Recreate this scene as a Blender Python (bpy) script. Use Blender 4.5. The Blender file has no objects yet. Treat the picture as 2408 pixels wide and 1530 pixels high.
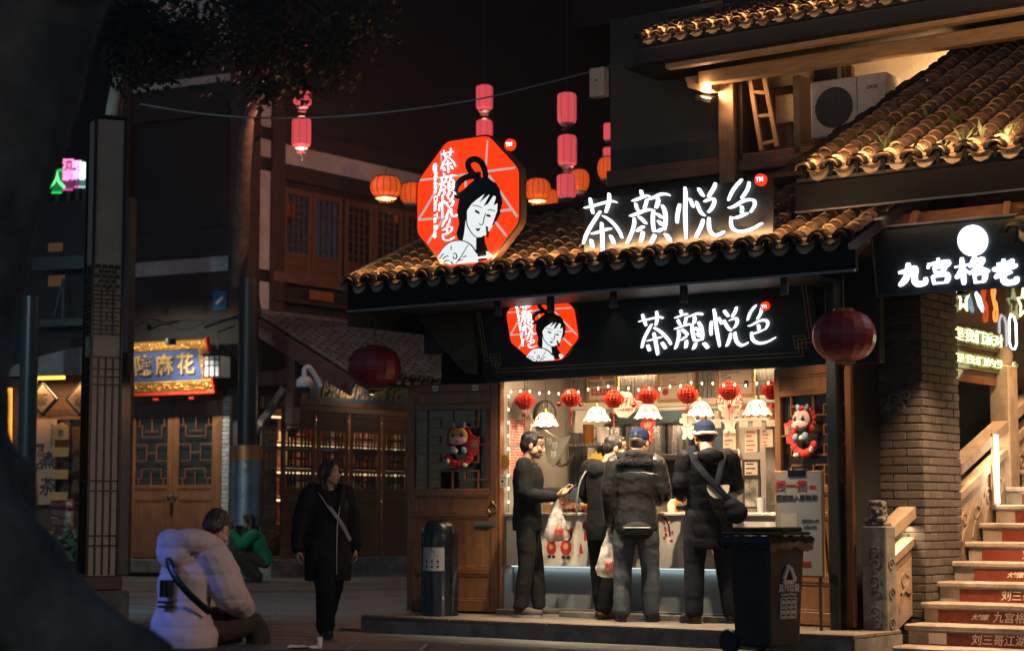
import bpy, bmesh, math, random
from mathutils import Vector, Matrix, Euler, noise
R = math.radians
random.seed(11)
SC = bpy.context.scene
COL = SC.collection
# ------------------------------------------------------------------ camera, sky, exposure
F = 4500.0; CH = 1.12; PH = math.atan(443 / 4500)          # focal length in photo units, eye height, upward tilt
cam = bpy.data.cameras.new('camera'); co = bpy.data.objects.new('camera', cam); COL.objects.link(co)
co.location = (0, 0, CH); co.rotation_euler = (R(90) + PH, 0, 0)
cam.sensor_width = 36; cam.lens = 36 * F / 2408; cam.clip_end = 500; cam.clip_start = .2
cam.dof.use_dof = True; cam.dof.focus_distance = 17.6; cam.dof.aperture_fstop = 2.0
SC.camera = co
W = bpy.data.worlds.new('World'); SC.world = W; W.use_nodes = True
nt = W.node_tree
sky = nt.nodes.new('ShaderNodeTexSky'); sky.sky_type = 'NISHITA'; sky.sun_disc = False
sky.sun_elevation = R(14); sky.sun_rotation = R(200); sky.air_density = 1.0; sky.dust_density = .3; sky.ozone_density = 5
nt.nodes['Background'].inputs[1].default_value = .03
nt.links.new(sky.outputs[0], nt.nodes['Background'].inputs[0])
SC.view_settings.view_transform = 'Standard'; SC.view_settings.look = 'None'
SC.view_settings.exposure = 0; SC.view_settings.gamma = 1; SC.view_settings.use_curve_mapping = False
SC.render.engine = 'CYCLES'
SC.cycles.use_denoising = True; SC.cycles.max_bounces = 6; SC.cycles.diffuse_bounces = 3
SC.cycles.glossy_bounces = 3; SC.cycles.transmission_bounces = 4; SC.cycles.transparent_max_bounces = 12
SC.cycles.caustics_reflective = False; SC.cycles.caustics_refractive = False
SC.cycles.sample_clamp_indirect = 4; SC.cycles.use_light_tree = True

# ------------------------------------------------------------------ surveying: photo point -> real point on a real plane
def ray(px, py):
    a = (px - 1204) / F; b = -(py - 765) / F
    return Vector((a, math.cos(PH) - b * math.sin(PH), math.sin(PH) + b * math.cos(PH)))
def at(px, py, Y):
    d = ray(px, py); return Vector((0, 0, CH)) + d * (Y / d.y)
def gnd(px, py, z=0.0):
    d = ray(px, py); return Vector((0, 0, CH)) + d * ((z - CH) / d.z)
class Frame:
    def __init__(s, o, deg):
        s.deg = deg; s.M = Matrix.Translation(o) @ Matrix.Rotation(R(deg), 4, 'Z'); s.I = s.M.inverted()
    def w(s, x, y, z): return s.M @ Vector((x, y, z))
    def pix(s, px, py, y=0.0):
        c = s.I @ Vector((0, 0, CH)); d = s.I.to_3x3() @ ray(px, py); return c + d * ((y - c.y) / d.y)
    def pixx(s, px, py, x=0.0):
        c = s.I @ Vector((0, 0, CH)); d = s.I.to_3x3() @ ray(px, py); return c + d * ((x - c.x) / d.x)
    def h(s, px, py, z=0.0): return s.I @ gnd(px, py, z)
S = Frame((0, 18.8, 0), -36)          # the tea shop: x along its front, y into it
LC = at(598, 1345, 34); LC.z = 0
LA = Frame(LC, -28)                   # corner building, face towards the plaza
LB = Frame(LC, 54)                    # corner building, face towards the alley

# ------------------------------------------------------------------ objects
def link(o, parent=None):
    COL.objects.link(o)
    if parent is not None: o.parent = parent
    return o
def tag(o, label=None, cat=None, group=None, kind=None):
    if label: o['label'] = label
    if cat: o['category'] = cat
    if group: o['group'] = group
    if kind: o['kind'] = kind
    return o
def thing(name, label, cat, loc=(0, 0, 0), rz=0, group=None, kind=None):
    o = bpy.data.objects.new(name, None); o.empty_display_size = .1; o.location = loc; o.rotation_euler = (0, 0, R(rz))
    return tag(link(o), label, cat, group, kind)
def sthing(name, label, cat, x=0, y=0, z=0, rz=0, group=None, kind=None, fr=None):
    fr = fr or S; return thing(name, label, cat, fr.w(x, y, z), fr.deg + rz, group, kind)
def copytree(o, parent=None):
    c = o.copy(); link(c, parent)
    for ch in list(o.children): copytree(ch, c)
    return c
def inst(name, me, parent, M=None, label=None):
    o = bpy.data.objects.new(name, me); link(o, parent)
    if M is not None: o.matrix_local = M
    if label: o['label'] = label
    return o
T3 = Matrix.Translation
def RX(a): return Matrix.Rotation(R(a), 4, 'X')
def RY(a): return Matrix.Rotation(R(a), 4, 'Y')
def RZ(a): return Matrix.Rotation(R(a), 4, 'Z')
def smooth_path(pts, k=4):
    P = [Vector(p) for p in pts]
    if len(P) < 3: return P
    out = []
    for i in range(len(P) - 1):
        p0 = P[max(i - 1, 0)]; p1 = P[i]; p2 = P[i + 1]; p3 = P[min(i + 2, len(P) - 1)]
        for j in range(k):
            t = j / k
            out.append(.5 * ((2 * p1) + (p2 - p0) * t + (2 * p0 - 5 * p1 + 4 * p2 - p3) * t * t + (3 * p1 - p0 - 3 * p2 + p3) * t ** 3))
    return out + [P[-1]]
class MB:
    def __init__(s): s.v = []; s.f = []; s.mi = []; s.T = Matrix(); s.m = 0
    def add(s, vs, fs):
        b = len(s.v); s.v += [s.T @ Vector(v) for v in vs]; s.f += [tuple(b + i for i in f) for f in fs]; s.mi += [s.m] * len(fs); return s
    def box(s, x0, x1, y0, y1, z0, z1, c=0):
        if x0 > x1: x0, x1 = x1, x0
        if y0 > y1: y0, y1 = y1, y0
        if z0 > z1: z0, z1 = z1, z0
        if c <= 0:
            return s.add([(x0, y0, z0), (x1, y0, z0), (x1, y1, z0), (x0, y1, z0), (x0, y0, z1), (x1, y0, z1), (x1, y1, z1), (x0, y1, z1)],
                         [(3, 2, 1, 0), (4, 5, 6, 7), (0, 1, 5, 4), (1, 2, 6, 5), (2, 3, 7, 6), (3, 0, 4, 7)])
        c = min(c, (x1 - x0) * .45, (y1 - y0) * .45, (z1 - z0) * .45)
        vs = []; ix = {}
        X = (x0, x1); Y = (y0, y1); Z = (z0, z1)
        for i in (0, 1):
            for j in (0, 1):
                for k in (0, 1):
                    sx, sy, sz = (1 - 2 * i) * c, (1 - 2 * j) * c, (1 - 2 * k) * c
                    for a, p in enumerate(((X[i], Y[j] + sy, Z[k] + sz), (X[i] + sx, Y[j], Z[k] + sz), (X[i] + sx, Y[j] + sy, Z[k]))):
                        ix[i, j, k, a] = len(vs); vs.append(p)
        fs = []
        g = lambda *k: ix[k]
        fs += [(g(0, 0, 0, 0), g(0, 0, 1, 0), g(0, 1, 1, 0), g(0, 1, 0, 0)), (g(1, 0, 0, 0), g(1, 1, 0, 0), g(1, 1, 1, 0), g(1, 0, 1, 0))]
        fs += [(g(0, 0, 0, 1), g(1, 0, 0, 1), g(1, 0, 1, 1), g(0, 0, 1, 1)), (g(0, 1, 0, 1), g(0, 1, 1, 1), g(1, 1, 1, 1), g(1, 1, 0, 1))]
        fs += [(g(0, 0, 0, 2), g(0, 1, 0, 2), g(1, 1, 0, 2), g(1, 0, 0, 2)), (g(0, 0, 1, 2), g(1, 0, 1, 2), g(1, 1, 1, 2), g(0, 1, 1, 2))]
        for i in (0, 1):
            for j in (0, 1): fs.append((g(i, j, 0, 0), g(i, j, 1, 0), g(i, j, 1, 1), g(i, j, 0, 1)))
            for k in (0, 1): fs.append((g(i, 0, k, 0), g(i, 1, k, 0), g(i, 1, k, 2), g(i, 0, k, 2)))
        for j in (0, 1):
            for k in (0, 1): fs.append((g(0, j, k, 1), g(1, j, k, 1), g(1, j, k, 2), g(0, j, k, 2)))
        for i in (0, 1):
            for j in (0, 1):
                for k in (0, 1): fs.append((g(i, j, k, 0), g(i, j, k, 1), g(i, j, k, 2)))
        return s.add(vs, fs)
    def bar(s, a, b, w, h=None, up=(0, 0, 1), c=0):
        a = Vector(a); b = Vector(b); h = h or w; d = b - a; L = d.length
        if L < 1e-6: return s
        x = d / L; u = Vector(up)
        if abs(x.dot(u)) > .98: u = Vector((0, 1, 0))
        y = u.cross(x).normalized(); z = x.cross(y)
        Mx = Matrix(((x.x, y.x, z.x, a.x), (x.y, y.y, z.y, a.y), (x.z, y.z, z.z, a.z), (0, 0, 0, 1)))
        o = s.T; s.T = o @ Mx; s.box(0, L, -w / 2, w / 2, -h / 2, h / 2, c); s.T = o; return s
    def tube(s, pts, r, n=8, caps=True, flat=1.0, side=None):
        P = [Vector(p) for p in pts]; N = len(P); rr = r if isinstance(r, (list, tuple)) else [r] * N
        if len(rr) != N: rr = [rr[0] + (rr[-1] - rr[0]) * i / (N - 1) for i in range(N)] if len(rr) == 2 else [rr[min(int(i * len(rr) / N), len(rr) - 1)] for i in range(N)]
        vs = []; fs = []; u = Vector(side) if side else None
        for i in range(N):
            d = (P[min(i + 1, N - 1)] - P[max(i - 1, 0)]).normalized()
            if u is None: u = d.orthogonal()
            u = (u - d * u.dot(d)); u = u.normalized() if u.length > 1e-5 else d.orthogonal().normalized(); w = d.cross(u)
            for k in range(n):
                a = 2 * math.pi * k / n; vs.append(P[i] + (u * math.cos(a) + w * math.sin(a) * flat) * rr[i])
        for i in range(N - 1):
            for k in range(n): fs.append((i * n + k, i * n + (k + 1) % n, (i + 1) * n + (k + 1) % n, (i + 1) * n + k))
        if caps: fs += [tuple(range(n - 1, -1, -1)), tuple(range((N - 1) * n, N * n))]
        return s.add(vs, fs)
    def lathe(s, prof, n=16, c=(0, 0, 0), sx=1, sy=1, a0=0, a1=360):
        full = abs(a1 - a0) >= 360; m = n if full else n + 1
        vs = [(c[0] + r * sx * math.cos(R(a0) + R(a1 - a0) * k / n), c[1] + r * sy * math.sin(R(a0) + R(a1 - a0) * k / n), c[2] + z) for r, z in prof for k in range(m)]
        fs = []
        for i in range(len(prof) - 1):
            for k in range(n): fs.append((i * m + k, i * m + (k + 1) % m, (i + 1) * m + (k + 1) % m, (i + 1) * m + k))
        return s.add(vs, fs)
    def ell(s, c, r, n=14, m=9, M=None):
        r = (r, r, r) if not isinstance(r, (tuple, list)) else r
        vs = [Vector((0, 0, -r[2]))]; fs = []
        for i in range(1, m):
            t = -math.pi / 2 + math.pi * i / m
            for k in range(n):
                a = 2 * math.pi * k / n; vs.append(Vector((r[0] * math.cos(t) * math.cos(a), r[1] * math.cos(t) * math.sin(a), r[2] * math.sin(t))))
        vs.append(Vector((0, 0, r[2])))
        for k in range(n):
            fs.append((0, 1 + (k + 1) % n, 1 + k)); b = 1 + (m - 2) * n; fs.append((len(vs) - 1, b + k, b + (k + 1) % n))
        for i in range(m - 2):
            for k in range(n): fs.append((1 + i * n + k, 1 + i * n + (k + 1) % n, 1 + (i + 1) * n + (k + 1) % n, 1 + (i + 1) * n + k))
        MM = T3(c) @ (M or Matrix()); return s.add([MM @ v for v in vs], fs)
    def prism(s, poly, y0, y1):                      # polygon in x,z extruded from y0 (front, towards -y) to y1
        n = len(poly); ar = sum(poly[i][0] * poly[(i + 1) % n][1] - poly[(i + 1) % n][0] * poly[i][1] for i in range(n))
        p = list(poly) if ar > 0 else list(poly)[::-1]
        vs = [(x, y0, z) for x, z in p] + [(x, y1, z) for x, z in p]
        return s.add(vs, [tuple(range(n)), tuple(range(2 * n - 1, n - 1, -1))] + [((i + 1) % n, i, n + i, n + (i + 1) % n) for i in range(n)])
    def stroke(s, pts, w, y0, y1, k=5, tip=.3):      # a brush stroke in x,z with swelling width
        P = smooth_path([(p[0], 0, p[1]) for p in pts], k); N = len(P); L = []; Rr = []
        for i, p in enumerate(P):
            d = (P[min(i + 1, N - 1)] - P[max(i - 1, 0)]); d = d.normalized() if d.length > 1e-9 else Vector((1, 0, 0))
            nn = Vector((-d.z, 0, d.x)); t = i / (N - 1); hw = w * .5 * min(1, tip + (1 - tip) * (min(t, 1 - t) / .25) ** .6 if min(t, 1 - t) < .25 else 1)
            L.append(p + nn * hw); Rr.append(p - nn * hw)
        vs = []
        for i in range(N):
            for q in (L[i], Rr[i]): vs += [(q.x, y0, q.z), (q.x, y1, q.z)]
        fs = []
        for i in range(N - 1):
            a = i * 4; b = a + 4
            fs += [(a, a + 2, b + 2, b), (a + 1, b + 1, b + 3, a + 3), (a, b, b + 1, a + 1), (a + 2, a + 3, b + 3, b + 2)]
        e = (N - 1) * 4; fs += [(0, 1, 3, 2), (e, e + 2, e + 3, e + 1)]
        return s.add(vs, fs)
    def mesh(s, name, mats, smooth=None):
        me = bpy.data.meshes.new(name); me.from_pydata([tuple(v) for v in s.v], [], s.f)
        for m in (mats if isinstance(mats, (list, tuple)) else [mats]): me.materials.append(m)
        if len(me.materials) > 1: me.polygons.foreach_set('material_index', s.mi)
        me.validate()
        bm = bmesh.new(); bm.from_mesh(me); bmesh.ops.recalc_face_normals(bm, faces=bm.faces); bm.to_mesh(me); bm.free()
        if smooth:
            me.polygons.foreach_set('use_smooth', [True] * len(me.polygons)); me.set_sharp_from_angle(angle=R(smooth))
        return me
    def build(s, name, mats, parent=None, smooth=None, label=None, kind=None, loc=None):
        o = bpy.data.objects.new(name, s.mesh(name, mats, smooth)); link(o, parent)
        if loc is not None: o.location = loc
        return tag(o, label, None, None, kind)
def Box(*a, **k): return MB().box(*a, **k)

# ------------------------------------------------------------------ materials (all procedural)
MATS = {}
def M(name, col, r=.6, m=0., var=.22, sc=5., bump=0., bs=50., e=None, es=0., st=(1, 1, 1), pv=0., dirt=0., ds=1.2, tr=0., spec=.5, coat=0., trl=0.):
    if name in MATS: return MATS[name]
    mt = bpy.data.materials.new(name); mt.use_nodes = True; MATS[name] = mt; nt = mt.node_tree; N = nt.nodes; L = nt.links
    b = N['Principled BSDF']; b.inputs['Roughness'].default_value = r; b.inputs['Metallic'].default_value = m
    b.inputs['Specular IOR Level'].default_value = spec; b.inputs['Coat Weight'].default_value = coat; b.inputs['Transmission Weight'].default_value = tr
    tc = N.new('ShaderNodeTexCoord'); oi = N.new('ShaderNodeObjectInfo'); mp = N.new('ShaderNodeMapping'); mp.inputs['Scale'].default_value = st
    va = N.new('ShaderNodeVectorMath'); va.operation = 'SCALE'; va.inputs[0].default_value = (31, 17, 23); L.new(oi.outputs['Random'], va.inputs['Scale'])
    ad = N.new('ShaderNodeVectorMath'); L.new(tc.outputs['Object'], ad.inputs[0]); L.new(va.outputs[0], ad.inputs[1]); L.new(ad.outputs[0], mp.inputs[0])
    n1 = N.new('ShaderNodeTexNoise'); n1.inputs['Scale'].default_value = sc; n1.inputs['Detail'].default_value = 6; n1.inputs['Roughness'].default_value = .65; L.new(mp.outputs[0], n1.inputs['Vector'])
    mr = N.new('ShaderNodeMapRange'); mr.inputs[1].default_value = .25; mr.inputs[2].default_value = .75; mr.inputs[3].default_value = 1 - var; mr.inputs[4].default_value = 1 + var; L.new(n1.outputs[0], mr.inputs[0])
    fac = mr.outputs[0]
    def mul(a, bb):
        q = N.new('ShaderNodeMath'); q.operation = 'MULTIPLY'; L.new(a, q.inputs[0]); L.new(bb, q.inputs[1]); return q.outputs[0]
    if pv:
        m2 = N.new('ShaderNodeMapRange'); m2.inputs[3].default_value = 1 - pv; m2.inputs[4].default_value = 1 + pv; L.new(oi.outputs['Random'], m2.inputs[0]); fac = mul(fac, m2.outputs[0])
    if dirt:
        n2 = N.new('ShaderNodeTexNoise'); n2.inputs['Scale'].default_value = ds; n2.inputs['Detail'].default_value = 8; n2.inputs['Roughness'].default_value = .7; L.new(ad.outputs[0], n2.inputs['Vector'])
        m3 = N.new('ShaderNodeMapRange'); m3.inputs[1].default_value = .42; m3.inputs[2].default_value = .62; m3.inputs[3].default_value = 1 - dirt; m3.inputs[4].default_value = 1; L.new(n2.outputs[0], m3.inputs[0]); fac = mul(fac, m3.outputs[0])
    vm = N.new('ShaderNodeVectorMath'); vm.operation = 'SCALE'; vm.inputs[0].default_value = col[:3]; L.new(fac, vm.inputs['Scale']); L.new(vm.outputs[0], b.inputs['Base Color'])
    rr = N.new('ShaderNodeMapRange'); rr.inputs[3].default_value = max(r - .12, .03); rr.inputs[4].default_value = min(r + .12, 1); L.new(n1.outputs[0], rr.inputs[0]); L.new(rr.outputs[0], b.inputs['Roughness'])
    if bump:
        n3 = N.new('ShaderNodeTexNoise'); n3.inputs['Scale'].default_value = bs; n3.inputs['Detail'].default_value = 5; L.new(mp.outputs[0], n3.inputs['Vector'])
        bp = N.new('ShaderNodeBump'); bp.inputs['Strength'].default_value = bump; bp.inputs['Distance'].default_value = .01; L.new(n3.outputs[0], bp.inputs['Height']); L.new(bp.outputs[0], b.inputs['Normal'])
    if e is not None:
        b.inputs['Emission Color'].default_value = (*e, 1); b.inputs['Emission Strength'].default_value = es
    if trl:
        t = N.new('ShaderNodeBsdfTranslucent'); L.new(vm.outputs[0], t.inputs[0]); mx = N.new('ShaderNodeMixShader'); mx.inputs[0].default_value = trl
        L.new(b.outputs[0], mx.inputs[1]); L.new(t.outputs[0], mx.inputs[2]); L.new(mx.outputs[0], N['Material Output'].inputs[0])
    return mt
def GLASS(name, tint=(.85, .9, .9), refl=.03, rough=.03):
    if name in MATS: return MATS[name]
    mt = bpy.data.materials.new(name); mt.use_nodes = True; MATS[name] = mt; N = mt.node_tree.nodes; L = mt.node_tree.links; N.remove(N['Principled BSDF'])
    t = N.new('ShaderNodeBsdfTransparent'); t.inputs[0].default_value = (*tint, 1); g = N.new('ShaderNodeBsdfGlossy'); g.inputs['Roughness'].default_value = rough
    lw = N.new('ShaderNodeLayerWeight'); lw.inputs[0].default_value = .25; ma = N.new('ShaderNodeMath'); ma.operation = 'MULTIPLY_ADD'; ma.inputs[1].default_value = .35; ma.inputs[2].default_value = refl
    L.new(lw.outputs['Fresnel'], ma.inputs[0]); mx = N.new('ShaderNodeMixShader'); L.new(ma.outputs[0], mx.inputs[0]); L.new(t.outputs[0], mx.inputs[1]); L.new(g.outputs[0], mx.inputs[2]); L.new(mx.outputs[0], N['Material Output'].inputs[0])
    return mt
def PLASTIC(name, col=(.9, .9, .88), dens=.45):       # thin see-through bag film
    if name in MATS: return MATS[name]
    mt = bpy.data.materials.new(name); mt.use_nodes = True; MATS[name] = mt; N = mt.node_tree.nodes; L = mt.node_tree.links; b = N['Principled BSDF']
    b.inputs['Base Color'].default_value = (*col, 1); b.inputs['Roughness'].default_value = .25
    t = N.new('ShaderNodeBsdfTransparent'); n = N.new('ShaderNodeTexNoise'); n.inputs['Scale'].default_value = 14; n.inputs['Detail'].default_value = 4; tc = N.new('ShaderNodeTexCoord'); L.new(tc.outputs['Object'], n.inputs['Vector'])
    mr = N.new('ShaderNodeMapRange'); mr.inputs[1].default_value = .35; mr.inputs[2].default_value = .7; mr.inputs[3].default_value = dens * .5; mr.inputs[4].default_value = min(dens * 1.7, 1); L.new(n.outputs[0], mr.inputs[0])
    bp = N.new('ShaderNodeBump'); bp.inputs['Strength'].default_value = .8; bp.inputs['Distance'].default_value = .02; L.new(n.outputs[0], bp.inputs['Height']); L.new(bp.outputs[0], b.inputs['Normal'])
    mx = N.new('ShaderNodeMixShader'); L.new(mr.outputs[0], mx.inputs[0]); L.new(t.outputs[0], mx.inputs[1]); L.new(b.outputs[0], mx.inputs[2]); L.new(mx.outputs[0], N['Material Output'].inputs[0])
    return mt
def E(name, col, s=1.):
    return M(name, (.02, .02, .02), .5, e=col, es=s, var=.01)
def lamp(name, kind, loc, energy, col, parent=None, rot=None, **kw):
    l = bpy.data.lights.new(name, kind); l.energy = energy; l.color = col
    for k, v in kw.items(): setattr(l, k, v)
    o = bpy.data.objects.new(name, l); link(o, parent); o.location = loc
    if rot is not None: o.rotation_euler = rot
    return o
def aim(o, d):
    o.rotation_euler = Vector(d).to_track_quat('-Z', 'Y').to_euler()
_txt = {}
def textmesh(body, size=1., ext=.004, off=0., mat=None, shear=0., align='CENTER', space=1.):
    k = (body, size, ext, off, mat.name, shear, align, space)
    if k in _txt: return _txt[k]
    cu = bpy.data.curves.new('lettering', 'FONT'); cu.body = body; cu.size = size; cu.extrude = ext; cu.offset = off; cu.shear = shear; cu.align_x = align; cu.align_y = 'CENTER'; cu.resolution_u = 2; cu.space_character = space
    o = bpy.data.objects.new('lettering', cu); COL.objects.link(o); dg = bpy.context.evaluated_depsgraph_get(); me = bpy.data.meshes.new_from_object(o.evaluated_get(dg)); COL.objects.unlink(o); bpy.data.objects.remove(o)
    me.materials.clear(); me.materials.append(mat); _txt[k] = me; return me
def text(body, size, x, y, z, mat, parent, ext=.003, off=0., shear=0., align='CENTER', name='lettering', pre=None, sx=1., rz=0., space=1.):
    return inst(name, textmesh(body, size, ext, off, mat, shear, align, space), parent, (pre or Matrix()) @ T3((x, y, z)) @ RX(90) @ RZ(rz) @ Matrix.Diagonal((sx, 1, 1, 1)))
def remeshed(mb, vox, smooth=2, fn=None, fac=.5):
    me = mb.mesh('lump', M('skin', (.45, .27, .19)))
    o = bpy.data.objects.new('lump', me); COL.objects.link(o); md = o.modifiers.new('r', 'REMESH'); md.mode = 'VOXEL'; md.voxel_size = vox
    if smooth: ms = o.modifiers.new('s', 'SMOOTH'); ms.iterations = smooth; ms.factor = fac
    dg = bpy.context.evaluated_depsgraph_get(); out = bpy.data.meshes.new_from_object(o.evaluated_get(dg)); COL.objects.unlink(o); bpy.data.objects.remove(o); bpy.data.meshes.remove(me)
    if fn:
        out.update(); nn = [v.normal.copy() for v in out.vertices]
        for v, n in zip(out.vertices, nn): v.co += n * fn(v.co, n)
        out.update()
    out.polygons.foreach_set('use_smooth', [True] * len(out.polygons)); out.materials.clear(); return out
# ------------------------------------------------------------------ shared materials
m_dark = M('dark_paint', (.016, .02, .021), .55, bump=.1, var=.3, dirt=.3)
m_fascia = M('fascia_black', (.009, .011, .012), .7, spec=.1, var=.3, bump=.1)
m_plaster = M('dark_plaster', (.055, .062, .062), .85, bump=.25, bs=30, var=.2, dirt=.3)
m_white = M('old_white_plaster', (.66, .64, .61), .85, bump=.2, bs=40, var=.12, dirt=.3, ds=.8)
m_wood = M('red_brown_wood', (.21, .09, .036), .38, st=(9, 9, .8), sc=3, var=.45, bump=.12, bs=30, dirt=.25, spec=.55)
m_woodh = M('red_brown_wood_across', (.21, .09, .036), .38, st=(.8, 9, 9), sc=3, var=.45, bump=.12, bs=30, dirt=.25, spec=.55)
m_oldwood = M('old_dark_wood', (.07, .034, .018), .6, st=(6, 6, .8), sc=3, var=.4, bump=.25, bs=25, dirt=.35)
m_beam = M('dark_beam', (.04, .026, .018), .65, st=(.8, 6, 6), sc=3, var=.4, bump=.2, bs=25, dirt=.3)
m_tile = M('clay_tile', (.2, .135, .09), .92, spec=.15, bump=.5, bs=45, var=.35, sc=9, pv=.3, dirt=.5, ds=7)
m_cap = M('dark_tile_end', (.012, .011, .01), .85, spec=.1, bump=.5, bs=60, var=.3)
m_mortar = M('tile_mortar', (.34, .28, .21), .9, bump=.5, bs=50, var=.3, dirt=.3, ds=9)
m_metal = M('grey_metal', (.35, .36, .37), .35, 1, bump=.05, var=.15)
m_black = M('black_metal', (.012, .013, .014), .35, .2, var=.3, spec=.6)
m_stone = M('grey_stone', (.2, .19, .175), .8, bump=.35, bs=45, var=.25, dirt=.4, ds=2.5)
m_brick = M('grey_brick', (.10, .085, .075), .85, bump=.35, bs=60, var=.2, sc=12, pv=.22, dirt=.3, ds=6)
m_joint = M('brick_joint', (.24, .23, .21), .95, bump=.3, bs=80)
m_glass = GLASS('window_glass')
m_led = E('warm_rope_light', (1, .5, .16), .5)
WARM = (1, .53, .23); NEUT = (1, .8, .58)

def arc(r, a0, a1, n): return [(r * math.cos(R(a0 + (a1 - a0) * i / n)), r * math.sin(R(a0 + (a1 - a0) * i / n))) for i in range(n + 1)]
def tile_meshes(sp, cl):
    ra = sp * .30; rb = sp * .255; L = cl * 1.22
    b = MB(); lo = arc(ra, 8, 172, 7); hi = arc(rb, 8, 172, 7); inn = arc(ra * .8, 8, 172, 7); n = 8
    b.add([(x, 0, z + .016) for x, z in lo] + [(x, L, z) for x, z in hi] + [(x, .004, z + .012) for x, z in inn],
          [(i, i + 1, n + i + 1, n + i) for i in range(7)] + [(i + 1, i, 2 * n + i, 2 * n + i + 1) for i in range(7)])
    cover = b.mesh('roof_tile', m_tile, 50)
    b = MB(); w = sp * .40; P = [(-w, .035), (-w * .6, .008), (0, -.006), (w * .6, .008), (w, .035)]; n = 5
    b.add([(x, 0, z + .012) for x, z in P] + [(x, L, z) for x, z in P] + [(x, 0, z - .004) for x, z in P],
          [(i, i + 1, n + i + 1, n + i) for i in range(4)] + [(i + 1, i, 2 * n + i, 2 * n + i + 1) for i in range(4)])
    pan = b.mesh('pan_tile', m_tile, 50)
    o = arc(sp * .40, 2, 178, 9); i_ = arc(sp * .23, 14, 166, 9)
    b = MB(); b.prism([(x, z + .012) for x, z in o] + [(x, z + .006) for x, z in i_[::-1]], -.02, .03); cap = b.mesh('tile_cap', m_cap)
    b = MB(); b.prism([(-.013, -.06), (.013, -.06), (.02, sp * .22), (-.02, sp * .22)], -.006, .012); stem = b.mesh('tile_stem', m_cap)
    b = MB(); w = sp * .36; pts = [(-w, .075), (-w * .55, .045), (0, .034), (w * .55, .045), (w, .075), (w * .95, .0), (w * .55, -.042), (0, -.058), (-w * .55, -.042), (-w * .95, .0)]
    b.prism(pts, .012, .03); drip = b.mesh('drip_tile', m_mortar)
    return cover, pan, cap, stem, drip
def roof_tiles(roof, x0, x1, ye, ze, slope, length, sp, cl, eave=True, jit=1., limit=300, skip=None):
    """covers the slope with tiles laid one by one, lowest courses first"""
    cover, pan, cap, stem, drip = tile_meshes(sp, cl)
    base = T3((0, ye, ze)) @ RX(slope); nc = int(round((x1 - x0) / sp)); nr = int(length / cl); cnt = 0; rest = MB()
    rnd = random.Random(int(abs(x0 * 100)) + nc)
    for r in range(nr):
        for c in range(nc + 1):
            x = x0 + c * sp; y = r * cl
            if skip and skip(x, y): continue
            for kind, me, xx in (('roof_tile', cover, x), ('pan_tile', pan, x + sp / 2)):
                if kind == 'pan_tile' and c == nc: continue
                Mx = base @ T3((xx + rnd.gauss(0, .004) * jit, y + rnd.gauss(0, .006) * jit, (.022 if kind == 'roof_tile' else 0) + rnd.gauss(0, .003) * jit)) @ RZ(rnd.gauss(0, 1.6) * jit) @ RX(rnd.gauss(0, 1.0) * jit)
                if cnt < limit * 2: inst(kind, me, roof, Mx); cnt += 1
                else:
                    rest.T = Mx; rest.add([v.co for v in me.vertices], [tuple(p.vertices) for p in me.polygons])
    if rest.v:
        o = rest.build('roof_tile', m_tile, roof, 50, kind='stuff')
    if eave:
        for c in range(nc + 1):
            Mx = T3((x0 + c * sp + rnd.gauss(0, .004), ye, ze + .022 + rnd.gauss(0, .003))) @ RY(rnd.gauss(0, 2)); inst('tile_cap', cap, roof, Mx); inst('tile_stem', stem, roof, Mx)
            if c < nc: inst('drip_tile', drip, roof, T3((x0 + (c + .5) * sp, ye, ze + rnd.gauss(0, .004))) @ RX(-14 + rnd.gauss(0, 3)) @ RY(rnd.gauss(0, 3)))
def rope(parent, pts, power, up, name='rope_light', rgb=WARM, strip=True):
    MB().tube([Vector(p) + Vector((0, .05, -.1)) for p in pts], .005, 6).build(name, m_led, parent)
    a = Vector(pts[0]); b = Vector(pts[-1]); L = (b - a).length
    for upv, pw, oy in ((Vector((0, .85, .4)), power, .075), (Vector((0, .5, -1)), power * .14, -.01)):
        l = lamp('strip_lamp', 'AREA', (a + b) / 2 + Vector((0, oy, .012 if upv.z > 0 else -.012)), pw, rgb, parent, shape='RECTANGLE', size=L, size_y=.015)
        x = (b - a).normalized(); z = -upv.normalized(); y = z.cross(x).normalized(); z = x.cross(y)
        l.rotation_euler = Matrix(((x.x, y.x, z.x), (x.y, y.y, z.y), (x.z, y.z, z.z))).to_euler()

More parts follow.
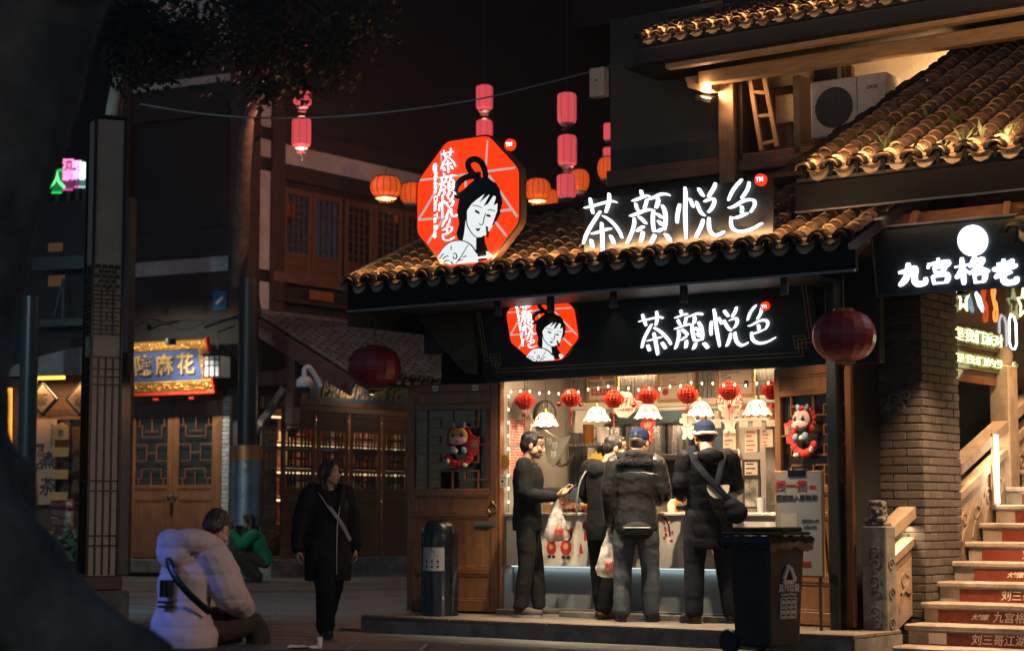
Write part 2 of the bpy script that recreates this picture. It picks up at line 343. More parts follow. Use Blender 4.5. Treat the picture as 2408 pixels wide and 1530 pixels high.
# ------------------------------------------------------------------ ground and sky backdrop
gm = M('paving_stone', (.125, .128, .128), .55, bump=.25, bs=25, var=.25, sc=4, pv=.16, dirt=.35, ds=1.5, spec=.5)
g = bpy.data.objects.new('ground', Box(-160, 160, -20, 300, -.4, -.03).mesh('ground', M('ground_grout', (.05, .05, .048), .9))); tag(link(g), 'grey stone plaza floor in front of the shops', None, None, 'structure')
slab = {}
rnd = random.Random(3); n = 0; far = MB(); k = 0
pw, pl = .8, .42
for j in range(-9, 70):
    for i in range(-24, 12):
        x = i * pw + (pw / 2 if j % 2 else 0); y = -9.5 + j * pl + 4
        c = S.w(x, y, 0); px = c.x / max(c.y, 1) * F + 1204
        if c.y < 12.2 or c.y > 40 or px < -120 or px > 2500: continue
        if y > -.9 and x > -1.3: continue
        h = rnd.gauss(0, .0015)
        if n < 300 and c.y < 24:
            key = n % 6
            if key not in slab: slab[key] = Box(-pw / 2 + .007, pw / 2 - .007, -pl / 2 + .007, pl / 2 - .007, -.06, 0, .006).mesh('paving_stone', gm)
            inst('paving_stone', slab[key], g, S.M @ T3((x, y, h)) @ RX(rnd.gauss(0, .12)) @ RY(rnd.gauss(0, .1))); n += 1
        else:
            far.T = S.M @ T3((x, y, h)); far.box(-pw / 2 + .007, pw / 2 - .007, -pl / 2 + .007, pl / 2 - .007, -.06, 0)
far.build('paving_stone', gm, g, kind='stuff')
# raised stone step in front of the shop
st = MB(); st.box(-1.13, 4.1, -.93, -.02, -.03, .11); step = st.build('platform', m_stone, None); step.matrix_world = S.M; tag(step, 'raised stone step along the tea shop front', None, None, 'structure')
e = -1.13
while e < 4.0:
    L = min(1.05 + random.random() * .1, 4.1 - e)
    Box(e + .003, e + L - .003, -.945, -.55, .112, .15, .008).build('paving_stone', M('step_stone', (.21, .17, .135), .7, bump=.3, bs=35, var=.25, pv=.12, dirt=.35), step)
    Box(e + .003, e + L - .003, -.544, -.03, .112, .149, .008).build('paving_stone', MATS['step_stone'], step); e += L

# ------------------------------------------------------------------ tea shop building
shop = sthing('tea_shop', 'tea shop with tiled roof, open lit counter front and glowing white signs', 'shop')
m_in = M('interior_grey', (.30, .28, .255), .7, var=.08, bump=.05)
m_navy = M('interior_navy', (.03, .055, .075), .5, var=.15)
MB().box(-.3, -.14, .06, 2.2, 0, 2.9).build('side_wall', m_in, shop)
MB().box(3.0, 3.6, .06, 2.2, 0, 2.9).build('side_wall', m_dark, shop)
MB().box(-.3, 3.6, 2.0, 2.2, 0, 3.0).build('back_wall', m_in, shop)
MB().box(-1.12, -.3, .3, .38, 2.43, 3.05).build('dark_backing', m_fascia, shop); MB().box(-1.5, -.3, .3, .38, 0, 2.42).build('dark_backing', m_fascia, shop)  # dark sheets added behind the left door leaf so its panes read dark
MB().box(-.3, 3.6, .0, 2.2, 2.62, 2.9).build('ceiling', m_in, shop)
MB().box(-.14, 3.0, -.02, 2.0, -.02, .155).build('floor', M('shop_floor', (.22, .21, .2), .4, var=.15), shop)
# jambs and lintel
b = MB(); b.box(-.3, -.2, -.03, .1, .15, 2.45, .006).box(-.2, -.135, -.015, .06, .15, 2.42, .006); b.build('door_jamb', m_wood, shop)
b = MB(); b.box(2.965, 3.03, -.015, .06, .15, 2.42, .006).box(3.03, 3.62, -.0, .06, .15, 2.45, .006); b.build('door_jamb', m_oldwood, shop)
MB().box(-.3, 3.95, -.05, .06, 2.42, 2.62, .006).build('lintel', m_dark, shop)
MB().box(-.3, 3.95, -.02, .06, 2.62, 3.3).build('upper_wall', m_dark, shop)
MB().box(-.14, 2.97, -.08, .085, .15, .2, .004).build('threshold', m_stone, shop)
# dark timber pier at the right end of the front
b = MB(); b.box(3.62, 3.72, -.42, -.3, .0, 3.1, .01).box(3.6, 3.66, .0, .6, 0, 3.4); b.build('pier', m_dark, shop)
# eaves
b = MB(); b.box(-1.2, 4.24, -1.09, -1.03, 3.085, 3.262, .004).build('fascia_board', m_fascia, shop)
MB().box(-1.2, 4.24, -1.105, -1.088, 3.078, 3.1).build('gutter', M('gutter_metal', (.2, .2, .2), .4, .7), shop)
MB().box(-1.2, 3.62, -1.03, .0, 3.11, 3.15).build('soffit', m_dark, shop)
MB().box(-1.22, -1.15, -1.06, 1.9, 2.95, 3.27).build('barge_board', m_dark, shop)
b = MB(); b.box(-1.15, -.3, .05, .2, 2.75, 3.1).box(-1.15, -.3, .4, 2.2, 2.45, 3.11); b.build('eave_beam', m_dark, shop)
sl = 23.6
deck = MB(); deck.T = T3((0, -1.1, 3.315)) @ RX(sl); deck.box(-1.22, 4.17, .02, 2.12, -.1, -.012)
roof = deck.build('roof', m_dark, shop)
roof_tiles(roof, -1.17, 4.16, -1.1, 3.32, sl, 2.08, .2305, .135)
v = MB(); v.T = T3((0, -1.1, 3.32)) @ RX(sl); v.box(-1.30, -1.2, .0, 2.1, -.06, .1, .03).build('verge', m_mortar, roof)
v = MB(); v.T = T3((0, -1.1, 3.32)) @ RX(sl); v.box(-1.3, 4.2, 2.03, 2.17, -.05, .14, .05).build('ridge', m_cap, roof)
rope(roof, [(-1.16, -1.115, 3.49), (4.14, -1.115, 3.49)], 46, (0, .45, .9))
# back slope so that the roof is closed behind
d2 = MB(); d2.T = T3((0, .84, 4.135)) @ RX(-20); d2.box(-1.25, 4.17, 0, 1.4, -.1, 0).build('back_slope', m_cap, shop)
MB().box(-1.1, 4.1, .7, .82, 3.1, 4.0).build('gable_wall', m_dark, shop)

# carved bracket under the eave at the left end
def scroll(mb, x, z, s, y0, y1, turns=1.4, w=.03, flip=1):
    pts = []
    for i in range(22):
        t = i / 21; a = t * turns * 2 * math.pi; r = s * (1 - .8 * t); pts.append((x + flip * r * math.cos(a), z + r * math.sin(a)))
    mb.stroke(pts, w, y0, y1, 2, .8)
b = MB(); b.prism([(-1.05, 3.1), (-.55, 2.62), (-.42, 2.5), (-.33, 2.5), (-.33, 3.1)], -.2, -.12)
for (x, z, s, f) in ((-.55, 2.78, .09, 1), (-.42, 2.6, .06, -1), (-.75, 2.98, .08, 1), (-.5, 2.98, .06, -1)): scroll(b, x, z, s, -.22, -.12, 1.3, .025, f)
b.build('carved_bracket', M('carved_wood', (.07, .06, .045), .6, bump=.3, var=.3), shop)

# ------------------------------------------------------------------ the two lattice door leaves, swung out
def door_leaf(name, fx, fz, bars, w, h, parent, Mx, fw=.075, mid=None, wood=None, woodh=None, pane=True, low=2, hb=.008, bmat=None):
    wood = wood or m_wood; woodh = woodh or m_woodh
    d = inst(name, Box(0, fw, -.022, .022, 0, h, .006).mesh('stile', wood), parent, Mx)
    inst('stile', Box(w - fw, w, -.022, .022, 0, h, .006).mesh('stile', wood), d)
    g0, g1 = fz
    for z0, z1 in ((0, .11), (h - .08, h), (g0 - .07, g0), (g1, g1 + .06)): Box(fw + .001, w - fw - .001, -.02, .02, z0, z1, .006).build('rail', woodh, d)
    zz = [(g1 + .06, h - .08)]; zl = [.11, .36, .43, g0 - .07 - .21, g0 - .07 - .16, g0 - .07] if low == 3 else [.11, g0 - .28, g0 - .22, g0 - .07]
    for i in range(0, len(zl), 2):
        zz.append((zl[i], zl[i + 1]))
        if i: Box(fw + .001, w - fw - .001, -.02, .02, zl[i - 1], zl[i], .006).build('rail', woodh, d)
    for z0, z1 in zz:
        b = MB(); b.box(fw, w - fw, -.006, .006, z0, z1)
        for a0, a1, c0, c1 in ((fw, fw + .02, z0, z1), (w - fw - .02, w - fw, z0, z1), (fw + .02, w - fw - .02, z0, z0 + .02), (fw + .02, w - fw - .02, z1 - .02, z1)): b.box(a0, a1, -.014, -.006, c0, c1, .004)
        b.build('door_panel', wood, d)
    W = w - 2 * fw; Hh = g1 - g0
    for (u0, v0, u1, v1) in bars:
        x0, x1 = fw + u0 * W, fw + u1 * W; z0, z1 = g0 + (1 - v1) * Hh, g0 + (1 - v0) * Hh
        if abs(x1 - x0) > abs(z1 - z0): Box(min(x0, x1), max(x0, x1), -.0095, .0095, (z0 + z1) / 2 - hb, (z0 + z1) / 2 + hb).build('lattice_bar', bmat or woodh, d)
        else: Box((x0 + x1) / 2 - hb, (x0 + x1) / 2 + hb, -.011, .011, min(z0, z1), max(z0, z1)).build('lattice_bar', bmat or wood, d)
    if pane: Box(fw, w - fw, .012, .016, g0, g1).build('pane', m_glass, d)
    return d
BARS = [(0, .11, .33, .11), (.66, .11, .84, .11), (.16, .22, .84, .22), (.16, .335, .33, .335), (0, .44, .33, .44), (.84, .44, 1, .44), (0, .55, .33, .55), (.16, .665, .84, .665), (.16, .775, .84, .775), (0, .885, .33, .885), (.66, .885, 1, .885),
        (.16, 0, .16, 1), (.33, .11, .33, .22), (.33, .335, .33, .44), (.33, .55, .33, .665), (.33, .775, .33, 1), (.5, 0, .5, .22), (.5, .775, .5, 1), (.66, .11, .66, .22), (.84, 0, .84, .22), (.84, .335, .84, .665), (.66, .775, .66, .885), (.84, .775, .84, 1)]
DH = 2.24
dl = door_leaf('door_leaf', None, (1.2, 1.98), BARS, .95, DH, shop, T3((-.17, 0, .17)) @ RZ(180 + 18) @ T3((.95, 0, 0)) @ RZ(180), low=3)
dr = door_leaf('door_leaf', None, (1.2, 1.98), [(1 - a, b_, 1 - c, d_) for a, b_, c, d_ in BARS], .95, DH, shop, T3((2.93, -.03, .17)) @ RZ(-19), low=3)
for d, x, zz in ((dl, .90, 1.06), (dr, .05, 1.06)):
    b = MB(); b.tube([(x + .045 * math.cos(t * .4), -.035 - .006 * (i_ % 2), zz - .05 + .045 * math.sin(t * .4)) for i_, t in enumerate(range(17))], .006, 6).ell((x, -.028, zz), .02); b.build('ring_handle', M('brass', (.45, .3, .12), .35, 1), d, 60)
b = MB(); b.box(.72, .93, -.03, -.021, .83, .875, .003).tube([(.78, -.036, .852), (.9, -.036, .852)], .009, 8); b.build('latch', m_metal, dl)
for x in (.3, .72):
    b = MB(); b.box(x - .03, x + .03, -.03, -.02, DH - .07, DH - .02).tube([(x - .02, -.034, DH - .045), (x + .02, -.034, DH - .045)], .008, 8); b.build('hinge', m_metal, dl)

# ------------------------------------------------------------------ signs
def nat(cx, cy): return ((2160 + cx / 4.78) * .62708, (660 + cy / 4.78) * .62708)
CH1 = [([(125, 570), (300, 525), (480, 475), (620, 445), (710, 470)], 44), ([(232, 385), (245, 480), (265, 580), (285, 675)], 50), ([(570, 300), (575, 400), (555, 520), (510, 655)], 55),
       ([(420, 620), (330, 760), (230, 920), (160, 1060), (108, 1215)], 50), ([(460, 705), (580, 780), (690, 890), (770, 1010), (808, 1110)], 46), ([(255, 1035), (400, 995), (520, 955), (615, 930)], 42),
       ([(440, 825), (450, 1000), (458, 1200), (460, 1375)], 58), ([(250, 1130), (268, 1200), (285, 1285)], 50), ([(598, 1055), (635, 1135), (670, 1215)], 54)]
CH2 = [([(1140, 245), (1155, 300), (1160, 350)], 52), ([(985, 445), (1100, 405), (1220, 355), (1300, 350)], 46), ([(1050, 480), (1062, 550), (1095, 620)], 46), ([(1250, 410), (1235, 490), (1200, 580)], 46),
       ([(945, 715), (1080, 670), (1220, 610), (1345, 590)], 50), ([(1025, 740), (1025, 850), (985, 1000), (930, 1130), (890, 1210)], 50), ([(1105, 720), (1165, 770), (1240, 855)], 52), ([(1070, 990), (1140, 930), (1200, 895)], 48),
       ([(1185, 985), (1170, 1080), (1140, 1180)], 58), ([(1285, 415), (1400, 370), (1500, 325), (1600, 320), (1660, 345)], 46), ([(1450, 385), (1455, 460), (1415, 575)], 52), ([(1375, 595), (1362, 720), (1365, 860), (1380, 1000)], 46),
       ([(1530, 515), (1580, 640), (1590, 800), (1565, 970)], 54), ([(1420, 670), (1470, 695), (1530, 755)], 46), ([(1460, 795), (1490, 830), (1520, 885)], 44), ([(1400, 960), (1460, 985), (1530, 935)], 42),
       ([(1400, 1040), (1375, 1110), (1325, 1200)], 52), ([(1585, 1030), (1640, 1090), (1680, 1165)], 54)]
CH3 = [([(215, 585), (190, 700), (170, 820), (165, 940)], 62), ([(308, 285), (320, 450), (312, 700), (318, 950), (328, 1215)], 64), ([(390, 490), (425, 560), (460, 655)], 50), ([(550, 305), (585, 370), (645, 460)], 56),
       ([(860, 210), (830, 300), (775, 390), (725, 465)], 58), ([(515, 545), (550, 650), (600, 750), (665, 805)], 52), ([(655, 555), (740, 510), (820, 500), (835, 570), (790, 670), (725, 745)], 50), ([(640, 860), (610, 970), (555, 1090), (500, 1195)], 54),
       ([(745, 830), (740, 950), (760, 1070), (840, 1150), (930, 1140), (1020, 1080)], 56)]
CH4 = [([(1335, 145), (1250, 240), (1160, 360), (1080, 535)], 50), ([(1460, 190), (1440, 300), (1380, 410), (1315, 495)], 50), ([(1085, 665), (1180, 640), (1330, 550), (1450, 515), (1545, 530), (1555, 620), (1480, 745)], 50),
       ([(1315, 625), (1335, 680), (1320, 765)], 50), ([(1180, 850), (1300, 815), (1440, 750)], 46), ([(1140, 815), (1135, 930), (1160, 1020), (1250, 1080), (1380, 1080), (1530, 1030), (1700, 930)], 54)]
off = lambda c: [([(x + 1625, y - 96) for x, y in p], w) for p, w in c]
GLYPH = []
for c in (CH1, CH2, off(CH3), off(CH4)):
    GLYPH.append([([(lambda v: (v.x, v.z))(S.pix(*nat(x, y), -1.0)) for x, y in p], w / 4.78 * .627 / 262 * .84) for p, w in c])
TMP = S.pix(*nat(1668 + 1625, 160 - 96), -1.0)
def glyph_obj(strokes, fx, parent, mat, y0, thick, wk=1., name='character'):
    b = MB()
    for i, (p, w) in enumerate(strokes): b.stroke([fx(*q) for q in p], w * wk, y0 - .0009 * (i + 1), y0 + thick, 5)
    return b.build(name, mat, parent)
m_sw = E('white_sign_light', (.93, .97, 1), 1.9)
m_red = E('red_sign_light', (1, .042, .003), 1.15)
m_ink = M('sign_black', (.008, .008, .012), .4)
m_pale = E('pale_sign_light', (.9, .95, .95), .95)
m_line = E('grey_sign_light', (.62, .56, .52), .8)
def tm_disc(parent, x, z, r, y):
    b = MB(); b.prism([(x + r * math.cos(a * .2618), z + r * math.sin(a * .2618)) for a in range(24)], y, y + .04); b.build('trademark_disc', m_red, parent)
    text('TM', r * 1.0, x, y - .004, z, m_sw, parent, .002, .012 * r, name='trademark')
# upper white characters on their dark board, standing on the eave
s1 = sthing('rooftop_sign', 'large glowing white characters on dark board standing on tiled eave', 'sign')
MB().box(1.50, 3.42, -.955, -.93, 3.42, 3.955, .004).build('backing_board', M('sign_board_dark', (.011, .013, .014), .5, var=.15, bump=.05), s1)
b = MB()
for x in (1.6, 2.2, 2.8, 3.3): b.bar((x, -.92, 3.9), (x, -.3, 3.74), .025).bar((x, -.92, 3.5), (x, -.55, 3.66), .025)
b.build('bracket', m_black, s1)
for gl in GLYPH: glyph_obj(gl, lambda x, z: (x, z), s1, m_sw, -.995, .03)
tm_disc(s1, TMP.x, TMP.z, .052, -1.0)
# octagon logo
def logo(parent, cx, cz, k, y, depth, tmx=None):
    """octagonal light box: face, gold lines, lady with fan, vertical lettering; k = scale"""
    r = .6 * k; t = math.tan(math.pi / 8); oc = []
    raw = [(r * (1 if i in (0, 7) else -1 if i in (3, 4) else (t if i in (1, 6) else -t)), 0) for i in range(8)]
    P8 = [(r, r * t), (r * t, r), (-r * t, r), (-r, r * t), (-r, -r * t), (-r * t, -r), (r * t, -r), (r, -r * t)]
    for i in range(8):
        p = Vector(P8[i]); a = Vector(P8[i - 1]); c = Vector(P8[(i + 1) % 8]); q = .12
        A = p + (a - p) * q; C = p + (c - p) * q
        for s_ in (0, .33, .67, 1): oc.append(tuple(A * (1 - s_) ** 2 + p * 2 * s_ * (1 - s_) + C * s_ * s_))
    oc = [(cx + x, cz + z) for x, z in oc]
    MB().prism([(cx + (x - cx) * 1.03, cz + (z - cz) * 1.03) for x, z in oc], y + .006, y + depth).build('light_box', M('sign_box_brown', (.1, .06, .04), .5), parent)
    MB().prism(oc, y, y + .012).build('red_face', m_red, parent)
    c0 = S.pix((1540 + 645 / 2.943) * .62708, (500 + 770 / 2.943) * .62708, -1.0); C = Vector((.217, 0, 4.05))
    def fx(u, v):
        p = S.pix((1540 + u / 2.943) * .62708, (500 + v / 2.943) * .62708, -1.0); X = (p.x - C.x); Z = (p.z - C.z)
        q = Vector((X, Z)); # keep inside the octagon
        m = max(abs(q.x), abs(q.y), (abs(q.x) + abs(q.y)) / 1.4142)
        if m > .585: q *= .585 / m
        return (cx + q.x * k, cz + q.y * k)
    n_ = [0]
    def layer(): n_[0] += 1; return y - .0011 * n_[0]
    def poly(name, pts, mat):
        yy = layer(); return MB().prism([fx(*p) for p in pts], yy, y + .006).build(name, mat, parent)
    def lines(name, ls, w, mat, tip=.9):
        b = MB()
        for l in ls: b.stroke([fx(*p) for p in l], w * k, layer(), y + .006, 4, tip)
        return b.build(name, mat, parent)
    W_ = .012
    lines('grey_line', [[(345, 205), (358, 330), (375, 470)], [(862, 85), (852, 250), (845, 380)], [(120, 520), (400, 488), (650, 455)], [(800, 432), (1000, 405), (1165, 385)], [(98, 960), (300, 940), (530, 916)], [(105, 950), (200, 800), (290, 640)], [(290, 640), (330, 565), (375, 480)],
                        [(192, 1230), (290, 1080), (380, 945)], [(622, 520), (624, 560), (626, 600)], [(880, 470), (1040, 700), (1200, 925)], [(1000, 862), (1060, 852), (1140, 845)], [(955, 985), (1020, 1065), (1090, 1148)]], .019, m_line)
    lines('hair_loop', [[(770, 520), (700, 445), (658, 380), (662, 315), (735, 290), (800, 330), (835, 405), (850, 500)], [(790, 462), (650, 485), (560, 540), (512, 620), (528, 690), (585, 680), (690, 600)]], .058, m_ink, 1)
    poly('hair', [(600, 640), (680, 560), (760, 495), (860, 490), (960, 555), (1010, 640), (1028, 760), (1005, 890), (950, 990), (890, 1050), (840, 1110), (700, 1170), (600, 1185), (550, 1175), (530, 1110), (562, 1000), (538, 860), (560, 740)], m_ink)
    poly('collar', [(740, 1160), (830, 1120), (835, 1200), (870, 1300), (900, 1425), (770, 1440), (740, 1300)], m_ink)
    poly('neck', [(635, 960), (700, 1080), (750, 1150), (748, 1290), (690, 1235), (600, 1195), (618, 1110)], m_pale)
    poly('face', [(650, 860), (700, 785), (760, 735), (835, 680), (900, 685), (960, 700), (985, 770), (980, 860), (930, 1005), (870, 1100), (810, 1148), (750, 1155), (690, 1110), (650, 1010)], m_pale)
    poly('fringe', [(850, 670), (790, 768), (890, 685)], m_ink); poly('fringe', [(905, 680), (835, 810), (880, 785), (945, 690)], m_ink); poly('fringe', [(980, 690), (945, 800), (1000, 770)], m_ink)
    lines('face_line', [[(705, 800), (760, 805), (818, 828)], [(880, 858), (920, 850), (965, 866)], [(858, 885), (838, 955), (828, 1005), (805, 1018), (782, 995)], [(640, 930), (660, 1030), (720, 1125), (770, 1157)]], .007, m_ink, .4)
    lines('eye', [[(742, 858), (765, 872), (790, 892)], [(868, 916), (888, 912), (912, 926)]], .02, m_ink, .3)
    poly('mouth', [(752, 1052), (772, 1058), (800, 1054), (785, 1080), (772, 1085), (760, 1075)], m_ink)
    poly('hair_wisp', [(865, 1030), (885, 1040), (874, 1155)], m_ink)
    poly('sleeve', [(868, 1305), (930, 1375), (905, 1410), (885, 1415)], m_pale)
    poly('fan', [(320, 1390), (360, 1330), (400, 1268), (470, 1210), (560, 1190), (640, 1202), (710, 1250), (760, 1330), (777, 1445), (740, 1470), (600, 1490), (430, 1482)], m_pale)
    lines('fan_line', [[(350, 1345), (400, 1268), (470, 1210), (560, 1189), (640, 1200), (710, 1248), (762, 1330)], [(678, 1230), (600, 1360), (530, 1475)], [(492, 1245), (484, 1275), (490, 1300)], [(350, 1400), (390, 1350), (405, 1330)], [(390, 1400), (430, 1365), (460, 1360)], [(400, 1430), (440, 1410), (470, 1415)], [(400, 1460), (430, 1450), (450, 1455)],
                        [(510, 1340), (530, 1330), (550, 1350), (545, 1385), (520, 1390), (512, 1360)], [(560, 1420), (590, 1400), (615, 1405)], [(620, 1375), (640, 1365), (660, 1360)], [(490, 1420), (500, 1445), (495, 1470)]], .008, m_ink, .4)
    for gl, (x0, x1, y0, y1) in zip(GLYPH, ((345, 520, 148, 432), (328, 528, 458, 682), (338, 540, 692, 918), (372, 512, 942, 1178))):
        xs = [q[0] for p, w in gl for q in p]; zs = [q[1] for p, w in gl for q in p]; a = fx(x0, y0); c = fx(x1, y1)
        f = lambda x, z: (a[0] + (x - min(xs)) / (max(xs) - min(xs)) * (c[0] - a[0]), c[1] + (z - min(zs)) / (max(zs) - min(zs)) * (fx(x0, y0)[1] - c[1]))
        glyph_obj(gl, f, parent, m_sw, y - .024, .018, .30 * k)
    p = fx(305, 800); text('Modern China Tea Shop', .064 * k, p[0], y - .024, p[1], m_sw, parent, .0015, .0016, rz=-90)
    p = fx(305, 385); MB().stroke([(p[0] + .005, p[1] + .04 * k), (p[0] - .012 * k, p[1]), (p[0], p[1] - .045 * k)], .045 * k, y - .024, y - .02, 5, .1).build('leaf_mark', m_sw, parent)
s2 = sthing('octagon_sign', 'big red octagon sign with lady standing on tiled eave', 'sign')
logo(s2, .217, 4.05, 1.0, -1.02, .10)
p = S.pix(1197, 340, -1.0); tm_disc(s2, p.x, p.z, .055, -1.0); MB().bar((p.x, -.98, p.z), (p.x - .15, -.98, p.z - .12), .018).build('bracket', m_black, s2)
MB().bar((.05, -.9, 3.6), (.05, -.4, 3.75), .03).bar((.4, -.9, 3.6), (.4, -.4, 3.75), .03).build('bracket', m_black, s2)
# lower fascia sign, leaning out
TILT = 15.5
class FrameM(Frame):
    def __init__(s, Mx): s.M = Mx; s.I = Mx.inverted(); s.deg = 0
fs = FrameM(S.M @ T3((0, -.06, 2.46)) @ RX(TILT))
s3 = thing('fascia_sign', 'long dark sign board with gold border above the shop counter', 'sign'); s3.matrix_world = fs.M
MB().box(-.30, 3.40, 0, .05, -.01, .80, .006).build('sign_board', M('sign_navy', (.016, .026, .032), .42, var=.2, bump=.04, spec=.5), s3)
m_gold = M('gold_line', (.42, .31, .15), .5, .3)
b = MB()
def gl(x0, x1, z0, z1): b.box(x0, x1, -.004, .002, z0, z1)
for o_ in (.045, .08):
    gl(-.30 + o_ + .12, 3.40 - o_ - .12, o_, o_ + .007)
    for sx in (0, 1):
        X = (lambda q: -.30 + q) if not sx else (lambda q: 3.40 - q)
        gl(*sorted((X(o_), X(o_ + .007))), o_ + .12, .8); gl(*sorted((X(o_), X(o_ + .12))), o_ + .12, o_ + .127); gl(*sorted((X(o_ + .12), X(o_ + .127))), o_, o_ + .127)
for sx in (0, 1):
    X = (lambda q: -.30 + q) if not sx else (lambda q: 3.40 - q)
    for a0, a1, c0, c1 in ((.12, .24, .12, .127), (.12, .24, .23, .237), (.12, .127, .12, .237), (.233, .24, .12, .237), (.155, .205, .155, .162), (.155, .205, .197, .204), (.155, .162, .155, .204), (.198, .205, .155, .204)): gl(*sorted((X(a0), X(a1))), c0, c1)
b.build('gold_border', m_gold, s3)
a0 = fs.pix(1497, 748, -.03); a1 = fs.pix(1815, 748, -.03)
gx = [q[0] for gl_ in GLYPH for p, w in gl_ for q in p]; gz = [q[1] for gl_ in GLYPH for p, w in gl_ for q in p]
kk = (a1.x - a0.x) / (max(gx) - min(gx)); zc = (fs.pix(1650, 725, -.03).z + fs.pix(1650, 828, -.03).z) / 2; zm = (max(gz) + min(gz)) / 2
for gl_ in GLYPH: glyph_obj(gl_, lambda x, z: (a0.x + (x - min(gx)) * kk, zc + (z - zm) * kk), s3, m_sw, -.03, .032, kk * 1.08)
p = fs.pix(1798, 720, -.03); tm_disc(s3, p.x, p.z, .038, -.04)
p0 = fs.pix(1197, 770, -.05); p1 = fs.pix(1358, 770, -.05); pb = fs.pix(1280, 848, -.05); k2 = (p1.x - p0.x) / 1.2
s4 = thing('octagon_sign', 'smaller red octagon lady sign on the dark fascia board, top cut by eave', 'sign'); s4.matrix_world = fs.M @ T3((0, 0, pb.z)) @ Matrix.Diagonal((1, 1, .87, 1)) @ T3((0, 0, -pb.z))
logo(s4, (p0.x + p1.x) / 2, pb.z + .6 * k2, k2, -.06, .055)

# downlights under the gutter: each really shines
DL = [(1170, 716), (1295, 712), (1443, 702), (1608, 690), (1845, 668)]
dn = ['far left below the octagon sign', 'in front of the smaller octagon sign', 'second from the right of the octagon', 'above the first white character', 'at the right end by the red lantern']
for i, (px, py) in enumerate(DL):
    p = S.pix(px, py, -.93); d = sthing('downlight', 'small cylinder downlight hanging under the eave ' + dn[i], 'spotlight', p.x, -.93, 3.11, group='cylinder downlights under the eave')
    b = MB(); b.lathe([(.0, -.0), (.033, -.0), (.036, -.01), (.036, -.155), (.030, -.157), (.03, -.12), (0, -.12)], 14); b.build('housing', m_black, d, 40)
    MB().lathe([(0, -.1215), (.027, -.1215)], 12).build('lens', E('downlight_lens', (1, .75, .45), 3), d)
    l = lamp('downlight_lamp', 'SPOT', (0, 0, -.17), (60, 320, 350, 350, 60)[i], (1, .76, .5), d, spot_size=R(84), spot_blend=.7, shadow_soft_size=.03); aim(l, (0, .35, -1))
# two round red cloth lanterns, unlit
m_lan = M('red_lantern_cloth', (.3, .012, .02), .35, var=.15, sheen=0, coat=.2) if False else M('red_lantern_cloth', (.22, .014, .018), .45, var=.15, coat=.25)
def cloth_lantern(label, x, y, z, r, top):
    t = sthing('red_lantern', label, 'lantern', x, y, z, group='big unlit red lanterns hung under the eave')
    n = 16; b = MB(); vs = []
    for i in range(n):
        a0, a1 = 360 * i / n + .0, 360 * (i + 1) / n
        prof = [(r * (math.cos(u) ** .75 if u < 1.4 else .25), r * .82 * math.sin(u)) for u in [-1.32 + 2.64 * q / 12 for q in range(13)]]
        g_ = MB(); g_.lathe(prof, 1, (0, 0, 0), a0=a0, a1=a1); b.add(g_.v, g_.f)
    b.build('cloth', m_lan, t)
    b = MB(); b.lathe([(r * .32, r * .78), (r * .33, r * .86), (.0, r * .86)], 16).lathe([(r * .32, -r * .78), (r * .33, -r * .86), (0, -r * .86)], 16); b.build('collar', M('gold_collar', (.3, .2, .07), .4, .6), t, 40)
    MB().tube([(0, 0, r * .86), (0, 0, top)], .006, 5).build('cord', m_black, t)
    b = MB()
    for q in range(10): b.tube([(.03 * math.cos(q * .63), .03 * math.sin(q * .63), -r * .86), (.035 * math.cos(q * .63), .035 * math.sin(q * .63), -r * .86 - .02)], .005, 4)
    b.build('tassel', m_lan, t)
p = S.pix(881, 862, -.75); cloth_lantern('unlit round red lantern hanging at the left end of the shop eave', p.x, -.75, p.z, .265, 3.11 - p.z)
p = S.pix(1985, 790, -.75); cloth_lantern('unlit round red lantern hanging beside the dark hotpot sign board', p.x, -.75, p.z, .265, 3.11 - p.z)
# ------------------------------------------------------------------ inside the shop
m_paper = M('cream_paper', (.72, .62, .5), .8, var=.06)
m_pink = M('pink_paper', (.7, .42, .36), .8, var=.1)
m_redp = M('red_paper', (.85, .13, .065), .6, var=.12, trl=.5)
m_redk = M('red_print', (.5, .03, .03), .7)
m_blk = M('black_print', (.03, .025, .025), .7)
m_frame = M('light_wood_frame', (.5, .27, .11), .5, st=(6, 6, 1), var=.2)
m_yel = M('yellow_card', (.42, .27, .03), .7, var=.08)
m_ply = M('white_acrylic', (.75, .74, .71), .45, var=.04, dirt=.08)
m_steel = M('brushed_steel', (.5, .5, .5), .28, 1, st=(12, 12, .6), var=.2)
m_cone = M('counter_white', (.70, .66, .6), .5, var=.05, dirt=.1, ds=3)
# ceiling lights that the shop needs: two recessed panels
for i, (x, y) in enumerate(((.7, 1.3), (2.2, 1.3), (1.4, .13))):
    t = sthing('ceiling_light', 'recessed ceiling light panel %s inside the tea shop' % ('at the back left', 'at the back right', 'near the counter')[i], 'ceiling light', x, y, 2.615)
    k_ = 1 if i < 2 else 4; MB().box(-.32 * k_, .32 * k_, -.16 / k_, .16 / k_, -.012, .003, .004).build('light_frame', m_ply, t); MB().box(-.29 * k_, .29 * k_, -.13 / k_, .13 / k_, -.016, -.012).build('diffuser', E('ceiling_diffuser', (1, .82, .62), 3), t)
    l = lamp('ceiling_lamp', 'AREA', (0, 0, -.03), (75, 75, 55)[i], (1, .66, .38), t, shape='RECTANGLE', size=.56 if i < 2 else 2.6, size_y=.24 if i < 2 else .1)
